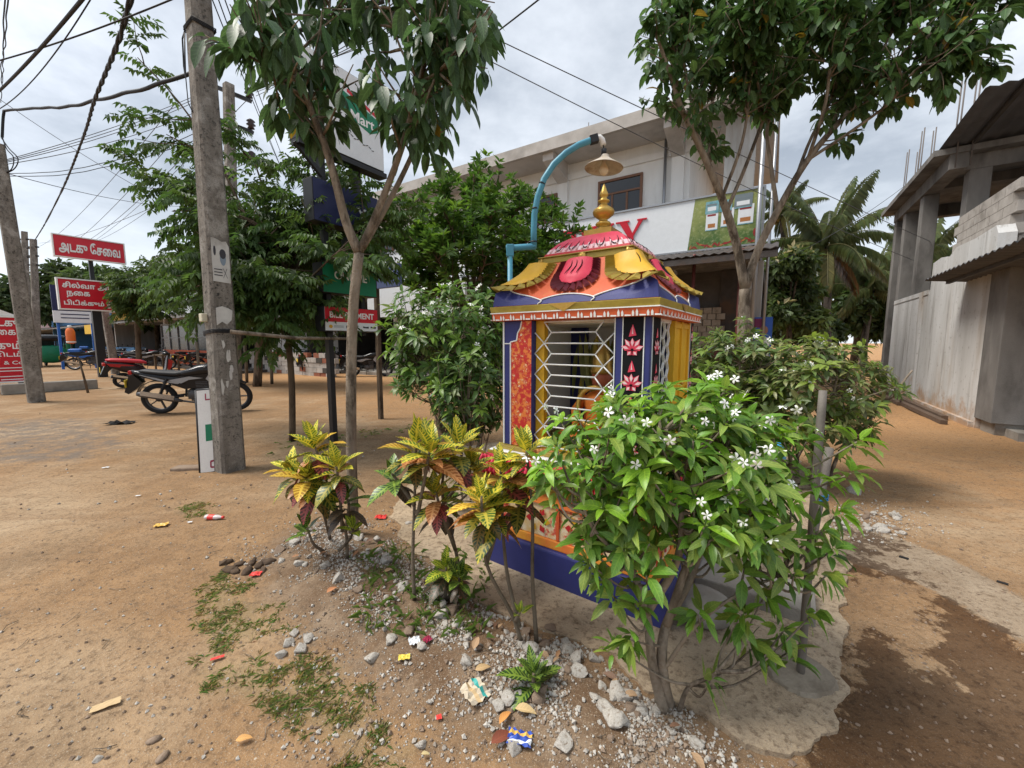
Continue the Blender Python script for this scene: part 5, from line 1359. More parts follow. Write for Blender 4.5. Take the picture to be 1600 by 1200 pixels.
def jasmine(root, base, stems, centre, rad, ntip, L, seed, nflow, col, wid=.34, seg=4, low=0.0, fsc=.8, dull=.3, flow_bias=V((0, -.6, .6)), dark_under=None, tips_extra=()):
    """stems: list of (points, r0, r1); tips fill an ellipsoid shell"""
    r_ = random.Random(seed); wood = MB(); fol = MB(); nodes = []
    for pts, r0, r1 in stems:
        ln = smooth_line([q - base for q in pts], 5); wood.tube(ln, taper(len(ln), r0, r1), 8)
        nodes += ln[len(ln) // 3:]
    c = centre - base; tips = []
    tries = 0
    while len(tips) < ntip and tries < ntip * 60:
        tries += 1
        d = rdir(r_); k = r_.random() ** .33 * .62 + .40
        q = c + V((d.x * rad[0], d.y * rad[1], d.z * rad[2])) * k * (1 + .36 * noise.noise(d * 2.6 + V((seed, 0, 0))))
        if q.z < low: continue
        if any((q - t).length < L[0] * .75 for t in tips): continue
        tips.append(q)
    tips += [q - base for q in tips_extra]
    ends = []
    for q in tips:
        nd = min(nodes, key=lambda n_: (n_ - q).length + max(0, n_.z - q.z + .1) * 2)
        out_ = (q - c); out_ = V((out_.x / rad[0], out_.y / rad[1], out_.z / rad[2])); on_ = out_.normalized() if out_.length > .01 else V((0, 0, 1))
        m1 = nd.lerp(q, .45) + V((0, 0, -.04)) + rdir(r_) * .03
        br = smooth_line([nd, m1, q], 4); wood.tube(br, taper(len(br), .0065, .0028), 5)
        ax = (on_ * .55 + V((0, 0, .75)) + rdir(r_) * .35).normalized(); _, s1_, s2_ = frame_from(ax)
        ends.append((q, ax, on_))
        fresh = r_.random() < .36 and q.z > c.z - rad[2] * .5
        n_ = r_.randint(5, 9)
        if r_.random() < .45:
            fol.c = (.30, .42, .10); fol.w = fol.c
            for e in range(r_.randint(3, 7)):
                bd = (ax + rdir(r_) * .6).normalized(); fol.tube([q, q + bd * r_.uniform(.02, .045)], [.0012, .0022], 4)
        for whorl in range(2):
            for j in range(n_ if whorl == 0 else 6):
                a = j * 2.4 + r_.uniform(-.3, .3) + whorl; op = r_.uniform(.45, 1.25) if whorl == 0 else r_.uniform(1.0, 1.6)
                dd = ax * math.cos(op) + (s1_ * math.cos(a) + s2_ * math.sin(a)) * math.sin(op)
                k = greens(r_, col, .28, .12)
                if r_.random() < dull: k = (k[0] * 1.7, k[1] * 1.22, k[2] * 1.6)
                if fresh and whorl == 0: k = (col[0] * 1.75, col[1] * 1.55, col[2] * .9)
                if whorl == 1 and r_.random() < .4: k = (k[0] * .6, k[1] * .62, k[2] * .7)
                fol.c = k; fol.w = (min(1, k[0] * 2.0), min(1, k[1] * 1.6), min(1, k[2] * 1.7)); l_ = r_.uniform(*L) * (.7 if whorl == 0 and op < .7 else 1)
                pos = q - (0 if whorl == 0 else 1) * ax * L[0] * .45
                fol.leaf(pos + dd * .012, dd, ax + rdir(r_) * .15, l_, l_ * wid * r_.uniform(.8, 1.25), r_.uniform(.5, 1.5), r_.uniform(.05, .25), seg, r_.uniform(.0, .09))
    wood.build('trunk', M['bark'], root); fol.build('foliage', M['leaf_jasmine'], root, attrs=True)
    sc_ = sorted(ends, key=lambda e: -(e[2] * 1.0).dot(flow_bias) + r_.random() * .8)
    for q, ax, on_ in sc_[:nflow]:
        stem_end = q + ax * r_.uniform(.03, .08) + rdir(r_) * .02
        put_flower(root, stem_end, V((0, -.55, .55)) + rdir(r_) * .8, fsc * r_.uniform(.85, 1.15), r_)
        if r_.random() < .4: put_flower(root, stem_end + rdir(r_) * .045, V((0, -.55, .55)) + rdir(r_) * .8, fsc * r_.uniform(.85, 1.1), r_)

b0 = on(1040, 1112, -.03); Y0 = b0.y
j1 = thing('crape_jasmine', 'large crape jasmine bush with white pinwheel flowers in front of the shrine', 'bush', b0)
stems = [([b0, P(1020, 1040, Y0), P(1010, 960, Y0 + .03), P(985, 880, Y0 + .05), P(960, 800, Y0 + .08), P(940, 720, Y0 + .1)], .022, .008),
         ([b0 + V((.03, .03, 0)), P(1035, 1050, Y0), P(1040, 980, Y0 + .05), P(1080, 900, Y0 + .12), P(1110, 800, Y0 + .2), P(1130, 700, Y0 + .25)], .024, .009),
         ([P(1040, 980, Y0 + .05), P(1090, 850, Y0 + .05), P(1170, 780, Y0 + .1), P(1230, 730, Y0 + .12)], .016, .007),
         ([P(1010, 960, Y0 + .03), P(1060, 870, Y0 - .02), P(1060, 760, Y0 - .02), P(1040, 670, Y0)], .015, .007),
         ([b0 + V((.05, 0, .02)), P(1075, 1075, Y0 - .03), P(1105, 1060, Y0 - .06), P(1120, 1050, Y0 - .08)], .010, .004),
         ([P(1035, 1050, Y0), P(1085, 980, Y0 - .05), P(1150, 930, Y0 - .02), P(1215, 900, Y0)], .008, .004),
         ([P(985, 880, Y0 + .05), P(930, 830, Y0), P(900, 760, Y0 + .02)], .009, .005)]
ex = [P(960, 1010, Y0 - .02), P(975, 860, Y0 - .04), P(920, 880, Y0), P(1010, 900, Y0 - .08), P(1180, 1010, Y0), P(1230, 1020, Y0), P(1160, 960, Y0 - .03), P(1270, 960, Y0), P(1290, 900, Y0 - .05), P(1200, 860, Y0 - .08), P(870, 700, Y0 + .05), P(850, 730, Y0), P(1330, 740, Y0), P(1340, 690, Y0 + .05), P(1310, 800, Y0), P(1110, 1062, Y0 - .07), P(1000, 945, Y0 - .03), P(960, 935, Y0), P(985, 1000, Y0 - .04), P(1150, 980, Y0), P(1225, 985, Y0), P(1195, 930, Y0 + .02), P(915, 845, Y0), P(940, 905, Y0), P(1240, 900, Y0 - .05), P(1160, 900, Y0), P(1300, 860, Y0 - .03), P(860, 760, Y0), P(1090, 960, Y0 - .05)]
jasmine(j1, b0, stems, P(1058, 735, Y0 + .20), (.485, .36, .345), 235, (.056, .116), 101, 44, (.145, .315, .045), .33, tips_extra=ex, low=.56, dull=.42, fsc=.58)

# bush behind on the right, denser and duller
b0 = on(1270, 700, 0); Y0 = 3.9; b0 = P(1265, 640, Y0); b0.z = 0
j2 = thing('crape_jasmine', 'dense crape jasmine bush behind the grey pole, near the unfinished building lane', 'bush', b0)
stems = [([b0 + V((dx, dy, -.02)), b0 + V((dx * 1.6, dy * 1.5, .4)), b0 + V((dx * 3.2, dy * 2.5, .8)), b0 + V((dx * 4.4, dy * 3, 1.15))], .02, .008) for dx, dy in ((-.12, 0), (.1, .05), (0, -.1), (.02, .12), (.18, -.06), (-.2, .08))]
jasmine(j2, b0, stems, P(1255, 618, Y0), (.70, .58, .55), 270, (.08, .13), 102, 16, (.14, .225, .068), .36, 3, low=.3, dull=.45)
b0 = P(1130, 600, 4.3); b0.z = 0
j3 = thing('crape_jasmine', 'crape jasmine bush directly behind the right side of the shrine', 'bush', b0)
stems = [([b0 + V((dx, dy, -.02)), b0 + V((dx * 1.6, dy * 1.5, .4)), b0 + V((dx * 3.2, dy * 2.5, .8)), b0 + V((dx * 4.0, dy * 3, 1.2))], .02, .008) for dx, dy in ((-.1, 0), (.1, .05), (0, -.1))]
jasmine(j3, b0, stems, P(1140, 585, 4.3), (.52, .5, .50), 170, (.08, .13), 103, 10, (.12, .21, .062), .36, 3, low=.3, dull=.4)
# bush left of the shrine
Y0 = 4.0; b0 = on(722, 715, 0)
b0 = V((P(722, 600, Y0).x, Y0, 0))
j4 = thing('crape_jasmine', 'tall crape jasmine bush with small white flowers left of the shrine', 'bush', b0)
stems = [([b0 + V((dx, dy, -.02)), b0 + V((dx * 1.6, dy * 1.5, .4)), b0 + V((dx * 3.2, dy * 2.5, .8)), b0 + V((dx * 4.0, dy * 3, 1.4))], .018, .007) for dx, dy in ((-.1, 0), (.1, .05), (0, -.1), (.04, .12))]
jasmine(j4, b0, stems, P(700, 535, Y0), (.60, .5, .56), 215, (.085, .14), 104, 20, (.11, .225, .055), .36, 3, low=.35, dull=.2, fsc=.85)
b0 = V((P(735, 600, 3.5).x, 3.5, 0))
j5 = thing('crape_jasmine', 'low twiggy crape jasmine bush beside the left column of the shrine', 'bush', b0)
stems = [([b0 + V((dx, dy, -.02)), b0 + V((dx * 1.6, dy * 1.5, .25)), b0 + V((dx * 3.2, dy * 2.5, .6))], .012, .005) for dx, dy in ((-.08, 0), (.05, .05), (0, -.06), (.03, .08))]
jasmine(j5, b0, stems, P(735, 615, 3.5), (.34, .3, .36), 85, (.08, .13), 105, 6, (.10, .20, .055), .36, 3, low=.15, dull=.25)

# ------------------------------------------------------------------ crotons
def croton_head(fol, q, r_, size, up=V((0, 0, 1)), n=24, age=1.0, pal=0):
    """whorls of leaves: yellow ones on top, red and purple ones drooping below"""
    up = (up + rdir(r_) * .15).normalized(); _, s1_, s2_ = frame_from(up)
    n = int(n * .98); size *= .96
    for j in range(n):
        t = j / n * age; a = j * 2.4 + r_.uniform(-.5, .5)
        op = .25 + 1.8 * t + r_.uniform(-.2, .2); dd = up * math.cos(op) + (s1_ * math.cos(a) + s2_ * math.sin(a)) * math.sin(op)
        x = r_.random()
        if t < .32: c, w_ = (.13, .22, .03), (.74, .62, .07)
        elif t < .55: c, w_ = ((.075, .17, .02), (.74, .62, .06)) if x < .72 else ((.42, .22, .025), (.80, .55, .08))
        elif t < .8: c, w_ = ((.055, .12, .022), (.50, .42, .06)) if x < .42 else (((.36, .13, .04), (.62, .30, .12)) if x < .68 else ((.04, .085, .02), (.34, .30, .05)))
        else: c, w_ = ((.09, .03, .025), (.40, .09, .08)) if x < .6 else ((.035, .055, .02), (.22, .14, .04))
        if pal == 1: c, w_ = ((.065, .16, .02), (.52, .55, .06)) if t < .6 else ((.04, .06, .025), (.16, .10, .06))
        if pal == 2: c, w_ = ((.03, .075, .018), (.22, .33, .05)) if t < .7 else ((.05, .04, .03), (.12, .08, .05))
        k = r_.uniform(.8, 1.2); fol.c = tuple(y * k for y in c); fol.w = tuple(min(1, y * k) for y in w_)
        l_ = size * r_.uniform(.62, 1.2) * (.75 + .35 * min(1, t * 2.5))
        fol.leaf(q - up * (t * size * .75) + dd * .012, dd, up, l_, l_ * r_.uniform(.40, .50), .35 + .7 * t, .12, 6, .035, .9)
def croton(label, base, heads, seed, shoots=()):
    r_ = random.Random(seed); t = thing('croton', label, 'croton plant', base); wood = MB(); fol = MB()
    for (pts, size, n, age, pal) in heads:
        ln = smooth_line([q - base for q in pts], 4); wood.tube(ln, taper(len(ln), .011, .006), 7)
        if n: croton_head(fol, ln[-1], r_, size, (ln[-1] - ln[-2]).normalized() * .4 + V((0, 0, .8)), n, age, pal)
    wood.build('stem', M['stem'], t); fol.build('foliage', M['leaf_croton'], t, attrs=True)
    return t
b0 = on(543, 885); y0 = b0.y
croton('croton with orange and red lower leaves beside the trunk of the slim tree', b0,
       [([b0, P(540, 830, y0), P(520, 780, y0), P(490, 690, y0)], .185, 24, 1.0, 0), ([P(535, 830, y0), P(530, 760, y0 - .1), P(525, 725, y0 - .12)], .17, 21, 1.0, 0),
        ([b0 + V((-.22, .25, 0)), P(500, 790, y0 + .1), P(455, 730, y0 + .05)], .15, 20, 1.0, 0), ([P(520, 790, y0 + .05), P(500, 760, y0 + .1), P(490, 745, y0 - .02)], .19, 26, 1.0, 0), ([P(530, 860, y0), P(548, 840, y0 - .05), P(552, 825, y0 - .08)], .10, 9, .5, 1),
        ([b0 + V((-.2, .1, 0)), P(490, 850, y0), P(480, 825, y0 - .05)], .13, 9, .6, 2), ([P(500, 790, y0 + .1), P(470, 760, y0), P(478, 740, y0 - .08)], .16, 22, 1.0, 0), ([P(540, 830, y0), P(545, 790, y0 - .05), P(540, 775, y0 - .05)], .15, 20, 1.0, 2)], 201)
b0 = on(648, 950); y0 = b0.y
croton('tall croton with spreading yellow top between the slim tree and shrine', b0,
       [([b0, P(645, 870, y0), P(648, 780, y0 + .04), P(650, 690, y0 + .06)], .18, 23, .9, 0), ([P(650, 820, y0), P(665, 740, y0 - .06), P(672, 700, y0 - .08)], .17, 22, .8, 0), ([b0 + V((.24, .12, 0)), P(712, 860, y0 + .1), P(690, 760, y0 + .1), P(718, 690, y0 + .1)], .17, 21, 1.0, 0),
        ([P(648, 790, y0), P(620, 750, y0 + .1), P(612, 740, y0 + .1)], .15, 16, .9, 2), ([P(690, 790, y0 + .1), P(730, 740, y0 + .2), P(738, 722, y0 + .2)], .16, 24, 1.0, 0), ([P(650, 800, y0), P(690, 790, y0 + .15), P(700, 775, y0 + .2)], .16, 18, 1.0, 2), ([P(712, 860, y0 + .1), P(690, 800, y0), P(680, 765, y0)], .15, 22, 1.0, 0)], 202)
b0 = on(815, 1010); y0 = b0.y
croton('croton with two bare stems and a mustard yellow head before the blue plinth', b0,
       [([b0, P(800, 960, y0), P(760, 880, y0 - .02), P(752, 775, y0 - .02)], .165, 24, 1.0, 0), ([P(812, 980, y0), P(790, 880, y0 + .08), P(782, 730, y0 + .12)], .16, 23, 1.0, 0),
        ([b0 + V((.07, 0, 0)), P(832, 900, y0 + .05), P(832, 800, y0 + .08), P(822, 700, y0 + .1)], .15, 20, 1.0, 0), ([P(760, 880, y0), P(775, 830, y0 + .05), P(772, 790, y0 + .05)], .16, 20, 1.0, 0), ([P(805, 970, y0), P(812, 958, y0 - .03)], .07, 7, .35, 1), ([P(790, 830, y0 + .1), P(815, 790, y0 + .15), P(812, 765, y0 + .15)], .14, 20, 1.0, 0)], 203)
b0 = on(695, 948); y0 = b0.y
croton('low bushy green croton with dark purple under leaves among the rubble', b0, [([b0, P(697, 915, y0), P(697, 885, y0)], .13, 24, 1.0, 1), ([b0, P(715, 915, y0 - .05), P(718, 900, y0 - .05)], .11, 12, .9, 2)], 204)
b0 = on(833, 1088); y0 = b0.y
croton('young croton with narrow dark green leaves nearest the jasmine trunk', b0, [([b0, P(833, 1068, y0), P(834, 1052, y0)], .125, 22, .85, 2)], 205)
b0 = on(700, 800); y0 = b0.y
croton('croton behind the others at the pavement edge with dark glossy leaves', b0, [([b0, P(690, 740, y0), P(680, 700, y0)], .17, 24, 1.0, 2), ([b0, P(740, 760, y0), P(748, 720, y0)], .17, 21, 1.0, 0)], 206)
# ------------------------------------------------------------------ poles
def concrete_pole(label, base, top, r0, r1, group=None, sq=True):
    t = thing('utility_pole', label, 'utility pole', base, TH, group)
    Ri = Matrix.Rotation(-TH, 3, 'Z'); tp_ = Ri @ (top - base); mb = MB(); n = 14
    rings = []
    for i in range(n + 1):
        c = tp_ * (i / n); r_ = r0 + (r1 - r0) * i / n; ch = r_ * .22
        ring = [mb.p(c + V((x, y, 0)) + V((noise.noise((i * 3., k * 1.7, 1)), noise.noise((i * 3., k * 1.7, 4)), 0)) * r_ * .02) for k, (x, y) in enumerate(((-r_, -r_ + ch), (-r_ + ch, -r_), (r_ - ch, -r_), (r_, -r_ + ch), (r_, r_ - ch), (r_ - ch, r_), (-r_ + ch, r_), (-r_, r_ - ch)))]
        rings.append(ring)
    for a, b in zip(rings, rings[1:]):
        for k in range(8): mb.face((a[k], a[(k + 1) % 8], b[(k + 1) % 8], b[k]))
    mb.face(rings[0][::-1]); mb.face(rings[-1]); mb.build('shaft', M['pole'], t)
    return t
b0 = on(360, 735, -.1); y0 = b0.y
bp = concrete_pole('big weathered concrete pole with torn posters standing in the dirt', b0, P(301, -120, y0 + .08), .118, .088)
Rb = Matrix.Rotation(-TH, 3, 'Z')
def prel(px, py, dy=0): return Rb @ (P(px, py, y0 + dy) - b0)
# posters: flat sheets wrapped on the faces towards the viewer
def pole_c(z): t = z / (P(301, -120, y0 + .08).z - b0.z); tpp = Rb @ (P(301, -120, y0 + .08) - b0); return tpp * t, .118 + (.088 - .118) * t
def pface(u, z, off=.004): # point on the face looking to the viewer's right front
    c, r_ = pole_c(z); return c + V((r_ + off, u * r_ * .78, 0))
def pside(u, z, off=.004):
    c, r_ = pole_c(z); return c + V((-r_ - off, u * r_ * .78, 0)) if False else c + V((r_ + off, u * r_ * .78, 0))
M['paper'] = stain_mat('weathered_paper', (.60, .59, .56), (.48, .47, .45), (.33, .31, .28), 9, .8, .1, .8)
M['print_dark'] = flat_mat('printed_dark', (.05, .05, .06), .7); M['print_bluegrey'] = flat_mat('printed_face', (.22, .28, .34), .7)
zA = P(342, 412, y0).z - b0.z
mb = MB(); ol = [(-.95, -.19), (.98, -.20), (1.0, .18), (.7, .23), (.2, .22), (-.4, .245), (-.95, .25)]
mb.poly([pface(u, zA + z, .006) for u, z in ol]); mb.poly([pface(u, zA + z, .003) for u, z in ol][::-1]); po = mb.build('poster', M['paper'], bp)
mb = MB()
def disc(mb, u, z, ru, rz, off, n=14): mb.poly([pface(u + math.cos(t) * ru, zA + z + math.sin(t) * rz, off) for t in [k * 2 * math.pi / n for k in range(n)]])
mb.m = 1; disc(mb, .25, .05, .34, .075, .0075); mb.m = 0; disc(mb, .25, .095, .36, .05, .0085); mb.m = 0; disc(mb, -.62, .12, .14, .05, .0078)
for k in range(3): mb.poly([pface(u, zA + z, .008) for u, z in ((-.8, -.06 - k * .03), (.1, -.062 - k * .03), (.1, -.072 - k * .03), (-.8, -.07 - k * .03))])
for s_ in (-1, 1): mb.poly([pface(u, zA + z, .008) for u, z in ((.4 - s_ * .25, -.15), (.4 - s_ * .2, -.15), (.4 + s_ * .25, -.05), (.4 + s_ * .2, -.05))])
mb.build('print', [M['print_dark'], M['print_bluegrey']], po)
zB = P(345, 500, y0).z - b0.z
mb = MB(); mb.poly([pface(u, zB + z, .006) for u, z in ((-.9, -.06), (-.3, -.02), (.2, -.05), (.75, .0), (.9, .1), (.5, .12), (-.2, .14), (-.9, .12))]); mb.build('torn_poster', M['paper'], bp)
mb = MB(); mb.m = 0
rr = random.Random(12)
for k in range(7):
    z = P(345, 560, y0).z - b0.z + rr.uniform(-.3, .35); u = rr.uniform(-.8, .5); h_ = rr.uniform(.03, .12)
    mb.poly([pface(u + math.cos(t) * .2 * rr.uniform(.4, 1.2), z + math.sin(t) * h_ * rr.uniform(.5, 1.2), .0035 + k * .0004) for t in [j * math.pi / 4 for j in range(8)]])
mb.build('paint_flake', M['paper'], bp)
mb = MB(); c, r_ = pole_c(P(320, 497, y0).z - b0.z); mb.obox(c + V((-r_ * .3, -r_ - .03, 0)), .075, .055, .085); mb.build('switch_box', flat_mat('cream_plastic', (.62, .58, .44), .5), bp, .008)
mb = MB()
for z in (P(345, 522, y0).z - b0.z, P(300, 42, y0).z - b0.z):
    if z > 2: mb.build('wire_binding', M['cable'], bp); mb = MB()
    c, r_ = pole_c(z)
    for k in range(3): mb.tube([c + V((x * (r_ + .008), y * (r_ + .008), k * .014 + .02 * math.sin(j))) for j, (x, y) in enumerate(((-1, -1), (1, -1), (1, 1), (-1, 1), (-1, -1)))], .006, 5)
c, r_ = pole_c(P(300, 42, y0).z - b0.z)
mb.tube([c + V((-r_, -r_, 0)), c + V((-r_ - .08, -r_, -.05)), c + V((-r_ - .1, -r_, -.3)), c + V((-r_ - .08, -r_, -.42)), c + V((-r_ - .05, -r_, -.2)), c + V((-r_ - .02, -r_, -.02))], .007, 5)
mb.tube([c + V((-r_, -r_, 0)), c + V((-r_ - .05, -r_ - .01, -.3)), c + V((-r_ + .02, -r_ - .03, -.7)), c + V((-r_ + .08, -r_ - .02, -.8))], .005, 5)
mb.build('wire_binding', M['cable'], bp)
b0 = on(58, 628, -.1); y1 = b0.y
p2 = concrete_pole('leaning concrete pole at the left edge beside the red board', b0, P(-6, 225, y1 - .3), .135, .11)
for x, xt, yt, Y, lb_ in ((44, 38, 362, 24, 'left one of the two far slim poles behind the leaning pole'), (57, 52, 374, 21.5, 'right one of the two far slim poles, with a small blue notice')):
    b_ = P(x, 560, Y); b_.z = 0; q = concrete_pole(lb_, b_, P(xt, yt, Y), .16, .12, 'far slim poles')
    mb = MB()
    for k in range(3): mb.beam(Rb @ (P(xt - 8, yt + 12 + 14 * k, Y) - b_), Rb @ (P(xt + 8, yt + 12 + 14 * k, Y) - b_), .07, .07)
    mb.build('cross_arm', M['black_metal'], q)
b_ = PBx(364, 540, 6.0); b_.z = 0
p5 = concrete_pole('tall concrete pole with cross arms and insulators behind the big one', b_, PBx(357, 132, 6.0), .15, .12)
Yp = b_.y
mb = MB(); arms = (((333, 134), (392, 158)), ((345, 188), (395, 207)), ((350, 240), (396, 257)))
for (a, c) in arms: mb.beam(Rb @ (P(*a, Yp - .2) - b_), Rb @ (P(*c, Yp - .2) - b_), .10, .10)
mb.build('cross_arm', M['black_metal'], p5)
for (a, c) in arms:
    mb = MB(); q = Rb @ (P(c[0] - 3, c[1] - 14, Yp - .2) - b_)
    mb.lathe([(.03, -.16), (.10, -.14), (.06, -.08), (.13, -.04), (.06, .02), (.12, .06), (.05, .12)], 10, Matrix.Translation(q)); mb.build('insulator', flat_mat('brown_insulator', (.05, .03, .03), .25), p5)
# leaning concrete stub by the signs, dry stake, tied stick
b_ = PAx(178, 556, -24); b_.z = -.05; q = concrete_pole('short leaning pale concrete post behind the black sign post', b_, PAx(163, 482, -24), .13, .11)
b_ = on(138, 614, -.05); mb = MB(); mb.tube([(0, 0, 0), P(130, 585, b_.y) - b_, P(122, 558, b_.y) - b_], [.03, .025, .018], 6)
o = mb.build('stake', M['bark_dark'], loc=b_); tag(o, 'dry crooked stake stuck in the dirt beside the red scooter', 'stake')
a_ = P(360, 518, 4.2); c_ = P(545, 529, 5.1); mb = MB(); mb.tube([(0, 0, 0), (c_ - a_) * .5 + V((0, 0, -.03)), c_ - a_], [.022, .02, .016], 7)
o = mb.build('stick', M['bark'], loc=a_); tag(o, 'long stick tied between the concrete pole and the signpost', 'stick')
# grey pipes beside the bush
b_ = on(1250, 1063, 0); yb = b_.y; mb = MB(); tp_ = P(1286, 610, yb + .12) - b_
mb.tube([tp_ * (k / 12) for k in range(13)], [.0145 + .0012 * (k % 2) for k in range(13)], 12)
t = thing('post', 'grey pipe post set in a concrete foot nearest the camera right of the bush', 'post', b_, 0, None); mb.build('pipe', M['pvc_grey'], t)
mb = MB(); rr = random.Random(2)
ring = lambda r_, z: [mb.p((math.cos(a) * r_ * rr.uniform(.85, 1.15), math.sin(a) * r_ * rr.uniform(.85, 1.15) + .02, z)) for a in [k * math.pi / 9 for k in range(18)]]
A_, B_, C_ = ring(.15, -.01), ring(.12, .028), ring(.05, .036)
for p_, q in ((A_, B_), (B_, C_)):
    for k in range(18): mb.face((p_[k], p_[(k + 1) % 18], q[(k + 1) % 18], q[k]))
mb.face(C_); mb.build('foot', stain_mat('mortar', (.31, .265, .205), (.22, .18, .135), (.14, .11, .08), 9, .95, .5, .9), t)
b_ = on(1262, 880, 0); yb = b_.y; mb = MB(); tp_ = P(1296, 700, yb + .2) - b_
mb.tube([tp_ * (k / 6) for k in range(7)], .026, 10); t = thing('post', 'thicker short grey post behind the pipe post, with a blue rope', 'post', b_); mb.build('pipe', M['pvc_grey'], t)
M['rope_blue'] = flat_mat('blue_rope', (.03, .20, .42), .6)
mb = MB(); mb.tube([tp_ * .5 + V((-.05, -.05, .18)), tp_ * .42 + V((-.055, -.04, -.05)), tp_ * .3 + V((-.05, -.04, -.2))], .008, 6)
for k in range(3): mb.tube([tp_ * .55 + V((math.cos(a) * .042, math.sin(a) * .042, k * .015)) for a in [j * math.pi / 5 for j in range(11)]], .006, 5)
mb.build('rope', M['rope_blue'], t)
# blue plastic bag hanging in the bush
q = P(1213, 702, 1.95); mb = MB(); mb.smooth = True
mb.lathe([(.004, .05), (.02, .03), (.045, 0), (.04, -.04), (.015, -.06), (.002, -.065)], 10); 
mb.v = [tuple(V(v) * (1 + .3 * noise.noise(V(v) * 60))) for v in mb.v]
o = mb.build('plastic_bag', flat_mat('blue_plastic', (.04, .32, .62), .3), loc=q); tag(o, 'small crumpled sky blue plastic bag caught in the jasmine leaves', 'bag')
# round stone pot beside the shrine
b_ = on(1100, 965, .01); mb = MB(); mb.smooth = True; mb.lathe([(.10, 0), (.13, .02), (.14, .06), (.12, .10), (.06, .115), (.0, .118)], 20)
mb.v = [tuple(V(v) * (1 + .1 * noise.noise(V(v) * 9))) for v in mb.v]
o = mb.build('boulder', M['concrete'], loc=b_); tag(o, 'rounded grey stone under the jasmine bush at the shrine corner', 'stone')
b_ = G(1175, 930, 0); 
o = MB(); o.box(-.28, .28, -.14, .14, -.02, .09); o = o.build('concrete_step', M['concrete'], bevel=.01, loc=b_); o.rotation_euler = (0, 0, -.617); tag(o, 'low grey concrete step behind the jasmine trunk by the shrine', 'step')

# ------------------------------------------------------------------ signs
RS = TH + math.pi / 2
def sign_panel(par, w_, z0, z1, mat, name='board', th=.06, frame=None, y=0, x=0):
    mb = MB(); mb.box(x - w_ / 2, x + w_ / 2, y, y + th, z0, z1); o = mb.build(name, mat, par, .004)
    if frame:
        mb = MB(); f_ = frame[1]
        for q in ((x - w_ / 2 - f_, x + w_ / 2 + f_, z0 - f_, z0), (x - w_ / 2 - f_, x + w_ / 2 + f_, z1, z1 + f_), (x - w_ / 2 - f_, x - w_ / 2, z0, z1), (x + w_ / 2, x + w_ / 2 + f_, z0, z1)): mb.box(q[0], q[1], y - .03, y + th + .02, q[2], q[3])
        mb.build('frame', frame[0], o)
    return o
# red pawn service signs on a black post (two boards)
bs = AB(-22.2, 4.46)
sp = thing('signpost', 'black post carrying two red boards with white lettering', 'signpost', bs, RS)
mb = MB(); mb.box(-.13, .13, .08, .30, -.1, 2.6); mb.box(-.06, .06, .14, .26, 2.6, 4.6); mb.build('post', M['black_metal'], sp)
u = sign_panel(sp, 1.90, 4.55, 5.30, M['sign_red'], 'red_board', .12, (M['white_paint'], .035))
text('அடகு ேசைவ', .50, M['letter_white'], u, (0, -.012, 4.67), width=1.66, bold=.030)
l_ = sign_panel(sp, 1.92, 2.64, 3.72, M['sign_red'], 'red_board', .12, (M['white_paint'], .045))
text('சில்வா அடகு', .26, M['letter_white'], l_, (-.02, -.012, 3.38), width=1.68, bold=.030)
text('நைக', .25, M['letter_white'], l_, (-.46, -.012, 3.05), width=.62, bold=.030)
text('பிடிக்கும் இடம்', .27, M['letter_white'], l_, (0, -.012, 2.71), width=1.72, bold=.030)
# big red board at the left edge on low feet
bs = AB(-18, 1.45)
s0 = thing('red_sign_board', 'tall red board with white lettering on a low stand at the left edge', 'sign', bs, RS)
l_ = sign_panel(s0, 1.14, .30, 2.08, M['sign_red'], 'red_board', .05, (M['white_paint'], .045))
text('அடகு', .20, M['letter_white'], l_, (.24, -.012, 1.80), width=.56, bold=.03); text('நைக', .22, M['letter_white'], l_, (.22, -.012, 1.52), width=.5, bold=.02)
text('பிடிக்கும்', .24, M['letter_white'], l_, (.03, -.012, 1.20), width=1.0, bold=.02); text('இடம்', .22, M['letter_white'], l_, (.28, -.012, .93), width=.48, bold=.02)
text('& Co', .10, M['letter_white'], l_, (.36, -.012, .77), width=.34, bold=.01)
for k, w_ in ((0, .5), (1, .44), (2, .52), (3, .40)):
    mb = MB(); mb.box(.5 - w_, .5, -.008, 0, .66 - k * .085 - (.07 if k > 1 else 0), .685 - k * .085 - (.07 if k > 1 else 0)); mb.build('small_line', M['letter_white'], l_)
mb = MB(); mb.prism([(-.55, 2.13), (.55, 2.13), (.0 + .12, 2.36), (-.12, 2.36)], (1, 0, 0), (0, 0, 1), (0, .04, 0), .04); mb.build('top_bracket', M['white_paint'], s0)
mb = MB()
for x in (-.45, .45): mb.box(x - .05, x + .05, 0, .06, -.05, .30); mb.box(x - .06, x + .06, -.45, .6, .03, .12)
mb.build('stand', M['black_metal'], s0)
mb = MB(); mb.box(-.9, .9, -.14, .14, .0, .28); o = mb.build('concrete_block', M['concrete'], bevel=.02, loc=AB(-17.1, 2.35)); o.rotation_euler = (0, 0, RS); tag(o, 'grey concrete beam lying behind the leaning pole at the red board', 'block')
# blue and white board
bs = AB(-30, 5.2)
s1_ = thing('notice_board', 'blue and white notice board on two posts behind the red boards', 'sign', bs, RS)
l_ = sign_panel(s1_, 1.5, 2.95, 4.2, M['navy_board'], 'board', .1); sign_panel(s1_, 1.5, 2.35, 2.94, M['sign_white'], 'white_board', .1)
mb = MB()
for x in (-.6, .6): mb.box(x - .05, x + .05, .1, .2, -.1, 4.0)
mb.build('post', M['bike_blue'], s1_)
for k in range(2):
    mb = MB(); mb.box(-.5, .5, -.01, 0, 2.75 - k * .18, 2.80 - k * .18); mb.build('small_line', M['navy_board'], s1_)
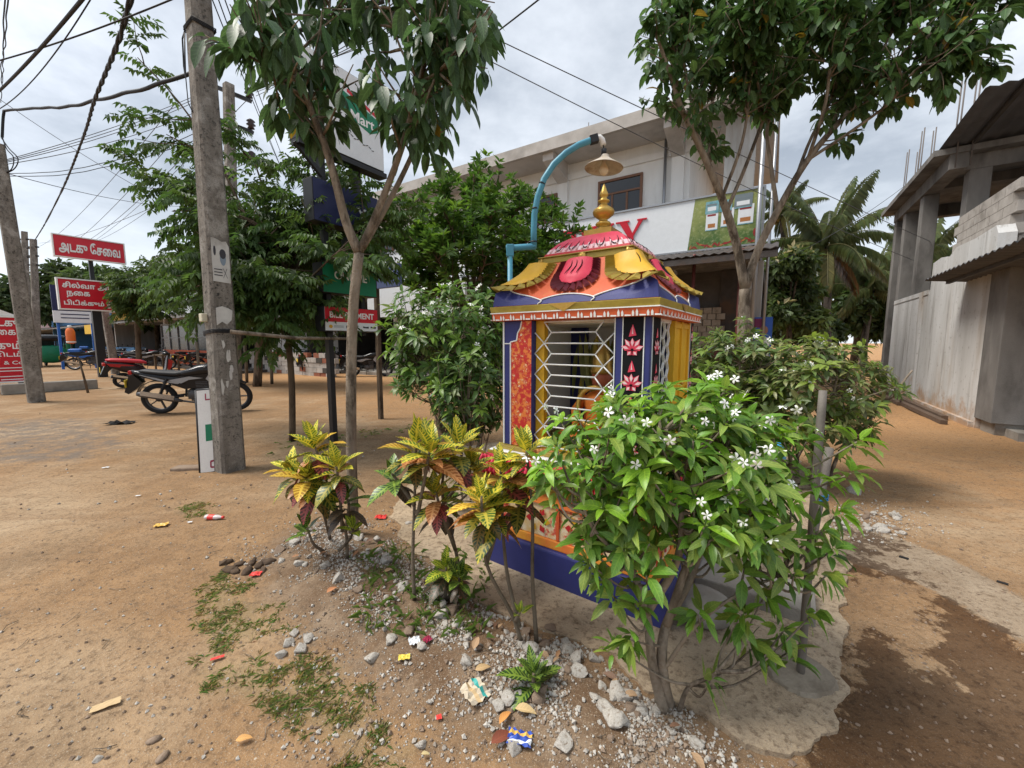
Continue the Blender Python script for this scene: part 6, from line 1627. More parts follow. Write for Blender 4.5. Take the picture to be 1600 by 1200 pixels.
# orange cylinder shaped sign
bs = P(112, 540, 27); bs.z = 0
so_ = thing('orange_sign', 'orange gas cylinder shaped sign with white bands standing on a post', 'sign', bs, RS)
mb = MB(); mb.lathe([(.05, 1.25), (.22, 1.3), (.23, 1.5), (.23, 2.05), (.17, 2.25), (.09, 2.3), (.09, 2.45), (.05, 2.46)], 18); oo = mb.build('cylinder', flat_mat('orange_plastic', (.75, .17, .04), .4), so_)
mb = MB(); mb.lathe([(.235, 1.33), (.238, 1.40), (.235, 1.42)], 18, cap=False); mb.lathe([(.095, 2.3), (.10, 2.46), (.07, 2.47)], 12); mb.build('band', M['white_paint'], oo)
mb = MB(); mb.box(-.04, .04, -.04, .04, -.05, 1.3); mb.build('post', M['black_metal'], so_)
# green bin
bs = P(109, 556, 38); bs.z = 0
gb = thing('green_bin', 'green waste bin beside the orange sign', 'bin', bs, RS)
mb = MB(); mb.lathe([(.32, 0), (.40, 1.0), (.42, 1.05), (.38, 1.05)], 16); mb.build('body', M['sign_green'], gb)
mb = MB(); mb.lathe([(.43, 1.05), (.43, 1.12), (.3, 1.2), (.0, 1.22)], 16); mb.build('lid', M['sign_green'], gb)
# pylon: bill payment
bs = AB(-4.67, 3.33)
py = thing('sign_pylon', 'dark signpost stacked with bill payment, green and white sign boxes', 'signpost', bs, RS)
mb = MB(); mb.box(-.29, -.225, .10, .18, -.1, 4.0); mb.box(.22, .285, .10, .18, 1.5, 4.0); mb.build('post', M['black_metal'], py)
def boxsign(w_, z0, z1, mat, name, x=0, th=.2):
    mb = MB(); mb.box(x - w_ / 2, x + w_ / 2, 0.0, th, z0, z1); o = mb.build(name, M['black_metal'], py, .006)
    mb = MB(); mb.box(x - w_ / 2 + .01, x + w_ / 2 - .01, -.006, .001, z0 + .01, z1 - .01); f_ = mb.build('face', mat, o); return o
o = boxsign(.80, 1.545, 1.855, M['sign_white'], 'bill_payment_sign')
mb = MB(); mb.box(-.392, .392, -.0085, -.0065, 1.665, 1.848); mb.build('red_field', M['sign_red'], o)
text('BILL PAYMENT', .078, M['letter_white'], o, (.0, -.0105, 1.715), width=.66, bold=.025)
mb = MB()
for k, x in enumerate((-.32, -.08, .02, .19, .31)):
    mb.m = 1 if k == 0 else 0
    if k in (0, 1): mb.poly([(x + math.cos(t) * .026, -.0085, 1.606 + math.sin(t) * .022) for t in [j * math.pi / 6 for j in range(12)]])
    else: mb.poly([(x - .04, -.0085, 1.598), (x + .05, -.0085, 1.592), (x + .055, -.0085, 1.618), (x + .0, -.0085, 1.612), (x - .035, -.0085, 1.622)])
for j in range(2): mb.m = 2; mb.poly([(-.28, -.0085, 1.612 - j * .015), (-.14, -.0085, 1.612 - j * .015), (-.14, -.0085, 1.618 - j * .015), (-.28, -.0085, 1.618 - j * .015)])
mb.build('small_mark', [M['print_dark'], M['s_yellow'], M['print_grey']], o)
o = boxsign(.80, 2.02, 2.39, M['sign_green'], 'green_sign'); text('ONLINE', .10, M['letter_white'], o, (.0, -.0105, 2.20), width=.48, bold=.02)
o = boxsign(.40, 2.48, 2.78, M['lime'], 'lime_sign', .22)
mb = MB()
for s_ in (-1, 1): mb.tube([(.28 + s_ * .04 + math.cos(t) * .025, -.009, 2.55 + math.sin(t) * .03) for t in [j * math.pi / 5 for j in range(11)]], .006, 5); mb.beam((.28 + s_ * .03, -.009, 2.575), (.28 - s_ * .05, -.009, 2.72), .01, .006, V((0, 1, 0)))
mb.build('scissors_mark', M['black_metal'], o)
o = boxsign(.94, 2.86, 3.36, M['navy_board'], 'navy_sign'); text('Y', .16, M['letter_white'], o, (.20, -.0105, 3.0), bold=.02)
o = boxsign(1.2, 3.75, 4.78, M['sign_white'], 'white_sign', 0)
mb = MB(); mb.prism([(-.3, 4.36), (.38, 4.16), (.50, 4.22), (.52, 4.38), (.0, 4.52), (-.3, 4.56)], (1, 0, 0), (0, 0, 1), (0, -.0075, 0), .0015); mb.build('green_field', M['sign_green'], o)
text('Mart', .13, M['letter_white'], o, (.27, -.012, 4.22), width=.36, bold=.02); mb = MB(); mb.prism([(.05, 4.53), (.52, 4.40), (.54, 4.44), (.05, 4.57)], (1, 0, 0), (0, 0, 1), (0, -.0075, 0), .0015); mb.build('red_stripe', M['sign_red'], o)
mb = MB()
for k in range(12): mb.beam((-.1 + k * .045, -.009, 4.06 - k * .008 + .015 * math.sin(k * 2.1)), (-.065 + k * .045, -.009, 4.06 - k * .008 + .015 * math.sin(k * 2.1 + 1.4)), .008, .004, V((0, 1, 0)))
mb.build('script_line', M['black_metal'], o)
mb = MB(); mb.beam((-.62, .05, 3.70), (.62, .05, 3.70), .16, .06); mb.beam((-.62, .05, 3.70), (-.3, .05, 3.42), .05, .05); mb.build('bracket', M['black_metal'], py)
# small blue sign on a post beyond
bs = P(612, 560, 7.0); bs.z = 0
sb = thing('blue_sign', 'small dark blue sign on a rusty post behind the bill payment sign', 'sign', bs, TH)
mb = MB(); mb.box(-.33, .25, 0, .06, 2.34, 2.72); o = mb.build('board', flat_mat('slate_blue', (.09, .12, .26), .4), sb, .004)
text('EMPL', .12, M['letter_white'], o, (-.05, -.008, 2.5), width=.42, bold=.01); mb = MB(); mb.box(-.42, -.35, 0, .07, -.05, 3.6); mb.build('post', M['bark_dark'], sb)
# folded a-frame board leaning on the pole
b_ = on(327, 738, 0); ya = b_.y
af = thing('folding_sign', 'white folding sign board with green square leaning against the concrete pole', 'sign', b_, R(-8))
TL, TR, BR, BL = (P(306, 610, ya + .06) - b_), (P(348, 606, ya + .14) - b_), (P(352, 733, ya + .06) - b_), (P(313, 741, ya - .02) - b_)
Ra = Matrix.Rotation(R(8), 3, 'Z'); TL, TR, BR, BL = [Ra @ q for q in (TL, TR, BR, BL)]
def afp(u, v, off=0):
    nrm = (TR - TL).cross(BL - TL).normalized(); q = TL.lerp(TR, u).lerp(BL.lerp(BR, u), v)
    return q - nrm * off * (1 if nrm.y > 0 else -1)
mb = MB(); A = [mb.p(afp(u, v, .010)) for u, v in ((0, 0), (1, 0), (1, 1), (0, 1))]; B = [mb.p(afp(u, v, -.012)) for u, v in ((0, 0), (1, 0), (1, 1), (0, 1))]
mb.face(A[::-1]); mb.face(B)
for k in range(4): mb.face((A[k], A[(k + 1) % 4], B[(k + 1) % 4], B[k]))
bo = mb.build('board', M['white_paint'], af)
mb = MB(); mb.m = 0; mb.poly([afp(u, v, .0125) for u, v in ((.30, .42), (.72, .42), (.72, .62), (.30, .62))])
mb.m = 1
for q in (((.62, .05), (.66, .05), (.66, .13), (.62, .13)), ((.66, .115), (.86, .115), (.86, .13), (.66, .13)), ((.84, .05), (.88, .05), (.88, .13), (.84, .13)), ((.7, .86), (1, .85), (1, .875), (.75, .88)), ((.7, .87), (.76, .87), (.76, .95), (.7, .94)), ((.74, .93), (1, .94), (1, .96), (.74, .95))): mb.poly([afp(u - .28, v, .0130) for u, v in q])
mb.build('print', [M['sign_green'], flat_mat('dark_red_print', (.30, .02, .06), .5)], bo)
mb = MB()
for a, b in (((0, 0), (0, 1)), ((0, 0), (1, 0)), ((1, 0), (1, 1)), ((0, 1), (1, 1))): mb.tube([afp(*a, .0), afp(*b, .0)], .013, 6)
q = afp(.1, 1); mb.tube([q, q + V((0, .0, -.03)), q + V((.28, .02, -.035))], .016, 6); mb.tube([q + V((-.14, .1, -.02)), q + V((.1, .1, -.02))], .018, 6)
mb.tube([q + V((.42, .35, 0)), q + V((.58, .38, 0)), q + V((.60, .38, .05))], .016, 6)
mb.build('frame', M['black_metal'], af)
# election style hoarding far right
bs = P(1183, 520, 9.0); bs.z = 0
hb = thing('blue_hoarding', 'small blue printed hoarding standing under the awning behind the bushes', 'sign', bs, TH)
mb = MB(); mb.box(-.28, .28, 0, .05, .9, 1.95); o = mb.build('board', flat_mat('hoarding_blue', (.03, .10, .42), .5), hb)
mb = MB(); mb.m = 0; mb.box(-.27, .14, -.004, .0, 1.72, 1.92); mb.m = 1
mb.poly([(.12 + math.cos(t) * .085, -.005, 1.66 + math.sin(t) * .10) for t in [k * math.pi / 6 for k in range(12)]]); mb.m = 2; mb.poly([(-.12, -.005, 1.0), (.26, -.005, 1.0), (.24, -.005, 1.45), (.12, -.005, 1.56), (.0, -.005, 1.45)])
mb.build('print', [flat_mat('hoarding_maroon', (.16, .02, .08), .5), flat_mat('printed_skin', (.30, .17, .11), .5), M['sign_white']], o)
mb = MB(); mb.box(-.2, -.15, .05, .1, -.05, 1.5); mb.box(.15, .2, .05, .1, -.05, 1.5); mb.build('post', M['black_metal'], hb)

# ------------------------------------------------------------------ motorbikes and scooters (x forward)
def wheel(par, x, R_, rimm, wdt=.05, alloy=True):
    Rx = Matrix.Translation((x, 0, R_)) @ Matrix.Rotation(math.pi / 2, 4, 'X')
    mb = MB(); rt = wdt
    mb.lathe([(R_ - .075, -rt * .7), (R_ - .03, -rt), (R_ - .004, -rt * .55), (R_, 0), (R_ - .004, rt * .55), (R_ - .03, rt), (R_ - .075, rt * .7), (R_ - .08, 0), (R_ - .075, -rt * .7)], 30, Rx, cap=False)
    w_ = mb.build('wheel', M['rubber'], par)
    mb = MB(); mb.lathe([(R_ - .072, -.03), (R_ - .09, -.028), (R_ - .1, 0), (R_ - .09, .028), (R_ - .072, .03)], 30, Rx, cap=False); mb.lathe([(.0, -.05), (.055, -.045), (.055, .045), (.0, .05)], 14, Rx, cap=False)
    for k in range(5 if alloy else 16):
        a = k * 2 * math.pi / (5 if alloy else 16); d = V((math.cos(a), 0, math.sin(a))); c = V((x, 0, R_))
        if alloy: mb.beam(c + d * .04, c + d * (R_ - .085), .02, .042, V((0, 1, 0)))
        else: mb.tube([c + d * .03, c + d * (R_ - .085)], .003, 4)
    mb.build('rim', rimm, w_)
    return w_
def shell(mb, secs, n=12):
    """body lofted through sections (x, zc, half width, half height)"""
    mb.smooth = True; rings = []
    for x, z, hw, hh in secs:
        rings.append([mb.p((x, hw * math.copysign(abs(math.cos(t)) ** .7, math.cos(t)), z + hh * math.copysign(abs(math.sin(t)) ** .8, math.sin(t)))) for t in [k * 2 * math.pi / n for k in range(n)]])
    for a, b in zip(rings, rings[1:]):
        for k in range(n): mb.face((a[k], b[k], b[(k + 1) % n], a[(k + 1) % n]))
    mb.face(rings[0]); mb.face(rings[-1][::-1]); mb.smooth = False
def motorbike(label, loc, rz, bodym, seatm, accent, lean=R(7), group='motorbikes parked along the street', rack=False):
    t = thing('motorbike', label, 'motorbike', loc, rz, group); t.rotation_euler = (lean, 0, rz)
    RW = .305; wheel(t, -.64, RW, M['engine'] if not rack else M['chrome'], .052, not rack); wheel(t, .66, RW, M['engine'] if not rack else M['chrome'], .045, not rack)
    mb = MB(); shell(mb, [(-.28, .80, .10, .03), (-.10, .82, .13, .07), (.12, .87, .145, .10), (.30, .88, .13, .10), (.42, .86, .08, .07), (.46, .85, .04, .04)]); tk = mb.build('tank', bodym, t)
    for s_ in (-1, 1):
        mb = MB(); mb.prism([(.40, .88), (.54, .80), (.50, .66), (.34, .58), (.22, .70), (.30, .82)], (1, 0, 0), (0, 0, 1), (0, s_ * .145 + (.03 if s_ < 0 else 0), 0), -.03); mb.build('shroud', accent, tk)
    mb = MB(); shell(mb, [(-.88, .86, .06, .02), (-.80, .86, .10, .035), (-.5, .82, .13, .045), (-.28, .80, .13, .05), (-.06, .83, .10, .04), (.0, .85, .07, .03)]); mb.build('seat', seatm, t)
    mb = MB(); shell(mb, [(-1.02, .86, .04, .02), (-.92, .82, .08, .05), (-.7, .76, .11, .07), (-.4, .70, .12, .09), (-.15, .66, .11, .09), (-.05, .66, .08, .06)]); tc_ = mb.build('tail_panel', bodym, t)
    for s_ in (-1, 1):
        mb = MB(); mb.prism([(-.85, .80), (-.45, .70), (-.2, .66), (-.25, .61), (-.5, .66)], (1, 0, 0), (0, 0, 1), (0, s_ * .125 + (.012 if s_ < 0 else 0), 0), -.012); mb.build('stripe', accent, tc_)
    mb = MB(); mb.box(-1.06, -1.0, -.05, .05, .80, .87); mb.build('tail_light', M['red_lens'], t, .008)
    for s_ in (-1, 1):
        mb = MB(); mb.prism([(-.52, .70), (-.1, .79), (.26, .80), (.30, .66), (.12, .52), (-.16, .50), (-.34, .58)], (1, 0, 0), (0, 0, 1), (0, s_ * .12 + (.025 if s_ < 0 else 0), 0), -.025); sp_ = mb.build('side_panel', bodym, t, .006)
        mb = MB(); mb.prism([(-.40, .69), (-.05, .755), (.18, .72), (-.06, .69), (-.2, .62)], (1, 0, 0), (0, 0, 1), (0, s_ * .124 + (.004 if s_ < 0 else 0), 0), -.004); mb.build('decal', accent, sp_)
    mb = MB()
    for k in range(7):
        a0, a1 = R(62 + k * 14), R(62 + (k + 1) * 14)
        mb.beam((-.64 + math.cos(a0) * .36, 0, RW + math.sin(a0) * .36), (-.64 + math.cos(a1) * .36, 0, RW + math.sin(a1) * .36), .12, .012)
    mb.prism([(-.96, .52), (-.85, .64), (-.98, .80), (-1.05, .78), (-1.16, .46), (-1.10, .42)], (1, 0, 0), (0, 0, 1), (0, .06, 0), .12); mb.build('rear_mudguard', M['bike_black'], t)
    mb = MB()
    for k in range(6):
        a0, a1 = R(50 + k * 16), R(50 + (k + 1) * 16)
        mb.beam((.66 + math.cos(a0) * .34, 0, RW + math.sin(a0) * .34), (.66 + math.cos(a1) * .34, 0, RW + math.sin(a1) * .34), .11, .01)
    mb.build('front_mudguard', bodym, t)
    mb = MB(); mb.box(-.12, .22, -.11, .11, .30, .48); mb.box(.05, .22, -.08, .08, .48, .66)
    for k in range(5): mb.box(.03, .24, -.1, .1, .50 + k * .032, .515 + k * .032)
    mb.lathe([(.0, -.15), (.09, -.14), (.09, .14), (.0, .15)], 14, Matrix.Translation((-.02, 0, .38)) @ Matrix.Rotation(math.pi / 2, 4, 'X')); mb.build('engine', M['engine'], t, .006)
    mb = MB()
    for s_ in (-1, 1):
        mb.tube([(.66, s_ * .085, RW), (.50, s_ * .085, .78), (.44, s_ * .08, .95)], .02, 8); mb.tube([(-.64, s_ * .09, RW), (-.2, s_ * .08, .36)], .02, 6)
    mb.tube([(.48, 0, .85), (.25, 0, .74), (-.1, 0, .66), (-.5, 0, .70), (-.9, 0, .80)], .025, 6); mb.tube([(.46, 0, .80), (.26, 0, .45), (.18, 0, .32), (-.2, 0, .34), (-.15, 0, .62)], .022, 6); mb.build('frame', M['black_metal'], t)
    for s_ in (-1, 1):
        mb = MB(); mb.tube([(-.58, s_ * .12, .36), (-.42, s_ * .13, .72)], .016, 6)
        for k in range(9): mb.lathe([(.03, -.006), (.034, 0), (.03, .006)], 10, Matrix.Translation((-.56 + k * .014, s_ * .12, .42 + k * .031)) @ Matrix.Rotation(R(24), 4, 'Y'))
        mb.build('shock_absorber', M['black_metal'], t)
    mb = MB(); mb.tube([(.20, -.1, .34), (.24, -.13, .26), (.0, -.15, .24), (-.2, -.16, .28)], .018, 8); mb.tube([(-.2, -.16, .28), (-.35, -.17, .32), (-.85, -.18, .44), (-.9, -.18, .45)], [.025, .05, .05, .035], 12)
    ex_ = mb.build('exhaust', M['engine'], t)
    mb = MB(); mb.beam((-.30, -.226, .355), (-.82, -.234, .475), .014, .085); mb.build('heat_shield', M['chrome'], ex_)
    mb = MB(); mb.tube([(.36, .36, .98), (.42, .2, 1.02), (.45, 0, 1.0), (.42, -.2, 1.02), (.36, -.36, .98)], .012, 8)
    for s_ in (-1, 1): mb.tube([(.37, s_ * .34, .985), (.34, s_ * .42, .97)], .018, 8)
    hbr = mb.build('handlebar', M['black_metal'], t)
    for s_ in (-1, 1):
        mb = MB(); mb.tube([(.42, s_ * .26, 1.01), (.40, s_ * .32, 1.14)], .006, 5); mb.obox((.40, s_ * .34, 1.18), .02, .13, .07); mb.build('mirror', M['black_metal'], hbr, .006)
    mb = MB(); shell(mb, [(.46, .90, .11, .10), (.54, .88, .11, .11), (.60, .86, .08, .09), (.62, .86, .05, .06)]); hl = mb.build('headlight_cowl', bodym, t)
    mb = MB(); mb.lathe([(.0, .01), (.06, .006), (.075, -.01)], 14, Matrix.Translation((.618, 0, .865)) @ Matrix.Rotation(math.pi / 2, 4, 'Y'), cap=False); mb.build('headlight', M['clear_lens'], hl)
    mb = MB(); mb.box(-1.115, -1.105, -.1, .1, .56, .70) ; mb.build('number_plate', M['yellow_plate'], t)
    mb = MB(); mb.tube([(-.1, .1, .3), (-.18, .26, .02)], .012, 6); mb.tube([(-.02, -.2, .3), (.05, -.24, .3)], .014, 6); mb.build('side_stand', M['black_metal'], t)
    if rack: mb = MB(); mb.box(-.75, -.3, -.14, .14, .90, 1.05); mb.build('blue_cover', M['bike_blue'], t, .04)
    return t
def scooter(label, loc, rz, bodym, seatm, accent, lean=R(6), group='motorbikes parked along the street'):
    t = thing('scooter', label, 'scooter', loc, rz, group); t.rotation_euler = (lean, 0, rz)
    RW = .235; wheel(t, -.58, RW, M['engine'], .055); wheel(t, .66, RW, M['engine'], .05)
    mb = MB(); shell(mb, [(-.95, .80, .05, .03), (-.85, .74, .12, .10), (-.6, .66, .17, .16), (-.3, .58, .18, .18), (-.1, .50, .16, .16), (.0, .42, .13, .1)]); bd_ = mb.build('body', bodym, t)
    for s_ in (-1, 1):
        mb = MB(); mb.prism([(-.92, .78), (-.5, .74), (-.3, .70), (-.55, .64), (-.85, .70)], (1, 0, 0), (0, 0, 1), (0, s_ * .175 + (.012 if s_ < 0 else 0), 0), -.012); mb.build('stripe', accent, bd_)
    mb = MB(); shell(mb, [(-.92, .87, .08, .025), (-.8, .87, .13, .045), (-.45, .84, .15, .06), (-.15, .80, .14, .055), (-.02, .76, .10, .04)]); mb.build('seat', seatm, t)
    mb = MB(); mb.box(-.05, .42, -.18, .18, .30, .37); mb.build('footboard', M['black_metal'], t, .02)
    mb = MB(); shell(mb, [(.34, .36, .16, .05), (.42, .5, .20, .1), (.46, .72, .18, .16), (.50, .9, .12, .1), (.52, .98, .10, .05)]); ap_ = mb.build('front_apron', bodym, t)
    mb = MB(); mb.prism([(.50, .88), (.60, .80), (.58, .62), (.5, .5), (.45, .6)], (1, 0, 0), (0, 0, 1), (0, .12, 0), .24); mb.build('front_panel', accent, ap_)
    mb = MB(); mb.lathe([(.0, .02), (.07, .012), (.085, -.01)], 14, Matrix.Translation((.575, 0, .93)) @ Matrix.Rotation(math.pi / 2, 4, 'Y'), cap=False); mb.build('headlight', M['clear_lens'], t)
    mb = MB()
    for k in range(6):
        a0, a1 = R(40 + k * 18), R(40 + (k + 1) * 18); mb.beam((.66 + math.cos(a0) * .27, 0, RW + math.sin(a0) * .27), (.66 + math.cos(a1) * .27, 0, RW + math.sin(a1) * .27), .13, .012)
    mb.build('front_mudguard', bodym, t)
    mb = MB()
    for s_ in (-1, 1): mb.tube([(.66, s_ * .08, RW), (.55, s_ * .06, .6), (.50, 0, .9)], .02, 6)
    mb.build('fork', M['black_metal'], t)
    mb = MB(); mb.tube([(.36, .34, 1.04), (.45, .15, 1.06), (.47, 0, 1.04), (.45, -.15, 1.06), (.36, -.34, 1.04)], .016, 8); shell(mb, [(.38, 1.03, .09, .05), (.48, 1.04, .13, .06), (.56, 1.0, .08, .05)]); hbr = mb.build('handlebar', M['bike_black'], t)
    for s_ in (-1, 1):
        mb = MB(); mb.tube([(.44, s_ * .2, 1.06), (.42, s_ * .26, 1.2)], .006, 5); mb.obox((.42, s_ * .28, 1.25), .02, .12, .08); mb.build('mirror', M['black_metal'], hbr, .006)
    mb = MB(); mb.box(-1.0, -.93, -.1, .1, .70, .78); mb.build('tail_light', M['red_lens'], t, .01)
    mb = MB(); mb.prism([(-.9, .5), (-.8, .62), (-.95, .72), (-1.05, .45), (-1.0, .4)], (1, 0, 0), (0, 0, 1), (0, .07, 0), .14); mb.build('rear_mudguard', M['bike_black'], t)
    mb = MB(); mb.box(-.5, -.1, -.12, .1, .2, .42); mb.build('engine', M['engine'], t, .02)
    mb = MB(); mb.tube([(-.2, -.15, .24), (-.4, -.18, .28), (-.85, -.19, .40)], [.03, .055, .05], 12); ex_ = mb.build('exhaust', M['bike_black'], t)
    mb = MB(); mb.beam((-.42, -.243, .33), (-.8, -.248, .43), .012, .06); mb.build('heat_shield', M['chrome'], ex_)
    mb = MB(); mb.box(-1.06, -1.05, -.09, .09, .5, .64); mb.build('number_plate', M['yellow_plate'], t)
    return t
def heading(p0, p1): return math.atan2(p1.y - p0.y, p1.x - p0.x)
r0, f0 = G(248, 646), G(375, 641); mid = (r0 + f0) / 2; mid.z = 0
m1 = motorbike('black motorbike parked broadside behind the concrete pole', mid, heading(r0, f0), M['bike_black'], M['seat_black'], flat_mat('silver_decal', (.35, .36, .38), .3))
r0 = G(192, 606); q = AB(*(V(toab(r0)) + V((.2, 1.4)))); mid = r0 + (q - r0).normalized() * .6; mid.z = 0
s_1 = scooter('red and black scooter with red seat seen from its tail', mid, heading(r0, q), flat_mat('dark_red_gloss', (.03, .018, .02), .25), M['seat_red'], M['bike_red'])
r0, f0 = G(118, 578), G(165, 577); mid = (r0 + f0) / 2; mid = r0 + (f0 - r0).normalized() * .64; mid.z = 0
m2 = motorbike('blue motorbike beyond the black sign post', mid, heading(r0, f0), M['bike_black'], M['seat_black'], M['bike_blue'], rack=True)
for (px, py_, dx, lb_, src) in ((178, 572, .5, 'dark motorbike with blue tank left of the leaning concrete post', m2), (212, 572, .3, 'black motorbike parked before the glass showcase', m1), (150, 563, .4, 'motorbike farthest down the street left of the black sign post', m2), (196, 565, .6, 'motorbike half hidden behind the leaning concrete post', m1), (335, 578, .2, 'motorbike just left of the concrete pole in the tree shade', m1), (238, 578, .2, 'dark motorbike just behind the red scooter', m1), (312, 574, .1, 'dark motorbike in the shade right of the orange counter', m1),
                               (508, 584, .25, 'dark motorbike under the verandah left of the signpost', m1), (577, 588, .9, 'motorbike with red tail light under the verandah right of the signpost', m1), (462, 580, .3, 'dark motorbike deepest in the verandah shade', m1)):
    r0 = G(px, py_); r0.z = 0 if px < 400 else .0; dup(src, r0, TH + R(90) - dx, lb_)
    # keep them upright on their stand
for o in SC.objects:
    if o.name.startswith('motorbike') and o.parent is None and o.rotation_euler[0] == 0: o.rotation_euler[0] = R(7)
dup(s_1, G(258, 570).xy.to_3d(), TH + R(70), 'dark scooter by the counter of the two storey shop')
# three-wheeler far left
bs = G(78, 572); bs.z = 0
ar = thing('auto_rickshaw', 'dark three wheeled taxi parked far left behind the poles', 'auto rickshaw', bs, TH + math.pi)
for x, y in ((-.8, .5), (-.8, -.5), (1.0, 0)):
    w_ = wheel(ar, x, .22, M['engine'], .05); w_.location.y = y
mb = MB(); shell(mb, [(-1.2, .75, .55, .4), (-.9, .7, .62, .5), (0, .6, .62, .38), (.7, .6, .5, .35), (1.1, .75, .35, .45), (1.3, .7, .2, .3)], 16); mb.build('body', M['sign_green'], ar)
mb = MB(); shell(mb, [(-1.2, 1.55, .5, .12), (-.9, 1.68, .62, .1), (.5, 1.72, .6, .08), (.95, 1.6, .5, .08)], 14); mb.build('canopy', M['bike_black'], ar)
mb = MB(); mb.poly([(1.02, -.42, 1.05), (1.02, .42, 1.05), (.92, .42, 1.6), (.92, -.42, 1.6)]); mb.build('windscreen', M['glass'], ar)
for y in (-.5, .5):
    for q_ in ([(1.0, y * .9, 1.0), (.9, y, 1.65)], [(-.1, y * 1.15, .9), (-.1, y * 1.15, 1.68)], [(-1.1, y, 1.0), (-1.1, y, 1.6)]): mb = MB(); mb.tube(q_, .03, 6); mb.build('pillar', M['bike_black'], ar)
mb = MB()
for y in (-.2, .2): mb.lathe([(.0, .02), (.09, .0)], 12, Matrix.Translation((1.3, y, .75)) @ Matrix.Rotation(math.pi / 2, 4, 'Y'), cap=False)
mb.build('headlight', M['clear_lens'], ar)
# table in front of the orange counter, posts near the low wall
bs = G(262, 580); bs.z = 0
tb = thing('table', 'small brown wooden table in front of the orange counter', 'table', bs, TH)
mb = MB(); mb.box(-.6, .6, -.35, .35, .74, .80); mb.build('tabletop', M['bark_dark'], tb)
for x, y in ((-.52, -.28), (.52, -.28), (.52, .28), (-.52, .28)):
    mb = MB(); mb.box(x - .035, x + .035, y - .035, y + .035, 0, .74); mb.build('leg', M['bark_dark'], tb)
for (px, py_, h_, lb_) in ((386, 598, 1.45, 'pale wooden post left of the brown tree trunk'), (425, 600, 1.5, 'thin pale post right of the brown tree trunk'), (311, 588, 1.4, 'slim post with a sticker at the left of the concrete pole')):
    q = G(px, py_); q.z = 0; mb = MB(); mb.tube([(0, 0, -.05), (.02, 0, h_ * .5), (0, 0.02, h_)], .05, 7); o = mb.build('post', M['bark'], loc=q); tag(o, lb_, 'post')
# ------------------------------------------------------------------ overhead wires, each one a thing
def cable(label, a, b, sag, r_, mat='cable', group='overhead wires', wob=0.0, n=18, name='cable', mids=()):
    pts = []
    if mids: pts = smooth_line([a] + list(mids) + [b], 8)
    else:
        for k in range(n + 1):
            t = k / n; q = a.lerp(b, t); q.z -= sag * 4 * t * (1 - t); pts.append(q)
    if wob: pts = [q + V((noise.noise(q * 1.5), 0, noise.noise(q * 1.7 + V((5, 0, 0))))) * wob for q in pts]
    o0 = pts[0]; mb = MB(); mb.tube([q - o0 for q in pts], r_, 6, cap=False)
    o = mb.build(name, M[mat], loc=o0); return tag(o, label, name, group)
W = 'overhead wires'
cable('thick black bundled cable from the left edge behind the big pole to the slim tree', P(2, 215, 9.0), P(600, 2, 5.0), 0, .024, mids=[P(5, 178, 9.0), P(14, 173, 8.9), P(100, 166, 7.6), P(145, 158, 7.0), P(200, 145, 6.3), P(290, 118, 5.6), P(380, 80, 5.2), P(480, 45, 5.1)], wob=.03)
def twisted(label, pts, r_):
    ln = smooth_line(pts, 14); o0 = ln[0]; mb = MB()
    for ph in (0, math.pi):
        L_ = 0; out_ = []
        for k, q in enumerate(ln):
            if k: L_ += (q - ln[k - 1]).length
            out_.append(q - o0 + V((math.cos(L_ * 9 + ph), 0, math.sin(L_ * 9 + ph))) * r_ * .8)
        mb.tube(out_, r_, 5, cap=False)
    tag(mb.build('cable', M['cable'], loc=o0), label, 'cable', W)
twisted('twisted pair cable hanging steeply from the top towards the far slim poles', [P(212, -30, 3.6), P(185, 65, 4.3), P(163, 120, 5.2), P(147, 160, 6), P(130, 215, 7.6), P(98, 295, 11), P(70, 350, 17), P(54, 376, 21)], .016)
cable('thick cable running from the top left corner down to the left edge', P(140, -15, 3.2), P(-10, 150, 5.0), .03, .014)
cable('thin wire looping beside the thick corner cable', P(150, -15, 3.3), P(-10, 175, 5.2), .12, .005)
cable('single wire rising across the upper left sky to the top edge', P(-10, 97, 4.5), P(285, -8, 3.6), .03, .007)
cable('left one of two wavy wires falling along the left edge', P(8, -10, 4), P(1, 160, 9), 0, .006, wob=.03, n=40)
cable('right one of two wavy wires falling along the left edge', P(13, -10, 4), P(3, 130, 9), 0, .006, wob=.03, n=40)
for k, (y_, ye) in enumerate(((250, 158), (252, 162), (254, 166), (257, 183))):
    cable(['topmost', 'second', 'third', 'lowest'][k] + ' of four parallel wires from the leaning pole to the tall pole', P(8, y_, 9.2), P(340, ye - 24, Yp - .3), .12 + .03 * k, .008, 'cable_grey')
for k in range(2): cable(['upper', 'lower'][k] + ' one of two crinkled wires from the leaning pole to the feathery tree', P(12, 272 + k * 4, 9.2), P(330, 195 + k * 12, 9), .25, .007, wob=.035, n=60)
for k, (x0, y0_, x1, y1_) in enumerate(((62, 445, 275, 160), (88, 455, 297, 190), (105, 450, 300, 232), (120, 452, 392, 150), (140, 440, 390, 200), (60, 440, 394, 250))):
    cable(['first', 'second', 'third', 'fourth', 'fifth', 'sixth'][k] + ' wire from the left in the fan of lines rising behind the red boards', P(x0, y0_ - 60, 38), P(x1, y1_, Yp - .3 if k > 2 else 12), .5, .010, 'cable_grey')
cable('faint wire slanting down from the left edge to the feathery tree', P(-5, 152, 12), P(250, 312, 14), .1, .008, 'cable_grey')
cable('lower faint wire slanting from the leaning pole towards the upper red board', P(15, 272, 9), P(330, 320, 20), .3, .008, 'cable_grey')
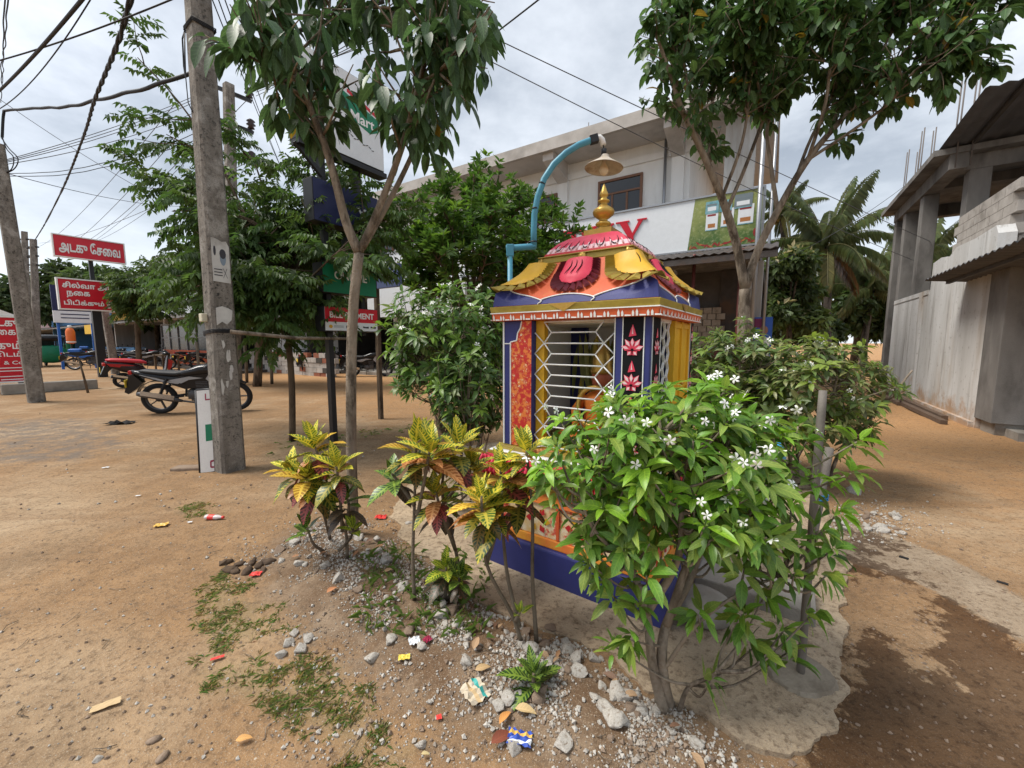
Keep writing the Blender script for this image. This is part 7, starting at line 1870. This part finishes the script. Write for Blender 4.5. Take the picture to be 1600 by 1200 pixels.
for k, (x0, x1, ye) in enumerate(((328, 452, 290), (338, 447, 280), (348, 462, 296))):
    cable(['left', 'middle', 'right'][k] + ' one of three wires dropping steeply right of the big pole', P(x0, -10, 4.2), P(x1, ye, 13), .08, .006)
cable('cable passing behind the slim tree to the upper right edge of the sky', P(560, 200, 8), P(860, -15, 4.2), .06, .008)
for k in range(5): cable(['lowest', 'second lowest', 'middle', 'second highest', 'highest'][k] + ' of five wires fanning through the slim tree crown', P(400, 150 - k * 6, Yp - .3 - k * .1), P(640 + k * 35, -15, 5), .1, .007)
cable('upper one of two wires sloping across the white building to the right', P(690, 20, 5), P(1600, 440, 13), .08, .006, 'cable_grey')
cable('lower one of two wires sloping across the white building to the right', P(700, 62, 5.4), P(1560, 455, 13), .22, .006, 'cable_grey')
cable('thin wire from the right end of the signboard to the unfinished building roof', P(1190, 420, 11.5), P(1470, 245, 12.5), .3, .007, 'cable_grey')
for k in range(2): cable(['outer', 'inner'][k] + ' hanging cable loop on the leaning pole at the left edge', P(2, 215 - k * 6, 9.0), P(2, 274, 9.1), 0, .010, mids=[P(14 - k * 4, 232, 8.95), P(28 - k * 7, 248 - k * 2, 8.95), P(22 - k * 4, 264, 9.0)])

# ------------------------------------------------------------------ rubble, gravel, litter
def in_poly(p_, poly): return float(sdf(np.array([p_[0]]), np.array([p_[1]]), poly)[0])
M['rubble'] = stain_mat('broken_concrete', (.52, .49, .445), (.37, .34, .30), (.20, .145, .10), 12, .92, .5, .9, spec=.15)
M['rubble_brown'] = stain_mat('brown_stone', (.29, .22, .165), (.2, .14, .1), None, 12, .92, .5, .9, spec=.15)
def rock_mesh(seed, mat):
    r_ = random.Random(seed); bm = bmesh.new()
    for _ in range(16):
        d = rdir(r_); bm.verts.new(V((d.x * r_.uniform(.7, 1), d.y * r_.uniform(.5, .85), d.z * r_.uniform(.35, .62))))
    bmesh.ops.convex_hull(bm, input=bm.verts); bmesh.ops.delete(bm, geom=[v for v in bm.verts if not v.link_faces], context='VERTS')
    bmesh.ops.bevel(bm, geom=list(bm.edges), offset=.05, segments=1, affect='EDGES')
    me_ = bpy.data.meshes.new('rubble_stone'); bm.to_mesh(me_); bm.free(); me_.materials.append(mat); return me_
rocks = [rock_mesh(300 + k, M['rubble'] if k % 5 else M['rubble_brown']) for k in range(12)]
r_ = random.Random(77)
def put_rock(x, y, s_, z=None, label='broken grey stone lying in the planting strip rubble', grp='stones in the planting strip'):
    o = bpy.data.objects.new('rubble_stone', r_.choice(rocks)); COL.objects.link(o)
    o.location = (x, y, (gz(x, y) if z is None else z) + s_ * .18); o.scale = (s_,) * 3; o.rotation_euler = (r_.uniform(-.4, .4), r_.uniform(-.4, .4), r_.uniform(0, 6.28)); return tag(o, label, 'stone', grp)
STRIPPATH = [(455, 850), (520, 845), (560, 870), (600, 905), (640, 935), (700, 965), (760, 985), (820, 1015), (880, 1045), (940, 1070), (1000, 1105), (1060, 1130)]
cnt = 0
def strip_spot(spread):
    k = r_.randrange(len(STRIPPATH) - 1); t = r_.random(); a, b = STRIPPATH[k], STRIPPATH[k + 1]
    q = G(a[0] + (b[0] - a[0]) * t, a[1] + (b[1] - a[1]) * t); return q.x + r_.gauss(0, spread), q.y + r_.gauss(0, spread)
while cnt < 245:
    x, y = strip_spot(.12)
    if in_poly((x, y), APRON) > -.02: continue
    put_rock(x, y, min(.058, .012 + r_.expovariate(1 / .013))); cnt += 1
for (px, py_, s_) in ((960, 1138, .065), (905, 1060, .06), (640, 1000, .05), (900, 1035, .05), (470, 1015, .045), (450, 1005, .04), (440, 1025, .04), (480, 1000, .04), (460, 990, .035), (780, 1115, .045), (795, 1105, .05), (660, 1160, .03), (510, 895, .055), (470, 890, .05), (560, 850, .06), (590, 850, .05), (640, 820, .05), (1000, 1115, .05), (610, 1010, .045), (580, 1030, .05), (860, 985, .05), (730, 1050, .045), (150, 1190, .022), (560, 935, .045), (715, 990, .04), (840, 1110, .045), (880, 1175, .05), (800, 1175, .045), (930, 1105, .035)):
    q = on(px, py_); put_rock(q.x, q.y, s_)
for k in range(22):
    q = on(1340 + r_.uniform(-40, 90), 815 + r_.gauss(0, 13)); put_rock(q.x, q.y, r_.uniform(.02, .07), None, 'broken stone in the rubble heap at the lane edge right of the grey posts', 'stones in the lane rubble heap')
q = on(1337, 770); put_rock(q.x, q.y, .10, None, 'largest reddish lump at the lane edge above the rubble heap', 'stones in the lane rubble heap')
# gravel chips: one mass
mb = MB(); chips = 0
def chip(x, y, s_, z):
    c = V((x, y, z)); a = rdir(r_); u_, v_ = frame_from(a)[1:]
    p_ = [mb.p(c + (u_ * math.cos(t) + v_ * math.sin(t)) * s_ * r_.uniform(.6, 1)) for t in (0, 1.6, 3.1, 4.7)]; top = mb.p(c + a * s_ * .7); bt = mb.p(c - a * s_ * .7)
    for k in range(4): mb.face((p_[k], p_[(k + 1) % 4], top)); mb.face((p_[(k + 1) % 4], p_[k], bt))
while chips < 14500:
    if chips < 12600:
        x, y = strip_spot(.19)
        if noise.noise((x * 4.5, y * 4.5, 2)) + .35 * noise.noise((x * 13, y * 13, 2)) < r_.uniform(-.25, .25): continue
    elif chips < 13600: q = on(r_.uniform(420, 900), r_.uniform(960, 1190)); x, y = q.x, q.y
    else: q = on(1350 + r_.gauss(0, 50), 815 + r_.gauss(0, 18)); x, y = q.x, q.y
    if in_poly((x, y), APRON) > -.01: continue
    mb.m = 0 if r_.random() < .7 else 1; s_ = r_.uniform(.0022, .0075) if r_.random() < .82 else r_.uniform(.007, .016)
    chip(x, y, s_, gz(x, y) + s_ * .3); chips += 1
tag(mb.build('gravel', [M['rubble'], M['rubble_brown']]), kind='stuff')
mb = MB()
for k in range(900):
    px, py_ = r_.uniform(-50, 1000), 640 + 560 * r_.random() ** .8; q = on(px, py_); mb.m = 0 if r_.random() < .4 else 1
    s_ = r_.uniform(.004, .012) * (1 if py_ > 800 else 1.6); chip(q.x, q.y, s_, q.z + s_ * .2)
for k in range(220):
    px, py_ = r_.uniform(1290, 1600), r_.uniform(660, 1190); q = on(px, py_); mb.m = 1; s_ = r_.uniform(.004, .012); chip(q.x, q.y, s_, q.z + s_ * .2)
tag(mb.build('pebbles', [M['rubble'], M['rubble_brown']]), kind='stuff')
# grass patches: one mass
mb = MB(); nb = 0
gp = [q for q in POLY_GRASS]; wts = [500, 1500, 900, 1700, 500, 450, 500, 400]
for q_, n_ in zip(gp, wts):
    lo, hi = q_.min(0) - .08, q_.max(0) + .08; k = 0; tr = 0
    while k < n_ and tr < n_ * 12:
        tr += 1; x, y = r_.uniform(lo[0], hi[0]), r_.uniform(lo[1], hi[1])
        s_ = in_poly((x, y), q_) + .12 * noise.noise((x * 6, y * 6, 0)) * 1.6
        if s_ < 0 or noise.noise((x * 9, y * 9, 3)) + .5 * noise.noise((x * 27, y * 27, 3)) < r_.uniform(-.25, .5): continue
        g_ = r_.random(); mb.c = (.25, .34, .10) if g_ < .5 else ((.40, .37, .17) if g_ < .78 else (.48, .39, .21)); mb.c = tuple(c * r_.uniform(.8, 1.2) for c in mb.c)
        a = r_.uniform(0, 6.28); far_ = 1 if q_ is not gp[-1] else 3; l_ = r_.uniform(.012, .045) * far_; d = V((math.cos(a), math.sin(a), r_.uniform(.15, 1.3))); mb.leaf4((x, y, gz(x, y) - .002), d, V((r_.uniform(-1, 1), r_.uniform(-1, 1), .8)), l_, .0019 * far_, .5); k += 1
for k in range(260):
    q = on(r_.uniform(560, 760), r_.uniform(860, 1010)); mb.c = (.18, .28, .06); a = r_.uniform(0, 6.28); mb.leaf4((q.x, q.y, q.z), V((math.cos(a) * .5, math.sin(a) * .5, 1)), V((math.cos(a), math.sin(a), 0)), r_.uniform(.04, .11), .005, .6)
tag(mb.build('grass', M['grass'], attrs=True), kind='stuff')
# dry leaves, each its own
def dry_leaf(px, py_, L, rz, label, col=(.42, .20, .08), curl=.6, wid=.42, grp='dry leaves in the planting strip'):
    q = on(px, py_, .012); mb = MB(); mb.c = col; mb.w = tuple(min(1, c * 1.5) for c in col); rr_ = random.Random(int(px * 7 + py_))
    mb.leaf((-L / 2, 0, .006), V((1, 0, .25)), V((0, rr_.uniform(-.3, .3), 1)), L, L * wid, curl, rr_.uniform(.1, .35), 6, .05)
    o = mb.build('dry_leaf', M['leaf_dry'], attrs=True, loc=q); o.rotation_euler = (0, 0, rz); return tag(o, label, 'dry leaf', grp)
named = [(382, 1157, .055, .3, 'single orange dry leaf lying alone on the bare dirt at the bottom', (.62, .33, .11)), (785, 1162, .09, .5, 'red brown curled leaf left of the blue wrapper', (.22, .06, .03)), (822, 1130, .085, -.2, 'tan leaf lying just above the blue wrapper', (.55, .40, .20)), (790, 1135, .07, .9, 'orange curled leaf above the blue wrapper', (.62, .28, .08)), (755, 1063, .07, .4, 'tan leaf right of the striped sack scrap', (.50, .34, .17)), (520, 937, .07, 1.1, 'orange brown curled leaf near the croton by the slim tree', (.50, .22, .10)), (665, 1180, .03, 0, 'small pale leaf by the bottom grass', (.5, .4, .2))]
for px, py_, L, rz, lb_, c in named: dry_leaf(px, py_, L, rz, lb_, c)
for k in range(34):
    x, y = strip_spot(.13)
    if in_poly((x, y), APRON) > -.03: continue
    c = r_.choice([(.36, .18, .09), (.40, .26, .15), (.24, .13, .08), (.20, .12, .08), (.40, .22, .11)])
    mb = MB(); mb.c = c; mb.w = tuple(v * 1.5 for v in c); L = r_.uniform(.03, .075); mb.leaf((-L / 2, 0, .004), V((1, 0, r_.uniform(.1, .5))), V((0, r_.uniform(-.5, .5), 1)), L, L * r_.uniform(.35, .5), r_.uniform(.3, 1.1), .25, 6, .06)
    o = mb.build('dry_leaf', M['leaf_dry'], attrs=True, loc=(x, y, gz(x, y) + .016)); o.rotation_euler = (0, 0, r_.uniform(0, 6.28)); tag(o, 'curled brown dry leaf among the rubble stones', 'dry leaf', 'dry leaves in the planting strip')
def scrap(name, label, px, py_, w_, h_, rz, mat, cat='litter', crumple=.25, mats=None, stripes=None):
    q = on(px, py_, .008); mb = MB(); n, m = 8, 6; sd_ = px * .13
    g_ = [[mb.p(((i / n - .5) * w_ * (1 + .12 * noise.noise((j * .9, 2, sd_))), (j / m - .5) * h_ * (1 + .15 * noise.noise((i * .8, 5, sd_))), .004 + abs(noise.noise((i * .7, j * .8, sd_))) * crumple * min(w_, h_))) for i in range(n + 1)] for j in range(m + 1)]
    for j in range(m):
        for i in range(n):
            mb.m = stripes[j] if stripes else 0
            mb.face((g_[j][i], g_[j][i + 1], g_[j + 1][i + 1], g_[j + 1][i]))
    o = mb.build(name, mats or mat, loc=q); o.rotation_euler = (0, 0, rz)
    s_ = o.modifiers.new('thick', 'SOLIDIFY'); s_.thickness = .0012
    return tag(o, label, cat)
M['foil_yellow'] = flat_mat('yellow_wrapper', (.72, .45, .10), .35); M['red_plastic'] = flat_mat('red_plastic', (.72, .06, .05), .4); M['card'] = flat_mat('brown_card', (.55, .40, .22), .8); M['sack'] = flat_mat('woven_sack', (.58, .50, .38), .7); M['teal'] = flat_mat('teal_stripe', (.05, .36, .33), .5); M['blue_foil'] = flat_mat('blue_wrapper', (.04, .09, .42), .3); M['black_rag'] = flat_mat('black_rag', (.02, .018, .018), .9)
scrap('yellow_wrapper', 'yellow wrapper on the dirt left of the crushed bottle', 252, 822, .085, .06, .4, M['foil_yellow'])
scrap('card_piece', 'torn strip of brown card on the dirt at lower left', 166, 1106, .085, .035, .6, M['card'], crumple=.1)
scrap('red_scrap', 'torn red plastic scrap beside the dung pile', 400, 899, .06, .045, .2, M['red_plastic'])
scrap('red_scrap', 'folded red packet on the gravel right of the slim tree', 595, 810, .09, .06, .1, M['red_plastic'], crumple=.45)
scrap('red_scrap', 'tiny red scrap among the bottom rubble', 686, 1123, .02, .02, .3, M['red_plastic'])
scrap('red_scrap', 'small pink red strip lying on the grass', 340, 1030, .05, .016, .5, M['red_plastic'])
scrap('sack_scrap', 'scrap of woven sack with a teal stripe in the rubble', 742, 1095, .10, .085, -.9, M['sack'], mats=[M['sack'], M['teal'], M['card']], stripes=[0, 0, 2, 0, 1, 0], crumple=.4)
scrap('blue_wrapper', 'crumpled blue and yellow wrapper at the bottom of the rubble strip', 812, 1165, .085, .055, -.2, M['blue_foil'], mats=[M['blue_foil'], M['sign_white'], M['foil_yellow']], stripes=[0, 1, 0, 0, 2, 0], crumple=.5)
scrap('white_paper', 'crumpled white paper in the rubble', 648, 1018, .05, .04, .4, M['sign_white'], crumple=.6)
scrap('maroon_scrap', 'small maroon scrap right of the white paper', 668, 1016, .035, .035, .9, flat_mat('maroon_plastic', (.30, .02, .06), .5), crumple=.6)
scrap('yellow_scrap', 'small yellow wrapper below the white paper', 632, 1038, .05, .03, .2, flat_mat('bright_yellow', (.75, .60, .10), .4), crumple=.4)
scrap('black_rag', 'flattened black rag on the dirt in front of the black motorbike', 188, 662, .38, .22, .2, M['black_rag'], crumple=.3)
scrap('paper_scrap', 'white paper scrap between the bottle and the yellow wrapper', 297, 817, .03, .02, .3, M['sign_white'])
scrap('paper_scrap', 'white paper scrap on the dirt in front of the folding sign', 216, 776, .04, .02, .3, M['sign_white'])
scrap('paper_scrap', 'pale scrap lying farther up the dirt near the left edge', 165, 732, .06, .03, .5, M['sign_white'])
# crushed bottle
q = on(335, 811, .02); bt = thing('plastic_bottle', 'clear plastic bottle with a red label lying on the dirt', 'bottle', q, -.05)
mb = MB(); Rx = Matrix.Rotation(math.pi / 2, 4, 'Y'); mb.lathe([(.022, -.07), (.024, -.06), (.022, -.03), (.023, .0), (.022, .03), (.012, .055), (.009, .07)], 14, Rx @ Matrix.Scale(.8, 4, (1, 0, 0))); mb.build('body', flat_mat('clear_plastic', (.62, .55, .54), .15), bt)
mb = MB(); mb.lathe([(.0245, -.045), (.0245, .0), (.024, .005)], 14, Rx @ Matrix.Scale(.8, 4, (1, 0, 0)), cap=False); mb.build('label_band', M['red_plastic'], bt)
mb = MB(); mb.lathe([(.011, .066), (.011, .08), (.002, .081)], 10, Rx); mb.build('cap', M['red_plastic'], bt)
# dung / dark clods
mb = MB(); mb.smooth = True
for k in range(9):
    q = on(350 + k * 9 + r_.uniform(-4, 4), 884 + r_.uniform(-9, 9)) ; c = q - on(380, 885)
    mb.lathe([(.0, -.01), (.03, .0), (.036, .012), (.02, .028), (.0, .03)], 8, Matrix.Translation(c) @ Matrix.Rotation(r_.uniform(0, 3), 4, 'Z') @ Matrix.Scale(r_.uniform(.5, 1.0), 4) @ Matrix.Scale(1.6, 4, (1, 0, 0)))
mb.v = [tuple(V(v) + V((noise.noise(V(v) * 50), noise.noise(V(v) * 50 + V((3, 3, 3))), noise.noise(V(v) * 60))) * .017) for v in mb.v]
tag(mb.build('dung_pile', stain_mat('dry_dung', (.10, .065, .04), (.06, .04, .028), None, 20, .95, .6), loc=on(380, 885)), 'flat dark dry dung pile on the dirt above the grass', 'dung')
for k, (px, py_) in enumerate(((240, 1158), (254, 1185))):
    mb = MB(); mb.smooth = True; mb.lathe([(.0, -.004), (.014, .0), (.016, .006), (.0, .012)], 8, Matrix.Scale(1.5, 4, (1, 0, 0))); o = mb.build('clod', M['rubble_brown'], loc=on(px, py_)); o.rotation_euler = (0, 0, .5 + k); tag(o, ['upper one of two dark clods at the bottom of the dirt', 'lower one of two dark clods at the bottom of the dirt'][k], 'clod', 'dark clods on the dirt')
# flat stone by the folding sign
q = on(296, 733); mb = MB(); mb.box(-.16, .16, -.07, .07, -.01, .035); o = mb.build('flat_stone', M['rubble_brown'], bevel=.012, loc=q); o.rotation_euler = (0, 0, .1); tag(o, 'flat tan stone at the foot of the folding sign', 'stone')
# twigs and thin roots on the ground
mb = MB()
for k in range(70):
    if k < 45: x, y = strip_spot(.2)
    else: q = on(r_.uniform(0, 620), r_.uniform(700, 1180)); x, y = q.x, q.y
    a = r_.uniform(0, 6.28); l_ = r_.uniform(.03, .12); z = gz(x, y) + .006; d = V((math.cos(a), math.sin(a), 0)); s_ = V((-d.y, d.x, 0)) * r_.uniform(-.3, .3)
    mb.tube([V((x, y, z)), V((x, y, z + .006)) + d * l_ * .5 + s_ * l_, V((x, y, z)) + d * l_], .0016, 4)
tag(mb.build('twigs', M['bark']), kind='stuff')
# slots in the concrete band
for k, (px, py_) in enumerate(((1412, 873), (1566, 913))):
    q = on(px, py_, -.004); mb = MB(); mb.box(-.022, .022, -.012, .012, 0, .010); mb.m = 0; o = mb.build('drain_slot', M['dark'], loc=q); o.rotation_euler = (0, 0, -.95); tag(o, ['drain slot nearer the grey posts in the concrete band', 'drain slot nearer the right edge in the concrete band'][k], 'drain slot', 'drain slots')
